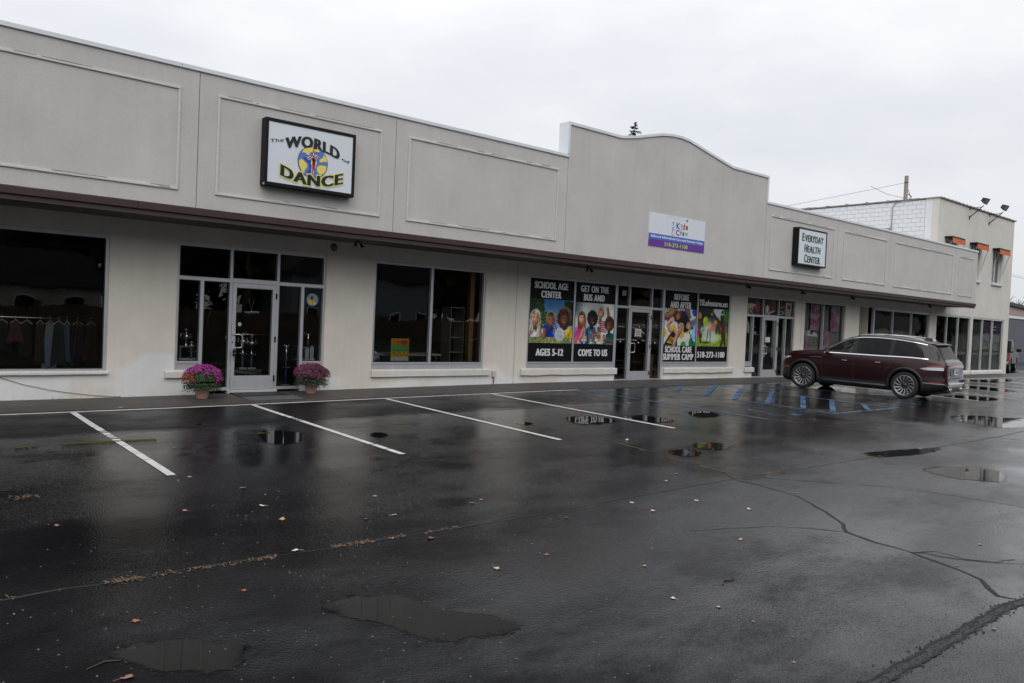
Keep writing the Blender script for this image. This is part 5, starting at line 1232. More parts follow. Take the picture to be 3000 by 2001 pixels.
terra = mat('faded_terracotta', (.36, .215, .185), .65, var=.10, vscale=5, bump=.2, bscale=30)
leafm = mat('mum_leaf', (.035, .062, .022), .6, var=.5, vscale=30); 
def mum(x, y, lab, shades, seed, bias):
    rg = random.Random(seed); z = gz(x, y)+.02; sx_ = seed*3.1
    t = empty('potted_mum', (x, y, z), lab, 'potted plant', 'potted mums beside the trophy shop door')
    prof = [(.0, 0), (.095, 0), (.10, .01), (.138, .19), (.152, .19), (.156, .205), (.156, .235), (.142, .24), (.138, .21), (.0, .20)]
    build('pot', MB().lathe(prof, (x, y, z), 28), terra, t, smooth=False)
    build('soil', MB().lathe([(0, .215), (.137, .215)], (x, y, z), 20), ink((40, 30, 24), .9), t)
    fl = MB(); c0 = Vector((x, y, z+.34))
    def dome(rg_):
        a = rg_.uniform(0, math.tau); h = rg_.uniform(-.5, 1); rr = math.sqrt(max(0, 1-h*h)) if h > 0 else 1-.35*abs(h)
        k_ = 1+.16*mnoise.noise(Vector((math.cos(a)*1.3+sx_, math.sin(a)*1.3, h*1.5)))+.08*mnoise.noise(Vector((math.cos(a)*4, math.sin(a)*4+sx_, h*4)))
        return Vector((math.cos(a)*rr*.345*k_, math.sin(a)*rr*.345*k_, h*.285*k_)), a, h
    for _ in range(5200):
        d, a, h = dome(rg); p = c0 + d*rg.uniform(.55, 1.0) + Vector((0, 0, -.04 if h < 0 else 0))
        if h < -.2 and rg.random() < .5: p += Vector((math.cos(a), math.sin(a), -.6))*rg.uniform(0, .06)
        s = rg.uniform(.010, .022); n_ = (d.normalized()+Vector((rg.uniform(-1, 1), rg.uniform(-1, 1), rg.uniform(-.5, 1)))*.8).normalized()
        u = n_.orthogonal().normalized(); v = n_.cross(u); q = rg.uniform(0, 6.28); u2 = u*math.cos(q)+v*math.sin(q); v2 = n_.cross(u2)
        fl.quad(tuple(p-u2*s), tuple(p+v2*s*.55), tuple(p+u2*s), tuple(p-v2*s*.55))
    tag(build('foliage', fl, leafm, t), kind='stuff')
    st = MB()
    for _ in range(40):
        d, a, h = dome(rg); st.tube([(x+d.x*.1, y+d.y*.1, z+.2), tuple(c0+d*.6-Vector((0, 0, .02)))], .004, 4)
    tag(build('stems', st, ink((60, 66, 36)), t), kind='stuff')
    sets = [MB() for _ in shades]
    n = 0
    while n < 980:
        d, a, h = dome(rg)
        if h < -.15: continue
        k = bias(d, a, h, rg)
        if k is None: continue
        n += 1; p = c0+d*rg.uniform(.97, 1.07); ax = (d.normalized()*.8+Vector((0, 0, .5))+Vector((rg.uniform(-.3, .3), rg.uniform(-.3, .3), 0))).normalized(); s = rg.uniform(.013, .020)
        u = ax.orthogonal().normalized(); v = ax.cross(u); m_ = 9; pts = []
        ce = tuple(p+ax*s*.55); ring = []
        for i in range(m_*2):
            an = math.tau*i/(m_*2); r_ = s*(1 if i % 2 else .62); ring.append(tuple(p+(u*math.cos(an)+v*math.sin(an))*r_-ax*(.25*s if i % 2 else 0)))
        b_ = sets[k]; o_ = len(b_.v); b_.v += [ce]+ring
        for i in range(m_*2): b_.f.append((o_, o_+1+i, o_+1+(i+1) % (m_*2))); b_.m.append(0)
    for b_, c_ in zip(sets, shades):
        if b_.f: tag(build('blossoms', b_, mat('petal_%d_%d' % (c_[0], c_[2]), lin(c_), .6, var=.25, vscale=40), t), kind='stuff')
def bias1(d, a, h, rg):
    if h < .5 and d.x+d.y*1.0 < -.16 and h < .42+.2*rg.random(): return 3 if (d.x < -.24 and h > -.05 and rg.random() < .8) else None
    if h < .02 and rg.random() < .65: return None
    if d.x > .27: return 2
    return rg.choice([0, 0, 0, 1, 4])
def bias2(d, a, h, rg):
    if h < .12 and rg.random() < .8: return None
    if d.x > .0: return rg.choice([1, 1, 2, 0]) if rg.random() < .95 else 3
    return rg.choice([0, 4, 4, 1])
mum(4.98, -.60, 'pot of pink purple mums left of the trophy shop door', [(150, 34, 128), (130, 28, 108), (98, 24, 58), (140, 60, 24), (170, 52, 146)], 5, bias1)
mum(7.22, -.48, 'pot of darker wine red mums right of the trophy shop door', [(104, 22, 74), (92, 12, 52), (78, 10, 36), (130, 32, 24), (118, 34, 98)], 8, bias2)

leaf_cols = [(176, 150, 128), (150, 92, 60), (196, 176, 160), (120, 66, 42), (168, 128, 84), (140, 96, 84), (186, 160, 60)]
leaf_mats = [mat('leaf_%d' % i, lin(c_), .45, var=.25, vscale=60) for i, c_ in enumerate(leaf_cols)]
leaf_meshes = []
for k in range(7):
    rg = random.Random(k*3+1); mb = MB(); lob = rg.choice([5, 5, 3, 1]); n = 20; r0 = .038
    ring = []
    for i in range(n):
        a = math.tau*i/n; r_ = r0*(.55+.45*abs(math.cos(a*lob/2)))*rg.uniform(.85, 1.1) if lob > 1 else r0*(.5+.5*abs(math.cos(a)))
        ring.append((r_*math.cos(a), r_*math.sin(a)*.8, .002+.006*abs(math.sin(a*1.5+k))))
    mb.v = [(0, 0, .003)]+ring
    for i in range(n): mb.f.append((0, 1+i, 1+(i+1) % n)); mb.m.append(0)
    mb.tube([(r0*.8, 0, .006), (r0*1.9, rg.uniform(-.01, .01), .003)], .0012, 4)
    leaf_meshes.append(mb)
protos = []
for mb, mm in zip(leaf_meshes, leaf_mats):
    me = bpy.data.meshes.new('fallen_leaf'); me.from_pydata(mb.v, [], mb.f); me.materials.append(mm); protos.append(me)
LM = [('the trophy shop door', 6.2, -1.2), ('the first stall line', 2.7, -5), ('the second stall line', 5.5, -5), ('the third stall line', 8.3, -5), ('the fourth stall line', 11.1, -5), ('the blue accessible stalls', 16, -5), ('the long puddle', 2.8, -11.3), ('the left puddle', 1.4, -11.1),
      ('the long seam at left', 2.0, -9.6), ('the middle long seam', 5, -9.7), ('the seam crossing', 8.4, -9.9), ('the wide broken joint', 5.5, -13.3), ('the right hand crack', 7.4, -11.6), ('the car', 23, -6), ('the right hand puddle', 12, -11.2)]
LC = ['pale tan', 'brown', 'whitish', 'rust brown', 'ochre', 'dull pink', 'yellow']
def leaf(x, y, k, s, lab=None):
    near = min(LM, key=lambda q: math.hypot(q[1]-x, q[2]-y))[0]
    lab = ('tiny ' if s < .5 else 'small ' if s < .95 else 'large ') + LC[k] + ' fallen leaf lying near ' + near
    o = bpy.data.objects.new('fallen_leaf', protos[k]); COL.objects.link(o)
    o.location = (x, y, gz(x, y)+(.021 if y > -1.4 else .003)); o.rotation_euler = (random.uniform(-.15, .15), random.uniform(-.15, .15), random.uniform(0, 6.28)); o.scale = (s, s, s)
    tag(o, lab, 'leaf', 'fallen leaves on the wet asphalt')

t = empty('loose_cable', (2.4, -.02, 0), 'thin grey cable sagging down the wall below the big left window', 'cable')
cp = [(1.2, .52), (1.55, .43), (1.85, .335), (2.2, .205), (2.6, .10), (3.0, .03), (3.3, -.01), (3.7, -.05)]
build('cable_run', MB().tube([(x, -.012, z) for x, z in cp], .0045, 6, caps=True), ink((128, 124, 116), .7), t, smooth=True)
build('cable_clip', MB().box(3.68, 3.72, -.022, -.001, -.062, -.038), ink((110, 106, 100)), t)

for x, y, k, s in [(2.69, -9.71, 2, 1.3), (3.79, -9.97, 3, 1.3), (3.91, -9.19, 2, 1.0), (3.79, -10.87, 0, 1.1), (2.96, -8.83, 4, 1.2), (2.99, -8.31, 2, 1.2), (3.1, -7.55, 5, 1.2), (2.79, -6.83, 0, 1.0), (1.31, -8.14, 5, 1.1), (4.0, -3.41, 1, 2.3), (6.25, -10.35, 2, 1.2), (13.09, -3.98, 2, 1.6), (4.82, -9.19, 0, .9), (3.51, -9.81, 0, .8), (4.11, -8.48, 2, .8), (3.61, -9.18, 1, .8), (4.35, -10.82, 3, .9), (3.15, -5.1, 4, .7), (2.33, -8.15, 5, 1), (4.99, -9.12, 4, .6), (7.5, -9.51, 2, 1), (7.22, -10.83, 2, 1.1), (9.32, -7.26, 2, 1.1), (10.71, -7.9, 1, .9), (2.04, -10.33, 3, .8), (1.32, -10.48, 1, .9), (4.47, -12.02, 2, .8), (4.61, -12.3, 0, .7), (1.1, -11.2, 5, 1.3), (7.63, -2.68, 1, 1.1), (4.84, -11.44, 4, .7), (2.2, -0.8, 1, 1.6), (3.4, -1.39, 4, 1.4), (8.05, -1.3, 1, 1.1), (9.79, -1.25, 3, 1.3), (10.6, -1.1, 1, 1.3), (6.31, -10.01, 2, .9), (7.02, -10.31, 2, 1), (5.28, -10.09, 3, .9), (6.17, -11.43, 4, .9)]:
    leaf(x, y, k, s*.8)
rl = random.Random(21)
for _ in range(95):
    a = rl.uniform(-36, 40); d = 2.2 + 22*rl.random()**1.4
    dx, dy = math.sin(YAW+R(a)), math.cos(YAW+R(a)); x, y = dx*d, -15.45+dy*d
    if y > -1.7 or x > 30: continue
    leaf(x, y, rl.randrange(7), rl.uniform(.15, .55))
# leaves and needles caught in the seams, moss in the near seam, twigs
mb = MB(); rg = random.Random(4)
for pts, n, sp in (([(0.2, -9.7), (4.2, -9.81)], 800, .022), ([(8.6, -9.88), (12, -10.0)], 260, .03), ([(8.95, -7.3), (8.6, -9.6)], 260, .03), ([(14.2, -7.2), (16, -9.9)], 120, .03), ([(0.9, -7.0), (1.35, -7.0)], 80, .05), ([(14.4, -7.4), (13.9, -6.6)], 60, .1)):
    for _ in range(n):
        t = rg.random(); t = t if mnoise.noise(Vector((t*(9 if n > 300 else 4), n, 0))) > -.02 else rg.random()
        if mnoise.noise(Vector((t*(7 if n > 300 else 3), n*.1, 0))) < -.05: continue
        x = pts[0][0]*(1-t)+pts[1][0]*t; y = pts[0][1]*(1-t)+pts[1][1]*t+rg.gauss(0, sp); z = gz(x, y)+.004; a = rg.uniform(0, 3.14); l_ = rg.uniform(.006, .024); w = rg.uniform(.001, .0035)
        ca, sa = math.cos(a), math.sin(a)
        mb.quad((x-ca*l_-sa*w, y-sa*l_+ca*w, z), (x-ca*l_+sa*w, y-sa*l_-ca*w, z), (x+ca*l_+sa*w, y+sa*l_-ca*w, z+rg.uniform(0, .01)), (x+ca*l_-sa*w, y+sa*l_+ca*w, z+.004))
tag(build('seam_litter', mb, mat('dry_needles', (.12, .07, .035), .7, var=.7, vscale=25)), 'dry brown needles and leaf bits caught in the asphalt seams', kind='stuff')
mb = MB()
for _ in range(2600):
    x = rg.uniform(1.0, 4.9); c_ = mnoise.noise(Vector((x*2.1, 3, 0)))
    if c_ < .18 and not (2.3 < x < 3.1 and rg.random() < .9): continue
    if not 2.2 < x < 3.3 and rg.random() < .6: continue
    y = np.interp(x, [1.36, 2.2, 3.16, 3.79, 4.54], [-4.41, -4.35, -4.44, -4.49, -4.48])+rg.gauss(0, .028 if 2.3 < x < 3.1 else .014); z = gz(x, y)+.001; s = rg.uniform(.006, .014)
    a = rg.uniform(0, 6.28); mb.ext([(x-s*math.cos(a), y-s*math.sin(a), z), (x+s*math.cos(a), y+s*math.sin(a), z), (x, y, z+s*1.1)], [(0, 1, 2)])
tag(build('moss', mb, mat('seam_moss', (.10, .115, .012), .9, var=.4, vscale=20)), 'yellow green moss growing in the seam across the first stall line', kind='stuff')
mb = MB()
for _ in range(1500):
    a = rg.uniform(-36, 40); d = 2.0+9*rg.random()**1.2; x = math.sin(YAW+R(a))*d; y = -15.45+math.cos(YAW+R(a))*d
    s = rg.uniform(.002, .0065); z = gz(x, y)+.001
    mb.ext([(x-s, y-s, z), (x+s, y-s*.7, z), (x+s*.6, y+s, z), (x-s*.8, y+s*.8, z), (x, y, z+s)], [(0, 1, 4), (1, 2, 4), (2, 3, 4), (3, 0, 4)])
tag(build('grit', mb, mat('loose_grit', (.12, .11, .10), .7, var=.7, vscale=30)), 'loose grit scattered over the wet asphalt', kind='stuff')
for k, (p, lb_) in enumerate((([(5.02, -12.05), (5.10, -12.0), (5.19, -12.03), (5.24, -11.98)], 'small dark twig lying alone on the asphalt right of centre'), ([(0.95, -11.0), (1.05, -10.95), (1.12, -10.98)], 'short twig at the near left edge of the lot'))):
    t = build('twig', MB().tube([(x, y, gz(x, y)+.006) for x, y in p], [.004, .006, .004, .002][:len(p)], 5), ink((50, 42, 36), .7)); tag(t, lb_, 'twig')

# ------------------------------------------------------------------ two storey building on the right
tb = empty('two_storey_building', (43.4, 0, 0), 'pale two storey building with a white painted block side wall and orange awnings', 'building')
TX0, TX1, TH = 38.5, 48.3, 8.22
OPT = [(38.92, 43.06, .10, 2.84), (43.30, 47.62, .10, 2.84)] + [(a, a+1.3, 4.72, 6.42) for a in (39.4, 42.42, 45.45)]
wall_grid('wall', TX0, TX1, -.3, TH, OPT, 0.001, .32, M['cream'], tb)
build('side_wall', MB().box(TX0+.022, TX0+.3, .33, 14, 3.3, TH-.02), M['mortar'], tb)
build('corner_pier', MB().box(TX0, TX0+.3, .322, .62, 3.3, TH), M['white_paint'], tb)
build('far_side_wall', MB().box(TX1-.3, TX1, .322, 14, -.3, TH), M['cream'], tb); build('rear_wall', MB().box(TX0+.3, TX1-.3, 13.7, 14, -.3, TH), M['cream'], tb)
build('roof', MB().box(TX0+.3, TX1-.3, .33, 13.7, TH-.5, TH-.4), M['trim'], tb)
# white painted blocks of the side wall, one by one above the shop roof line
bw, bh, jt = .40, .207, .0125
bmesh_ = []
for var in range(4):
    rgb = random.Random(var); x0 = -.02-.004*var
    q = MB(); q.box(0, .03, 0, bw-jt, 0, bh-jt*.9)
    me = bpy.data.meshes.new('block'); me.from_pydata(q.v, [], q.f); me.materials.append(M['white_paint']); bmesh_.append(me)
ol = root_loc(tb); zc = TH-.03; row = 0; nb = 0; rest = MB()
while zc-bh > 4.6:
    z0 = zc-bh; y = .62+jt+(0 if row % 2 else -bw/2)
    while y < 13.8:
        y0 = max(y, .62+jt); y1 = min(y+bw-jt, 13.9)
        ty = (1.64 + (z0+bh-1.64))
        # sight line from the car park: the block clears the shop parapet
        t_ = (15.45-.9)/(y0+15.45); zz = 1.64+(z0+bh-1.64)*t_; vis = (zz > 5.55) and TX0*t_ > 20
        if y0 > y+.01 or not vis or nb >= 290:
            if y1-y0 > .03: rest.box(TX0+.001, TX0+.021, y0, y1, z0, z0+bh-jt*.9)
        else:
            o = bpy.data.objects.new('block', bmesh_[rg.randrange(4)]); COL.objects.link(o); o.parent = tb
            o.location = (TX0-rg.uniform(0, .006)-ol.x, y0-ol.y, z0+rg.uniform(-.002, .002)-ol.z); nb += 1
        y += bw
    zc -= bh; row += 1
tag(build('block_rest', rest, M['white_paint'], tb), kind='stuff')
# conduit down the block wall
build('conduit', MB().tube([(TX0-.03, 1.0, TH+.02), (TX0-.035, 1.6, TH-.02), (TX0-.035, 2.05, TH-.08), (TX0-.035, 2.15, TH-.3), (TX0-.035, 2.15, 5.2)], .022, 8), ink((150, 152, 155)), tb, smooth=True)
build('junction_box', MB().box(TX0-.09, TX0-.001, 2.2, 2.42, 6.72, 6.92), ink((120, 118, 114)), tb, bevel=.008)
# roof edge tiles
tile = mat('roof_edge_tile', (.22, .19, .175), .7, var=.35, vscale=3)
for k in range(22):
    a = TX0-.06+k*(TX1-TX0+.12)/22; b = a+(TX1-TX0+.12)/22
    build('edge_tile', MB().box(a+.01, b-.01, -.06, .36, TH, TH+.05+random.uniform(0, .02)).tube([(b-.05, -.075, TH+.035), (b-.05, .36, TH+.06)], .045, 6), tile, tb)
for k in range(26):
    a = .37+k*.52; b = a+.52
    mb = MB().box(TX0-.06, TX0+.36, a+.01, b-.01, TH, TH+.045+random.uniform(0, .02))
    if k % 2: mb.tube([(TX0-.075, b-.05, TH+.035), (TX0+.36, b-.05, TH+.06)], .06, 6)
    build('edge_tile', mb, tile, tb)
# ground floor glazing
whitef = mat('white_frame', (.62, .63, .65), .45)
for k, (a, b, mm_) in enumerate(((38.92, 43.06, (40.2, 41.55)), (43.30, 47.62, (44.7, 46.1)))):
    mb = MB(); frame_rects(mb, [(a, b, 2.77, 2.84), (a, b, .10, .17), (a, a+.06, .17, 2.77), (b-.06, b, .17, 2.77)] + [(q-.035, q+.035, .17, 2.77) for q in mm_])
    w = build('shop_window', mb, whitef, tb); w['label'] = ('three pane window nearest the parked car', 'three pane window with a purple poster')[k]
    ed = [a+.06, mm_[0]-.035, mm_[0]+.035, mm_[1]-.035, mm_[1]+.035, b-.06]
    for i in (0, 2, 4): pane(w, ed[i], ed[i+1], .17, 2.77)
    s_ = MB(); sill(s_, a-.02, b+.03, .11, -.05, rough_end=.4); build('window_sill', s_, M['sill'], w)
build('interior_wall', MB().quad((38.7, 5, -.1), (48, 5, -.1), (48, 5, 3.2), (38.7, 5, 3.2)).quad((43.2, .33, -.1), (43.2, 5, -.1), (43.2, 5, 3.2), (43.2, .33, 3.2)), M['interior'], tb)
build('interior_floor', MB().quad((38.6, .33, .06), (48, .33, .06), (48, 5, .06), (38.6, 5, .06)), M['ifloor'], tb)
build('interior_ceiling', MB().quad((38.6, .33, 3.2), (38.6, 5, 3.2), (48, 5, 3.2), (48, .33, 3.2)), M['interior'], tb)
t = empty('window_poster', (46.2, .12, 1.9), 'purple poster with white lines at the top of the far right window', 'poster')
build('sheet', MB().box(44.75, 46.05, .10, .105, 1.75, 2.76).box(46.15, 47.5, .10, .105, 2.0, 2.76), ink((70, 24, 84)), t)
mb = MB()
for z, a, b in ((2.40, 46.2, 46.8), (2.24, 46.2, 46.75), (1.96, 46.45, 46.7)): mb.box(a, b, .092, .0975, z, z+.07)
build('white_line', mb, ink((206, 206, 214)), t)
build('thin_line', MB().box(46.35, 47.3, .092, .0975, 2.06, 2.075).box(46.95, 47.35, .092, .0975, 2.42, 2.44).box(46.95, 47.35, .092, .0975, 2.28, 2.30), ink((150, 130, 160)), t)
# upper windows with awnings
orange = mat('orange_awning_cloth', (.52, .12, .045), .8, var=.12, vscale=8)
where = ('half hidden by the shop parapet, leftmost of the three', 'above the end of the shop parapet, middle of the three', 'nearest the right corner of the two storey building')
for k, a in enumerate((39.4, 42.42, 45.45)):
    b = a+1.3; z0, z1 = 4.72, 6.42
    mb = MB(); frame_rects(mb, [(a, b, z1-.06, z1), (a, b, z0, z0+.06), (a, a+.06, z0+.06, z1-.06), (b-.06, b, z0+.06, z1-.06), ((a+b)/2-.03, (a+b)/2+.03, z0+.06, z1-.06)], .10, .18)
    w = build('upper_window', mb, whitef, tb)
    for c_, d in ((a+.06, (a+b)/2-.03), ((a+b)/2+.03, b-.06)): build('pane', MB().quad((c_, .15, z0+.06), (d, .15, z0+.06), (d, .15, z1-.06), (c_, .15, z1-.06)), M['glass'], w)
    build('blind', MB().quad((a, .26, z0), (b, .26, z0), (b, .26, z1), (a, .26, z1)), ink((170, 175, 170), .8), w)
    s_ = MB(); sill(s_, a-.08, b+.1, 4.73, 4.60, proud=.09, rough_end=.1); build('window_sill', s_, M['sill'], w)
    aw = empty('awning', (a+.65, -.15, 6.4), 'rolled up orange scalloped awning ' + where[k], 'awning', 'orange awnings on the two storey building')
    build('cassette', MB().prism([(0, 0)]*0 or [(a-.12, 6.44), (b+.12, 6.44), (b+.12, 6.52), (a-.12, 6.52)], -.34, -.002), M['black'], aw, fixn=True)
    vb = MB(); n = 24
    for i in range(n+1):
        x = a-.1+(b-a+.2)*i/n; sc = .03*abs(math.sin(i*math.pi/4))
        vb.v += [(x, -.35, 6.44), (x, -.362-.006*math.sin(i*1.9), 6.22-sc)]
    for i in range(n): q = 2*i; vb.f.append((q, q+1, q+3, q+2)); vb.m.append(0)
    build('valance', vb, orange, aw, smooth=True)
    for x in (a-.1, b+.1): build('arm', MB().tube([(x, -.33, 6.30), (x, -.04, 5.30)], .014, 6).lathe([(0, -.03), (.035, 0), (0, .03)], (x, -.04, 5.29), 8), ink((150, 150, 150)), aw)
# the two big floodlights
for k, x in enumerate((42.05, 44.65)):
    t = empty('floodlight', (x, -.02, 7.72), ('big square floodlight on a wall bracket, left one of the roof edge pair', 'big square floodlight on a wall bracket, right one of the roof edge pair')[k], 'floodlight', 'floodlights on the two storey building')
    build('bracket', MB().tube([(x, -.002, 7.72), (x, -.62, 8.26)], .022, 6).tube([(x, -.002, 8.17), (x, -.55, 8.20)], .016, 6).box(x-.05, x+.05, -.012, -.001, 7.62, 7.8).box(x-.05, x+.05, -.012, -.001, 8.08, 8.21), M['black'], t)
    u = Vector((0, -.72, -.42)).normalized(); c_ = Vector((x, -.66, 8.50)); v_ = Vector((1, 0, 0)); w_ = u.cross(v_)
    def P(a, b, c2): return tuple(c_+u*a+v_*b+w_*c2)
    hb = MB(); n0 = [P(-.12, sx*.12, sy*.09) for sx, sy in ((-1, -1), (1, -1), (1, 1), (-1, 1))]; n1 = [P(.12, sx*.20, sy*.15) for sx, sy in ((-1, -1), (1, -1), (1, 1), (-1, 1))]
    hb.ext(n0+n1, [(0, 3, 2, 1), (0, 1, 5, 4), (1, 2, 6, 5), (2, 3, 7, 6), (3, 0, 4, 7)])
    hd = build('lamp_head', hb, ink((30, 30, 32), .5), t, fixn=True)
    build('lamp_glass', MB().quad(*[P(.11, sx*.18, sy*.13) for sx, sy in ((-1, -1), (1, -1), (1, 1), (-1, 1))]), ink((120, 118, 112), .15), hd)

# ------------------------------------------------------------------ neighbours, poles and trees
nb_ = empty('grey_building', (80, 9, 0), 'low grey building with a white trim and a pinkish gable behind the pickup', 'building')
gs = mat('grey_siding', (.115, .12, .145), .7, var=.1)
build('wall', MB().box(62, 100, 9.02, 16, -.5, 3.75), gs, nb_)
for k in range(18): build('siding_board', MB().box(62, 100, 8.99, 9.018, -.1+k*.21, .10+k*.21), gs, nb_)
build('white_trim', MB().box(61.9, 100.1, 8.93, 9.02, 3.76, 3.98), M['coping'], nb_)
build('gable_wall', MB().prism([(62, 3.98), (100, 3.98), (100, 4.0), (72, 5.1), (62, 5.1)], 9.4, 9.5), mat('pink_render', (.36, .27, .25), .8, var=.1), nb_, fixn=True)
build('roof_slab', MB().prism([(61.5, 5.1), (72.3, 5.1), (100.5, 3.99), (100.5, 4.16), (72.3, 5.42), (61.5, 5.42)], 9.2, 16.5), mat('dark_roof', (.07, .07, .075), .8, var=.2), nb_, fixn=True)
build('roof_vent', MB().lathe([(.0, .5), (.28, .5), (.30, .38), (.2, .36), (.2, 0)], (75.4, 10.2, 5.2), 12), M['coping'], nb_, smooth=True)

barkm = mat('bark', (.085, .07, .058), .9, var=.3, vscale=6, bump=.5)
def bare_tree(name, x, y, h, lab, seed, leafc=None):
    rg = random.Random(seed); t = empty(name, (x, y, 0), lab, 'tree'); mb = MB(); tips = []
    def grow_(p, d, l_, r_, lev):
        q = p+d*l_; m1 = p.lerp(q, .5)+Vector((rg.uniform(-1, 1), rg.uniform(-1, 1), 0))*l_*.06
        mb.tube([p, m1, q], [r_, r_*.85, r_*.7], 5 if lev > 1 else 8, caps=False)
        if lev >= 5: tips.append(q); return
        for _ in range(3 if lev < 4 else 2):
            nd = (d+Vector((rg.uniform(-1, 1), rg.uniform(-1, 1), rg.uniform(-.15, .6)))*.75).normalized(); grow_(q, nd, l_*rg.uniform(.62, .85), r_*.62, lev+1)
    grow_(Vector((x, y, -.3)), Vector((0, 0, 1)), h*.25, h*.022, 0)
    build('trunk', mb, barkm, t, smooth=True)
    if leafc:
        cr = MB()
        for q in tips:
            for _ in range(5):
                p = q+Vector((rg.gauss(0, .5), rg.gauss(0, .5), rg.gauss(0, .4)))*h*.07; s = h*.012*rg.uniform(.6, 1.3)
                u = Vector((rg.uniform(-1, 1), rg.uniform(-1, 1), rg.uniform(-1, 1))).normalized(); v = u.orthogonal().normalized()
                cr.quad(tuple(p-u*s), tuple(p+v*s*.7), tuple(p+u*s), tuple(p-v*s*.7))
        tag(build('crown', cr, leafc, t), kind='stuff')
    return t
yel = mat('autumn_yellow', (.20, .13, .025), .8, var=.6, vscale=1.2); rus = mat('autumn_rust', (.16, .06, .025), .8, var=.6, vscale=1.2); olv = mat('autumn_olive', (.07, .075, .022), .8, var=.6, vscale=1.2)
bare_tree('bare_tree', 128, 25.3, 11.5, 'bare leafless tree beyond the grey building', 3); bare_tree('bare_tree', 124, 22.3, 10.5, 'second bare tree at the very right edge beyond the grey building', 6)
bare_tree('autumn_tree', 118, 22.2, 6.4, 'yellow leaved autumn tree behind the low roof at the right edge', 9, yel); bare_tree('autumn_tree', 121, 25.5, 5.6, 'olive and yellow autumn tree against the two storey building corner', 12, olv); bare_tree('autumn_tree', 140, 26, 7, 'rust coloured autumn tree far off at the right edge', 15, rus)
# spruce whose tip shows over the gable
sp = empty('spruce_tree', (45.2, 25, 0), 'dark spruce whose tip shows above the curved gable', 'tree')
build('trunk', MB().tube([(45.2, 25, -.3), (45.2, 25, 8), (45.2, 25, 17.1)], [.28, .17, .012], 8), barkm, sp)
rg = random.Random(2); mb = MB()
for k in range(210):
    f_ = (k/210)**1.3; z = 17.15-f_*14.9; rad = .10+.5*min(1, (17.15-z)/1.0)+f_*2.6; rad *= rg.uniform(.55, 1.15); a = rg.uniform(0, 6.28)
    if z > 17.0: rad = .1
    d = Vector((math.cos(a), math.sin(a), 0)); s_ = Vector((-d.y, d.x, 0)); n = int(8+rad*14)
    for i in range(n):
        t_ = (i+.5)/n; p = Vector((45.2, 25, z))+d*rad*t_+Vector((0, 0, -.18*rad*t_+.12*rad*t_*t_)); w = .10+.13*rad*(1-t_)*.5
        for sg in (-1, 1):
            q = p+s_*sg*w*rg.uniform(.6, 1.2)+d*.06+Vector((0, 0, rg.uniform(-.1, .04))); mb.poly([tuple(p-d*.035), tuple(q), tuple(p+d*.05+Vector((0, 0, .012)))])
tag(build('crown', mb, mat('spruce_needles', (.028, .042, .026), .8, var=.5, vscale=2), sp), kind='stuff')
# utility pole behind the two storey building
up_ = empty('utility_pole', (63, 12.4, 0), 'wooden utility pole standing behind the white block wall', 'pole')
build('shaft', MB().tube([(63, 12.4, -.4), (63, 12.4, 14.35)], [.2, .145], 12), mat('weathered_pole', (.20, .175, .15), .9, var=.3, vscale=2, stretch=(4, 4, .3)), up_, smooth=True)
build('clamp', MB().lathe([(.16, 0), (.17, .03), (.16, .06)], (63, 12.4, 13.8), 12), ink((60, 58, 56)), up_)
build('insulator', MB().tube([(63.2, 12.3, 12.95), (63.5, 12.15, 12.75)], .03, 6).lathe([(0, -.05), (.1, 0), (.05, .1), (0, .12)], (63.45, 12.2, 12.45), 10).tube([(63.15, 12.3, 12.4), (63.35, 12.2, 11.9), (63.5, 12.15, 12.1)], .035, 6), ink((40, 40, 42)), up_)
def wire(lab, pts, r=.012, sag=0):
    a, b = Vector(pts[0]), Vector(pts[-1]); P_ = [a.lerp(b, i/16)-Vector((0, 0, sag*4*(i/16)*(1-i/16))) for i in range(17)] if len(pts) == 2 else pts
    m_ = build('wire', MB().tube(P_, r, 5, caps=False), ink((70, 72, 76))); return tag(m_, lab, 'wire')
wire('overhead wire running left from the utility pole', [(62.86, 12.4, 13.8), (51.3, 26.0, 9.95)], .013, .08)
wire('short slack wire drooping left of the utility pole', [(62.9, 12.4, 12.6), (61.5, 13.1, 12.75), (60.3, 13.9, 13.3)], .016)
wire('guy wire slanting down right of the utility pole', [(63.15, 12.3, 13.3), (66.3, 11.6, 8.0)], .022)
for k, (z, lb_) in enumerate(((9.95, 'upper of the overhead wires right of the two storey building'), (9.7, 'lower of the overhead wires right of the two storey building'))): wire(lb_, [(60, -15.45+60*.34+10, z-.2), (190, 36, z+4.0)], .022, .3)

# ------------------------------------------------------------------ across the street (seen mirrored in the glass)
grass = mat('verge_grass', (.045, .065, .02), .9, var=.5, vscale=.8, bump=.5, bscale=20)
def slab(name, lab, x0, x1, y0, y1, dz, mm, kind='structure'):
    return tag(build(name, sheet(arange((x0, x1, 20)), [y0, y1], lambda x, y: -.085+SL*-14+dz), mm), lab, kind=kind)
slab('grass_verge', 'grass strip between the lot and the street', -150, 400, -29, -25, .02, grass); slab('street', 'asphalt street in front of the lot', -150, 400, -39, -29.05, .012, mat('street_asphalt', (.10, .10, .11), .4, var=.2)); slab('lawn', 'lawn across the street', -150, 400, -120, -39.05, .03, grass)
gz0 = -.3
fn = empty('board_fence', (40, -45, gz0), 'brown board fence across the street', 'fence')
mb = MB()
for k in range(520):
    x = -30+k*.32; mb.box(x, x+.30, -45, -44.97, gz0, gz0+1.7+.03*(k % 3))
tag(build('boards', mb, mat('fence_board', (.10, .06, .04), .8, var=.3, vscale=.5), fn), kind='stuff')
build('rail', MB().box(-30, 136, -45.08, -45.001, gz0+.4, gz0+.5).box(-30, 136, -45.08, -45.001, gz0+1.3, gz0+1.4), mat('fence_rail', (.09, .055, .04), .8), fn)
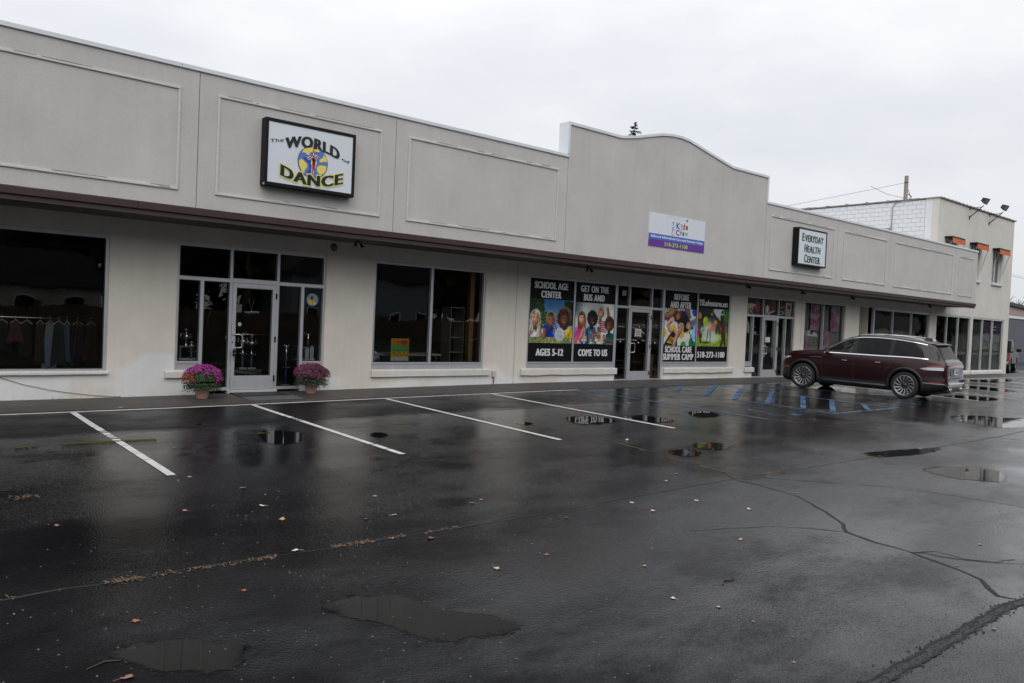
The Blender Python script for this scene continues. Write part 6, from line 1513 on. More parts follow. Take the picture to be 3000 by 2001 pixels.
tw = [mat('wood_%d' % i, c_, .8, var=.6, vscale=.25) for i, c_ in enumerate(((.035, .04, .016), (.10, .04, .02), (.055, .045, .02), (.03, .032, .02)))]
rg = random.Random(77); sets = [MB() for _ in tw]
for k in range(190):
    x = -70+k*2.2+rg.uniform(-1, 1); y = -56-rg.uniform(0, 14)-(0 if k % 3 else 8); h = rg.uniform(13, 21); b_ = sets[rg.choice([0, 0, 1, 2, 3, 3])]
    sets[3].tube([(x, y, gz0), (x, y, h*.7)], [.3, .1], 5)
    for _ in range(330):
        u = Vector((rg.gauss(0, 1), rg.gauss(0, 1), rg.gauss(0, 1))).normalized()*rg.random()**.4
        p = Vector((x, y, gz0+h*.55))+Vector((u.x*h*.26, u.y*h*.26, u.z*h*.45)); s = rg.uniform(.5, 1.35)
        n_ = Vector((rg.uniform(-1, 1), rg.uniform(-1, 1), rg.uniform(-1, 1))).normalized(); v = n_.orthogonal().normalized()*s; w = n_.cross(v)
        b_.quad(tuple(p-v), tuple(p+w*.7), tuple(p+v), tuple(p-w*.7))
for b_, mm in zip(sets, tw): tag(build('wood', b_, mm), 'autumn wood standing behind the houses across the street', kind='stuff')
def house(x, y, w, h, lab, wc, rc):
    t = empty('house', (x, y, gz0), lab, 'house'); wm = mat('siding_%d' % int(x), wc, .8, var=.08); d = 8
    build('wall', MB().box(x-w/2, x+w/2, y-d, y, gz0, gz0+h), wm, t)
    build('roof', MB().prism([(x-w/2-.5, gz0+h), (x+w/2+.5, gz0+h), (x+w/2-1, gz0+h+2.4), (x-w/2+1, gz0+h+2.4)], y-d-.3, y+.5), mat('shingle_%d' % int(x), rc, .9, var=.2), t, fixn=True)
    for k in range(int(w//3)):
        xx = x-w/2+1.2+k*3; f_ = build('window', MB().box(xx, xx+1.3, y+.001, y+.05, gz0+1, gz0+2.3), M['white'], t); build('pane', MB().box(xx+.1, xx+1.2, y+.051, y+.06, gz0+1.1, gz0+2.2), ink((30, 34, 40), .1), f_)
    build('door', MB().box(x+w*.1, x+w*.1+.95, y+.001, y+.06, gz0, gz0+2.1), ink((90, 60, 50)), t)
house(8, -50, 13, 3.1, 'cream house with a dark roof straight across the street', (.42, .40, .34), (.06, .06, .065)); house(38, -52, 15, 5.4, 'grey blue two storey house across the street', (.22, .26, .30), (.05, .045, .045)); house(86, -50, 16, 3.2, 'tan bungalow across the street', (.40, .36, .28), (.10, .085, .075)); house(150, -52, 22, 3.6, 'long beige house far down the street', (.46, .42, .34), (.09, .085, .085)); house(210, -54, 20, 4.0, 'white house at the far end of the street', (.55, .55, .53), (.08, .08, .085))
t = empty('street_pole', (22, -41, gz0), 'wooden utility pole across the street', 'pole'); build('shaft', MB().tube([(22, -41, gz0), (22, -41, 11)], [.17, .12], 10), barkm, t); build('crossarm', MB().box(20.9, 23.1, -41.2, -41.05, 10, 10.15), barkm, t)

# ------------------------------------------------------------------ parked dark maroon SUV
def carpaint(name, col, flake=.35):
    mm, n, l, b = newmat(name)
    b.inputs['Base Color'].default_value = (*col, 1); b.inputs['Metallic'].default_value = flake; b.inputs['Roughness'].default_value = .32
    b.inputs['Coat Weight'].default_value = .55; b.inputs['Coat Roughness'].default_value = .03; b.inputs['Specular IOR Level'].default_value = .3
    # rain droplets in the lacquer
    geo = n.new('ShaderNodeTexCoord'); v = n.new('ShaderNodeTexNoise'); v.inputs['Scale'].default_value = 90; v.inputs['Detail'].default_value = 2; l.new(geo.outputs['Object'], v.inputs[0])
    bp = n.new('ShaderNodeBump'); bp.inputs['Strength'].default_value = .06; bp.inputs['Distance'].default_value = .01; l.new(v.outputs[0], bp.inputs['Height']); l.new(bp.outputs[0], b.inputs['Coat Normal'])
    return mm
M['maroon'] = carpaint('maroon_lacquer', (.024, .0045, .0065))
M['plastic'] = mat('black_cladding', (.014, .014, .015), .5, bump=.1, bscale=90)
M['tyre'] = mat('tyre_rubber', (.012, .012, .012), .7, bump=.2, bscale=60)
M['chrome'] = mat('bright_chrome', (.78, .79, .81), .12, 1.0)
M['rim'] = mat('machined_alloy', (.48, .48, .49), .28, 1.0); M['rimdark'] = mat('dark_alloy', (.02, .02, .022), .4, .5)
M['cglass'] = mat_glass('car_front_glass', (.42, .50, .47), refl=.75); M['tglass'] = mat_glass('car_privacy_glass', (.035, .037, .042), refl=.6)
M['redlens'] = mat('red_lens', (.22, .008, .012), .12, coat=1); M['clearlens'] = mat('clear_lens', (.50, .52, .55), .1, .4, coat=1); M['gloss'] = mat('gloss_black', (.006, .006, .007), .08, spec=.35)

def pch(pts):
    xs = np.array([p[0] for p in pts], float); ys = np.array([p[1] for p in pts], float); h = np.diff(xs); d = np.diff(ys)/h
    mk = np.zeros(len(xs)); mk[0] = d[0]; mk[-1] = d[-1]
    for i in range(1, len(xs)-1):
        if d[i-1]*d[i] > 0:
            w1 = 2*h[i]+h[i-1]; w2 = h[i]+2*h[i-1]; mk[i] = (w1+w2)/(w1/d[i-1]+w2/d[i])
    def f(x):
        x = min(max(x, xs[0]), xs[-1]); i = min(max(int(np.searchsorted(xs, x))-1, 0), len(xs)-2); t = (x-xs[i])/h[i]
        return (2*t**3-3*t*t+1)*ys[i]+(t**3-2*t*t+t)*h[i]*mk[i]+(-2*t**3+3*t*t)*ys[i+1]+(t**3-t*t)*h[i]*mk[i+1]
    return f
LEN, UF, UR, RW = 5.06, .93, 3.955, .385
zt = pch([(0, 0.72), (0.03, 0.8682), (0.09, 0.9897), (0.22, 1.095), (0.6, 1.15), (1.0, 1.185), (1.36, 1.22), (1.55, 1.2942), (1.85, 1.4792), (2.15, 1.6292), (2.35, 1.69), (2.7, 1.738), (3.1, 1.75), (3.5, 1.738), (4.0, 1.7), (4.4, 1.645), (4.6, 1.6), (4.66, 1.56), (4.8, 1.33), (4.93, 1.15), (4.985, 1.09), (5.0, 1.0), (5.008, 0.88), (5.016, 0.76), (5.03, 0.7), (5.06, 0.63)])
hr = pch([(0, .50), (.05, .60), (.2, .70), (.6, .79), (1.3, .81), (1.6, .77), (1.9, .70), (2.3, .695), (3.0, .70), (4.0, .68), (4.6, .63), (4.72, .66), (4.9, .74), (4.97, .78), (5.06, .72)])
zr = pch([(0, 0.69), (0.03, 0.8283), (0.09, 0.9447), (0.22, 1.05), (0.6, 1.105), (1.0, 1.14), (1.36, 1.18), (1.55, 1.2542), (1.85, 1.4342), (2.15, 1.5792), (2.35, 1.64), (2.7, 1.685), (3.1, 1.695), (3.5, 1.68), (4.0, 1.635), (4.4, 1.575), (4.6, 1.52), (4.72, 1.36), (4.82, 1.22), (4.93, 1.11), (4.985, 1.05), (5.0, 0.96), (5.008, 0.845), (5.016, 0.73), (5.03, 0.675), (5.06, 0.61)])
zbelt = pch([(0, 0.66), (0.03, 0.7883), (0.09, 0.8947), (0.22, 0.985), (0.6, 1.035), (1.0, 1.075), (1.36, 1.125), (1.55, 1.14), (2.35, 1.1473), (3.1, 1.1515), (4.0, 1.1646), (4.6, 1.145), (4.8, 1.12), (4.93, 1.085), (4.985, 1.02), (5.0, 0.935), (5.008, 0.825), (5.016, 0.71), (5.03, 0.655), (5.06, 0.59)])
hb = pch([(0, .62), (.05, .74), (.2, .86), (.6, .935), (1.3, .955), (2.3, .932), (3.5, .932), (4.3, .925), (4.7, .87), (4.9, .83), (4.98, .80), (5.06, .74)])
hm = pch([(0, .70), (.05, .80), (.2, .91), (.5, .985), (.93, 1.0), (2.4, .985), (3.5, 1.0), (3.955, 1.008), (4.4, .985), (4.7, .94), (4.92, .89), (5.0, .85), (5.06, .80)])
hs = pch([(0, .72), (.05, .82), (.2, .91), (.5, .97), (.93, .985), (2.4, .965), (3.5, .975), (3.955, .99), (4.4, .975), (4.7, .94), (4.92, .90), (5.0, .87), (5.06, .82)])
zb = pch([(0, .33), (.1, .24), (.5, .21), (1.5, .20), (3.5, .20), (4.5, .24), (4.9, .32), (5.06, .40)])
def section(u):
    u = u if u >= .6 else max(0, (u-.14)*.6/.46)
    t, r, z1, b, z2, m_, s_, z0 = zt(u), hr(u), zr(u), hb(u), zbelt(u), hm(u), hs(u), zb(u)
    zc = lambda f_: z0+(z2-z0)*f_
    return [(0, t), (.5*r, t-.006-.0*t), (.82*r, t-.25*(t-z1)), (.95*r, t-.6*(t-z1)), (r, z1), (r+.012, z1-.018), (r+(b-r)*.5+.012, z1+(z2-z1)*.5), (b, z2+.012), (b+.012, z2-.012), (b+(m_-b)*.7, zc(.88)), (m_, zc(.70)), (m_-.006, zc(.48)), (s_, zc(.30)), (s_-.02, zc(.12)), (s_-.09, z0), (0, z0-.0)]
SUB = [3, 3, 3, 3, 1, 5, 5, 1, 3, 3, 4, 4, 3, 2, 3]          # pieces per section span: glass rows are spans 5 and 6
def cr(p0, p1, p2, p3, t): return 0.5*((2*p1)+(p2-p0)*t+(2*p0-5*p1+4*p2-p3)*t*t+(3*p1-p0-3*p2+p3)*t**3)
def dense(u):
    S = section(u); o = []; kind = []
    for i in range(len(S)-1):
        lin_ = i in (4, 5, 6, 7)
        p0, p1, p2, p3 = S[max(i-1, 0)], S[i], S[i+1], S[min(i+2, len(S)-1)]
        if i == 0: p0 = (-S[1][0], S[1][1])
        for k in range(SUB[i]):
            t = k/SUB[i]
            o.append((p1[0]+(p2[0]-p1[0])*t, p1[1]+(p2[1]-p1[1])*t) if lin_ or i >= 13 else (cr(p0[0], p1[0], p2[0], p3[0], t), cr(p0[1], p1[1], p2[1], p3[1], t))); kind.append(i)
    o.append(S[-1]); return o, kind
US = arange((.14, .26, .012), (.26, 1.3, .035), (1.3, 2.4, .025), (2.4, 4.5, .03), (4.5, 5.06, .014))
def yside(u, z):
    # half width of the body side at height z
    P_, _ = dense(u); best = None
    for (a, b), (c, d) in zip(P_[8:-1], P_[9:]):
        if (b-z)*(d-z) <= 0 and abs(b-d) > 1e-6:
            t = (b-z)/(b-d); y = a+(c-a)*t
            best = y if best is None else max(best, y)
    return best if best is not None else hm(u)
def urear(y, z):
    lo, hi = 4.55, 5.06
    def top(u):
        P_, _ = dense(u); y_ = abs(y); zz = -9
        for (a, b), (c, d) in zip(P_[:-1], P_[1:]):
            if (a-y_)*(c-y_) <= 0 and abs(a-c) > 1e-6: t = (y_-a)/(c-a); zz = max(zz, b+(d-b)*t)
        return zz
    if top(hi) > z: return hi
    for _ in range(24):
        m_ = (lo+hi)/2
        if top(m_) > z: lo = m_
        else: hi = m_
    return lo

suv = empty('parked_suv', (0, 0, 0), 'dark maroon large SUV parked nose in towards the shop windows', 'car')
SIDED = ('front_side_window', 'rear_side_window', 'quarter_window', 'centre_pillar', 'rear_pillar', 'tail_pillar')
CB = {k: MB() for k in ('body', 'windshield', 'rear_window', 'lower_cladding')}
for k in SIDED:
    for s_ in (1, -1): CB[k, s_] = MB()
secs = [dense(u) for u in US]; K_ = secs[0][1]; NV = len(secs[0][0])
def in_arch(u, z): return any(math.hypot(u-c, z-RW) < .455 for c in (UF, UR))
for side in (1, -1):
    for i in range(len(US)-1):
        uc = (US[i]+US[i+1])/2
        for j in range(NV-1):
            q = [(US[i], secs[i][0][j]), (US[i+1], secs[i+1][0][j]), (US[i+1], secs[i+1][0][j+1]), (US[i], secs[i][0][j+1])]
            yc = sum(p[1][0] for p in q)/4; zc_ = sum(p[1][1] for p in q)/4
            if yc > .5 and zc_ < .98 and in_arch(uc, zc_): continue
            k = K_[j]; key = 'body'
            if k in (5, 6):
                if 1.60 < uc < 2.40: key = 'front_side_window'
                elif 2.52 < uc < 3.46: key = 'rear_side_window'
                elif 3.56 < uc < 4.50 - (zc_-1.10)*.62: key = 'quarter_window'
                elif 2.40 <= uc <= 2.52: key = 'centre_pillar'
                elif 3.46 <= uc <= 3.56: key = 'rear_pillar'
                elif 4.50-(zc_-1.10)*.62 <= uc < 4.80: key = 'tail_pillar'
            elif k in (0, 1, 2, 3):
                if 1.43 < uc < 2.22 and k in (0, 1, 2): key = 'windshield'
                elif 4.67 < uc < 4.905 and k in (0, 1, 2): key = 'rear_window'
                elif 4.62 < uc < 4.90 and k == 3: key = 'tail_pillar'
            elif k == 4 and 4.66 < uc < 4.86: key = 'tail_pillar'
            if k >= 12 and zc_ < zb(uc)+.20 and key == 'body': key = 'lower_cladding'
            pts = [(2.5-p[0], side*p[1][0], p[1][1]) for p in q]
            CB[(key, side) if key in SIDED else key].quad(*(pts if side == -1 else pts[::-1]))
def LX(u): return 2.5-u
for end in (0, -1):
    P_ = secs[end][0]; u = US[end]; ring = [(LX(u), y, z) for y, z in P_]+[(LX(u), -y, z) for y, z in P_[::-1][1:-1]]
    CB['body'].poly(ring if end == 0 else ring[::-1])
def bld(name, mb, mm, par=suv, smooth=False, weld=False, **kw):
    o = build(name, mb, mm, par, smooth=smooth, world=False, **kw)
    if weld:
        bm = bmesh.new(); bm.from_mesh(o.data); bmesh.ops.remove_doubles(bm, verts=bm.verts, dist=.0004); bm.to_mesh(o.data); bm.free()
        o.data.polygons.foreach_set('use_smooth', [True]*len(o.data.polygons))
    return o
body = bld('body', CB['body'], M['maroon'], weld=True)
for k, mm in (('windshield', M['cglass']), ('rear_window', M['tglass']), ('lower_cladding', M['plastic'])): bld(k, CB[k], mm, weld=True)
for s_ in (1, -1):
    for k, mm in zip(SIDED, (M['cglass'], M['tglass'], M['tglass'], M['gloss'], M['gloss'], M['gloss'])): bld(k, CB[k, s_], mm, weld=True)
def side_strip(name, path, w, mm, off=.006, sides=(1, -1), par=suv, thick=.012):
    # raised strip following the body side along (u, z)
    for s_ in sides:
        mb = MB(); n = len(path)
        for i, (u, z) in enumerate(path):
            ua, za = path[max(i-1, 0)]; ub, zb_ = path[min(i+1, n-1)]; d = math.hypot(ub-ua, zb_-za) or 1; nx_, nz_ = -(zb_-za)/d, (ub-ua)/d
            ww = w[i] if isinstance(w, list) else w
            for e_ in (-.5, .5):
                uu, zz = u+nx_*ww*e_, z+nz_*ww*e_; y = yside(min(max(uu, 0), LEN), zz); mb.v.append((LX(uu), s_*(y+off), zz))
            for e_ in (.5, -.5):
                uu, zz = u+nx_*ww*e_, z+nz_*ww*e_; y = yside(min(max(uu, 0), LEN), zz); mb.v.append((LX(uu), s_*(y+off-thick), zz))
        for i in range(n-1):
            for a in range(4): mb.f.append((4*i+a, 4*i+(a+1) % 4, 4*(i+1)+(a+1) % 4, 4*(i+1)+a)); mb.m.append(0)
        bld(name, mb, mm, par, fixn=True)
def seq(f_, a, b, n=40): return [(a+(b-a)*i/n, f_(a+(b-a)*i/n)) for i in range(n+1)]
side_strip('belt_trim', seq(lambda u: zbelt(u)+.012, 1.56, 4.53), .024, M['chrome'], .008)
side_strip('roof_trim', seq(lambda u: zr(u)-.02, 1.56, 4.42), .013, M['chrome'], .007)
side_strip('rocker_trim', [(1.52, .335), (1.7, .335), (2.4, .335), (3.0, .335), (3.35, .335), (3.46, .335)], [.01, .03, .034, .042, .05, .01], M['chrome'], .012)
side_strip('fender_vent', [(1.10, .985), (1.3, .99), (1.55, .995)], [.03, .034, .02], M['rimdark'], .010); side_strip('fender_badge', [(1.12, .988), (1.3, .992), (1.5, .995)], .010, M['steel'], .013)
seam = M['dark']
for pth in ([(1.52, 1.05), (1.50, .8), (1.52, .5), (1.54, .38)], [(2.46, 1.07), (2.47, .8), (2.48, .5), (2.48, .36)], [(3.52, 1.09), (3.55, .95), (3.50, .86), (3.40, .75), (3.36, .5), (3.36, .36)]): side_strip('door_seam', [(a+(c-a)*t/6, b+(d-b)*t/6) for (a, b), (c, d) in zip(pth, pth[1:]) for t in range(7)], .009, seam, .0035, thick=.006)
side_strip('body_crease', seq(lambda u: .80+.012*(u-1.5), 1.2, 4.6), .004, M['maroon'], .004, thick=.005)
fc = [(3.78+.075*math.cos(R(a)), .915+.075*math.sin(R(a))) for a in range(0, 361, 20)]; side_strip('fuel_door', fc, .007, seam, .0035, sides=(1,), thick=.006)
for u0, dz in ((2.22, .95), (3.20, .965)):
    for s_ in (1, -1):
        y = yside(u0, dz); mb = MB(); mb.tube([(LX(u0-.12), s_*(y+.005), dz), (LX(u0-.09), s_*(y+.032), dz+.004), (LX(u0+.08), s_*(y+.032), dz+.006), (LX(u0+.11), s_*(y+.005), dz+.004)], .014, 8); h_ = bld('door_handle', mb, M['maroon'], smooth=True)
        bld('handle_trim', MB().tube([(LX(u0-.08), s_*(y+.046), dz+.005), (LX(u0+.07), s_*(y+.046), dz+.007)], .005, 6), M['steel'], h_)
# wheel arch lips and wells
for c_ in (UF, UR):
    for s_ in (1, -1):
        mb = MB(); n = 40
        for i in range(n+1):
            a = R(-14+208*i/n)
            for r_, o_ in ((.435, -.03), (.44, .020), (.50, .022), (.515, .004)):
                u, z = c_+r_*math.cos(a), RW+r_*math.sin(a); y = yside(u, max(z, .27)); mb.v.append((LX(u), s_*(y+o_), z))
        for i in range(n):
            for a in range(3): q = 4*i+a; mb.f.append((q, q+1, q+5, q+4)); mb.m.append(0)
        bld('arch_cladding', mb, M['plastic'], smooth=True, fixn=True)
        wb = MB(); 
        for i in range(n+1):
            a = R(-25+230*i/n)
            for y in (.95, .58): wb.v.append((LX(c_+.452*math.cos(a)), s_*y, max(RW+.452*math.sin(a), .2)))
        for i in range(n): q = 2*i; wb.f.append((q, q+1, q+3, q+2)); wb.m.append(0)
        wb.poly([(LX(c_+.46*math.cos(R(a))), s_*.575, RW+.46*math.sin(R(a))) for a in range(-25, 206, 10)])
        bld('wheel_well', wb, M['dark'])
def wheel(u, s_, steer=0):
    w = bld('wheel', MB().lathe([(0, -.02), (.15, -.02), (.285, -.05)], (0, 0, 0), 36, axis='y'), M['rimdark'], smooth=True)
    w.location = (LX(u), s_*.985, RW); w.rotation_euler = (0, 0, (0 if s_ > 0 else math.pi)+steer); w.scale = (1, -1, 1) if False else (1, 1, 1)
    # outer face points to +y of the wheel
    prof = [(.275, .0), (.30, .012), (.345, .018), (.375, .0), (.385, -.04), (.386, -.12), (.385, -.20), (.37, -.245), (.30, -.26), (.26, -.25)]
    bld('tyre', MB().lathe(prof, (0, 0, 0), 56, axis='y'), M['tyre'], w, smooth=True)
    rm = MB().lathe([(.255, -.06), (.268, .0), (.276, .006), (.286, .004), (.288, -.02)], (0, 0, 0), 56, axis='y')
    bld('rim_lip', rm, M['rim'], w, smooth=True)
    sp_ = MB(); ns = 14
    for k in range(ns):
        a0 = math.tau*k/ns; prev = None
        for half in (0, 1):
            n = 7; base = len(sp_.v)
            for i in range(n):
                t = i/(n-1); r_ = .058+(.264-.058)*t; a = a0+.20*t*t-.02+(half*.10*t); wd = (.011+.012*t)/r_*.5
                yy = -.005-.03*(1-t)**1.5+(.004 if half else 0)
                for e_ in (-1, 1): sp_.v.append((r_*math.cos(a+e_*wd), yy+.004, r_*math.sin(a+e_*wd)))
                for e_ in (1, -1): sp_.v.append((r_*math.cos(a+e_*wd*1.1), yy-.02, r_*math.sin(a+e_*wd*1.1)))
            for i in range(n-1):
                for b_ in range(4): sp_.f.append((base+4*i+b_, base+4*i+(b_+1) % 4, base+4*i+4+(b_+1) % 4, base+4*i+4+b_)); sp_.m.append(0)
            if half == 0: continue
    bld('spokes', sp_, M['rim'], w, fixn=True)
    hub = MB().lathe([(.0, .0), (.038, -.002), (.045, -.012), (.075, -.022), (.08, -.04)], (0, 0, 0), 24, axis='y')
    bld('hub_cap', hub, M['rimdark'], w, smooth=True)
    for k in range(5): bld('lug_nut', MB().lathe([(0, -.008), (.009, -.009), (.009, -.03)], (.058*math.cos(math.tau*k/5), 0, .058*math.sin(math.tau*k/5)), 6, axis='y'), M['steel'], w)
for u in (UF, UR):
    for s_ in (1, -1): wheel(u, s_, R(4) if u == UF else 0)
# tail: light bar, lower light, plate, lettering, chrome, exhausts
def rear_strip(name, y0, y1, z0, z1, mm, off=.008, par=suv, n=24, crv=None):
    mb = MB()
    for i in range(n+1):
        y = y0+(y1-y0)*i/n
        for z in (z0, z1):
            dz = crv(y) if crv else 0
            mb.v.append((LX(urear(y, z+dz))-off, y, z+dz))
    for i in range(n): q = 2*i; mb.f.append((q, q+1, q+3, q+2)); mb.m.append(0)
    return bld(name, mb, mm, par, fixn=False)
rear_strip('tail_light_bar', -.80, .80, .98, 1.02, M['redlens'], .014)
rear_strip('tail_chrome', -.80, .80, .95, .972, M['chrome'], .014)
for s_ in (1, -1):
    side_strip('tail_light', [(4.52, .955), (4.65, .975), (4.80, .988), (4.93, .988)], [.01, .035, .048, .05], M['redlens'], .010, sides=(s_,))
    side_strip('tail_lens', [(4.36, .895), (4.55, .915), (4.75, .93), (4.95, .935)], [.008, .04, .045, .04], M['clearlens'], .010, sides=(s_,))
    side_strip('tail_lens', [(4.42, .868), (4.6, .878), (4.78, .888), (4.95, .892)], [.006, .022, .028, .028], M['chrome'], .012, sides=(s_,))
rear_strip('plate_recess', -.46, .46, .70, .925, M['gloss'], .004); rear_strip('rear_garnish', -.62, .62, .655, .69, M['rimdark'], .006)
for s_ in (1, -1): side_strip('bumper_trim', [(4.42, .50), (4.6, .50), (4.8, .50), (5.0, .50), (5.05, .50)], [.008, .016, .018, .03, .03], M['chrome'], .014, sides=(s_,)); side_strip('reflector', [(4.62, .535), (4.75, .535), (4.92, .535)], .026, M['redlens'], .009, sides=(s_,))
xr = LX(5.06)-.012
bld('bumper_chrome', MB().box(xr-.004, xr+.03, -.74, .74, .475, .53), M['chrome'], bevel=.012)
bld('diffuser', MB().box(xr+.02, xr+.35, -.70, .70, .27, .40), M['plastic'], bevel=.03)
for s_ in (1, -1):
    bld('exhaust_tip', MB().lathe([(.03, -.0), (.045, 0), (.048, .10)], (xr+.005, s_*.56, .335), 16, axis='x'), M['chrome'], smooth=True)
    bld('exhaust_tip', MB().lathe([(.03, -.0), (.045, 0), (.048, .10)], (xr+.005, s_*.46, .335), 16, axis='x'), M['chrome'], smooth=True)
ur = LX(urear(0, .80)); lp = bld('licence_plate', MB().box(ur-.026, ur-.012, -.165, .165, .745, .905), ink((196, 204, 212)))
pm = MB()
for k in range(5): pm.box(ur-.0285, ur-.0262, -.125+.05*k, -.095+.05*k, .79, .85)
bld('plate_characters', pm.box(ur-.0285, ur-.0262, -.1, .1, .872, .89), ink((60, 80, 130)), lp)
# spaced letters across the tailgate
mb = MB()
for i, ch in enumerate('LINCOLN'):
    v, f = glyphs(ch, .03); yc = .30-.10*i; ax = min(p[0] for p in v); bx = max(p[0] for p in v); hh = max(p[1] for p in v)
    ux = LX(urear(yc, 1.05))-.016; mb.ext([(ux, yc-(p[0]-(ax+bx)/2)*.05, 1.035+p[1]/hh*.032) for p in v], f)
bld('tailgate_lettering', mb, M['chrome'])
# spoiler, roof rails, fin, wiper
sb = MB(); n = 20
for i in range(n+1):
    y = -.62+1.24*i/n; c_ = 1-(y/.62)**4*.35
    for (du, dz) in ((4.50, .0), (4.68, -.012), (4.76, -.030), (4.765, -.045), (4.70, -.06), (4.56, -.05)):
        sb.v.append((LX(4.5+(du-4.5)*c_), y, 1.625-.03*(y/.62)**2+dz))
for i in range(n):
    for a in range(6): sb.f.append((6*i+a, 6*i+(a+1) % 6, 6*i+6+(a+1) % 6, 6*i+6+a)); sb.m.append(0)
sb.f.append(tuple(range(6))); sb.m.append(0); sb.f.append(tuple(6*n+a for a in range(6))[::-1]); sb.m.append(0)
spo = bld('spoiler', sb, M['maroon'], smooth=True, fixn=True)
bld('brake_light', MB().box(LX(4.755)-.012, LX(4.755)+.01, -.18, .18, 1.572, 1.586), M['redlens'], spo)
for s_ in (1, -1): bld('roof_rail', MB().tube([(LX(2.35), s_*.60, 1.655), (LX(2.5), s_*.60, 1.735), (LX(3.1), s_*.595, 1.778), (LX(3.8), s_*.585, 1.755), (LX(4.2), s_*.575, 1.70), (LX(4.32), s_*.57, 1.66)], [.008, .011, .012, .012, .011, .008], 8), M['chrome'], smooth=True)
bld('antenna_fin', MB().ext([(LX(4.18), 0, 1.75), (LX(4.36), .03, 1.66), (LX(4.36), -.03, 1.66), (LX(4.10), .02, 1.69), (LX(4.10), -.02, 1.69), (LX(4.34), 0, 1.74)], [(3, 4, 0), (3, 0, 5, 1), (4, 2, 5, 0), (1, 5, 2)]), M['maroon'])
bld('wiper', MB().tube([(LX(4.90)-.012, 0, 1.15), (LX(4.86)-.02, .22, 1.19), (LX(4.84)-.02, .38, 1.2)], .008, 5), M['black'])
for s_ in (1, -1):   # door mirrors
    mb = MB(); c_ = Vector((LX(1.73), s_*1.10, 1.16)); k = len(mb.v); nu, nv = 12, 8
    for i in range(nv+1):
        th = math.pi*i/nv
        for j in range(nu):
            ph = math.tau*j/nu; x, y, z = math.sin(th)*math.cos(ph), math.cos(th), math.sin(th)*math.sin(ph)
            mb.v.append((c_.x+.07*x*(1 if x > 0 else .55), c_.y+.125*y, c_.z+.075*z))
    for i in range(nv):
        for j in range(nu): mb.f.append((k+i*nu+j, k+i*nu+(j+1) % nu, k+(i+1)*nu+(j+1) % nu, k+(i+1)*nu+j)); mb.m.append(0)
    dm = bld('door_mirror', mb, M['maroon'], smooth=True); bld('mirror_stalk', MB().tube([(LX(1.70), s_*.93, 1.11), (LX(1.72), s_*1.04, 1.13)], .028, 8), M['black'], dm)
# nose
for s_ in (1, -1):
    side_strip('headlight', [(.19, .86), (.27, .90), (.38, .93), (.52, .945)], [.05, .085, .075, .012], M['clearlens'], .008, sides=(s_,)); side_strip('side_marker', [(.32, .62), (.40, .63), (.48, .645)], .022, mat('amber_lens', (.35, .07, .01), .15), .008, sides=(s_,))
bld('grille', MB().box(LX(.14)-.02, LX(.14)+.015, -.42, .42, .42, .70), M['rimdark'], bevel=.03); bld('grille_surround', MB().tube([(LX(.14)+.015, -.44, .41), (LX(.14)+.015, -.46, .71), (LX(.14)+.015, .46, .71), (LX(.14)+.015, .44, .41), (LX(.14)+.015, -.44, .41)], .014, 6), M['chrome'])
# underside and cabin
bld('underbody', MB().box(LX(4.75), LX(.3), -.72, .72, .19, .36), M['dark'])
seatm = mat('cabin_leather', (.20, .185, .165), .6); cabm = mat('cabin_dark', (.02, .02, .02), .8)
bld('cabin_floor', MB().box(LX(4.6), LX(1.45), -.78, .78, .50, .60), cabm); bld('dashboard', MB().box(LX(1.75), LX(1.40), -.74, .74, .62, 1.03), cabm, bevel=.05)
for s_ in (1, -1):
    bld('front_seat', MB().prism([(LX(2.35), .60), (LX(2.05), .60), (LX(2.05), .74), (LX(2.38), .76), (LX(2.50), 1.22), (LX(2.58), 1.40), (LX(2.66), 1.38), (LX(2.60), 1.2), (LX(2.50), .64)], s_*.40-.24, s_*.40+.24), seatm, fixn=True, bevel=.03)
    bld('rear_seat', MB().prism([(LX(3.2), .60), (LX(2.95), .60), (LX(2.95), .74), (LX(3.25), .76), (LX(3.40), 1.2), (LX(3.48), 1.35), (LX(3.55), 1.33), (LX(3.46), .64)], s_*.40-.27, s_*.40+.27), cabm, fixn=True, bevel=.03)
st_ = MB(); c_ = Vector((LX(1.92), .40, 1.0)); ax = Vector((-.85, 0, .5)).normalized(); u_ = Vector((0, 1, 0)); v_ = ax.cross(u_)
st_.tube([tuple(c_+(u_*math.cos(t*.3)+v_*math.sin(t*.3))*.18) for t in range(22)], .014, 6); bld('steering_wheel', st_, cabm, smooth=True)
bld('rear_mirror', MB().box(LX(2.02), LX(1.98), -.11, .11, 1.44, 1.51), M['black'])
hd_ = Vector((-.108, .994))
suv.rotation_euler = (0, -.016, math.atan2(hd_.y, hd_.x))
# wheels stand on the asphalt: wheel centres UF and UR of the near side at the measured contact points
fx, fy = 22.42, -2.78; rx, ry = fx+hd_.x*-2.92, fy+hd_.y*-2.92
side_n = Vector((hd_.y, -hd_.x)); mid = Vector((fx, fy))+side_n*.86+hd_*(UF-2.5)*.965
suv.scale = (.965, 1, 1)
suv.location = (mid.x, mid.y, (gz(fx+.8, fy)+gz(rx+.8, ry))/2 + .0*1)

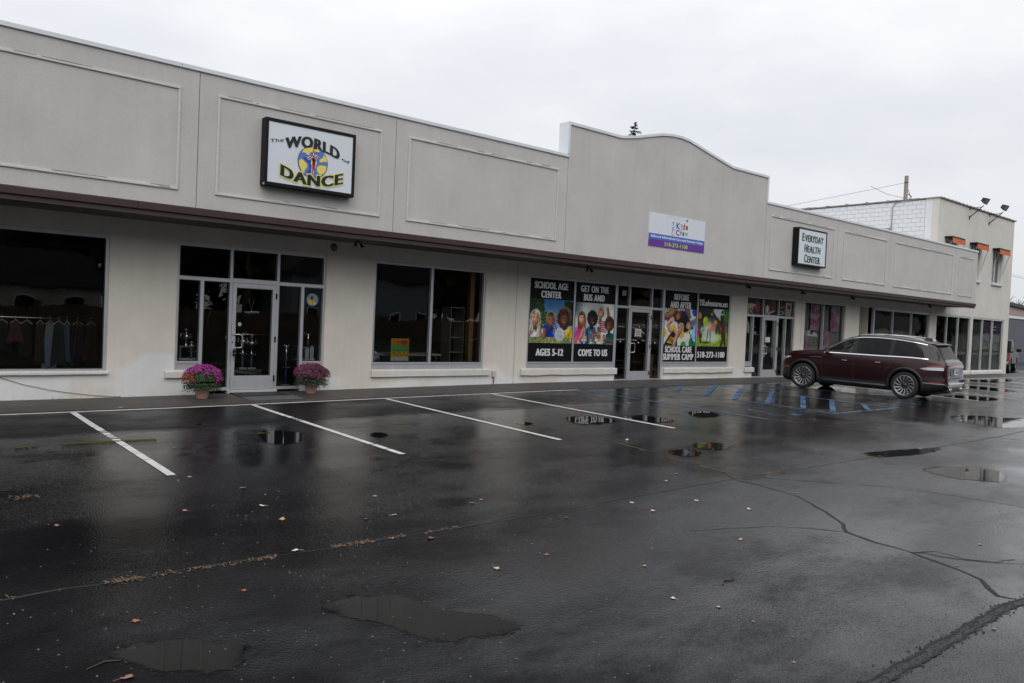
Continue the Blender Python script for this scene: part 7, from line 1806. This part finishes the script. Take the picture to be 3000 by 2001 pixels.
# ------------------------------------------------------------------ dark pickup beyond the corner
pk = empty('pickup_truck', (53, .9, gz(53, 0)), 'dark navy pickup truck mostly hidden behind the corner of the two storey building', 'car', rot=(0, 0, R(13)))
nv = mat('navy_paint', (.010, .012, .018), .35, spec=.25)
def pb(name, mb, mm, par=pk, **kw): return build(name, mb, mm, par, world=False, **kw)
def arch_side(x0, x1, z0, z1, wheels):
    pts = [(x0, z1), (x0, z0)]
    for c_ in wheels: pts += [(c_+.47*math.cos(R(a)), .40+.47*math.sin(R(a))) for a in range(180, -1, -15) if .40+.47*math.sin(R(a)) > z0] if True else []
    return pts + [(x1, z0), (x1, z1)]
sidep = [(-2.9, 1.10), (-2.9, .55), (-2.32, .55)] + [(-1.85+.47*math.cos(R(a)), .42+.47*math.sin(R(a))) for a in range(165, 14, -15)] + [(-1.38, .5), (1.35, .5)] + [(1.82+.47*math.cos(R(a)), .42+.47*math.sin(R(a))) for a in range(165, 14, -15)] + [(2.3, .55), (2.85, .55), (2.88, .95), (2.7, 1.12), (1.35, 1.18), (-.7, 1.16), (-.75, 1.12)]
pb('body', MB().prism(sidep, -.98, .98), nv, fixn=True, bevel=.05)
cabp = [(-.72, 1.15), (-.60, 1.83), (-.35, 1.90), (.45, 1.90), (.75, 1.84), (1.40, 1.17)]
pb('cab', MB().prism(cabp, -.84, .84), nv, fixn=True, bevel=.06)
for s_ in (1, -1):
    pb('side_window', MB().prism([(-.58, 1.22), (-.50, 1.74), (.0, 1.78), (.02, 1.22)], s_*.845-.004, s_*.845+.004), M['tglass'], fixn=True); pb('side_window', MB().prism([(.10, 1.22), (.08, 1.78), (.60, 1.76), (1.10, 1.24)], s_*.845-.004, s_*.845+.004), M['tglass'], fixn=True)
    pb('tail_light', MB().box(-2.925, -2.80, s_*.90-.07, s_*.90+.085, .72, 1.06), mat('red_lamp', (.42, .02, .02), .15, coat=1), bevel=.01); pb('door_mirror', MB().box(.85, 1.02, s_*1.12-.12, s_*1.12+.12, 1.18, 1.38), M['black'], bevel=.04)
    pb('door_handle', MB().box(-.1, .1, s_*.985-.01, s_*.985+.02, 1.0, 1.03), M['chrome'])
pb('rear_window', MB().quad((-.705, -.7, 1.25), (-.705, .7, 1.25), (-.625, .66, 1.75), (-.625, -.66, 1.75)), M['tglass']); pb('bed_floor', MB().box(-2.8, -.8, -.8, .8, 1.121, 1.126), M['plastic'])
pb('bumper', MB().box(-3.06, -2.9, -.95, .95, .48, .66), M['chrome'], bevel=.03); pb('tailgate', MB().box(-2.925, -2.905, -.78, .78, .68, 1.09), nv, bevel=.005)
for u in (-1.85, 1.82):
    for s_ in (1, -1):
        w = pb('wheel', MB().lathe([(0, .0), (.10, .0), (.24, -.03), (.265, .0)], (0, 0, 0), 28, axis='y'), M['rim'], smooth=True); w.location = (u, s_*.93, .40); w.rotation_euler = (0, 0, 0 if s_ > 0 else math.pi)
        pb('tyre', MB().lathe([(.26, .0), (.34, .02), (.39, .0), (.40, -.05), (.40, -.2), (.37, -.24), (.26, -.24)], (0, 0, 0), 36, axis='y'), M['tyre'], w, smooth=True)
pk.location = (52.55, 1.98, gz(52, 0)+.0)
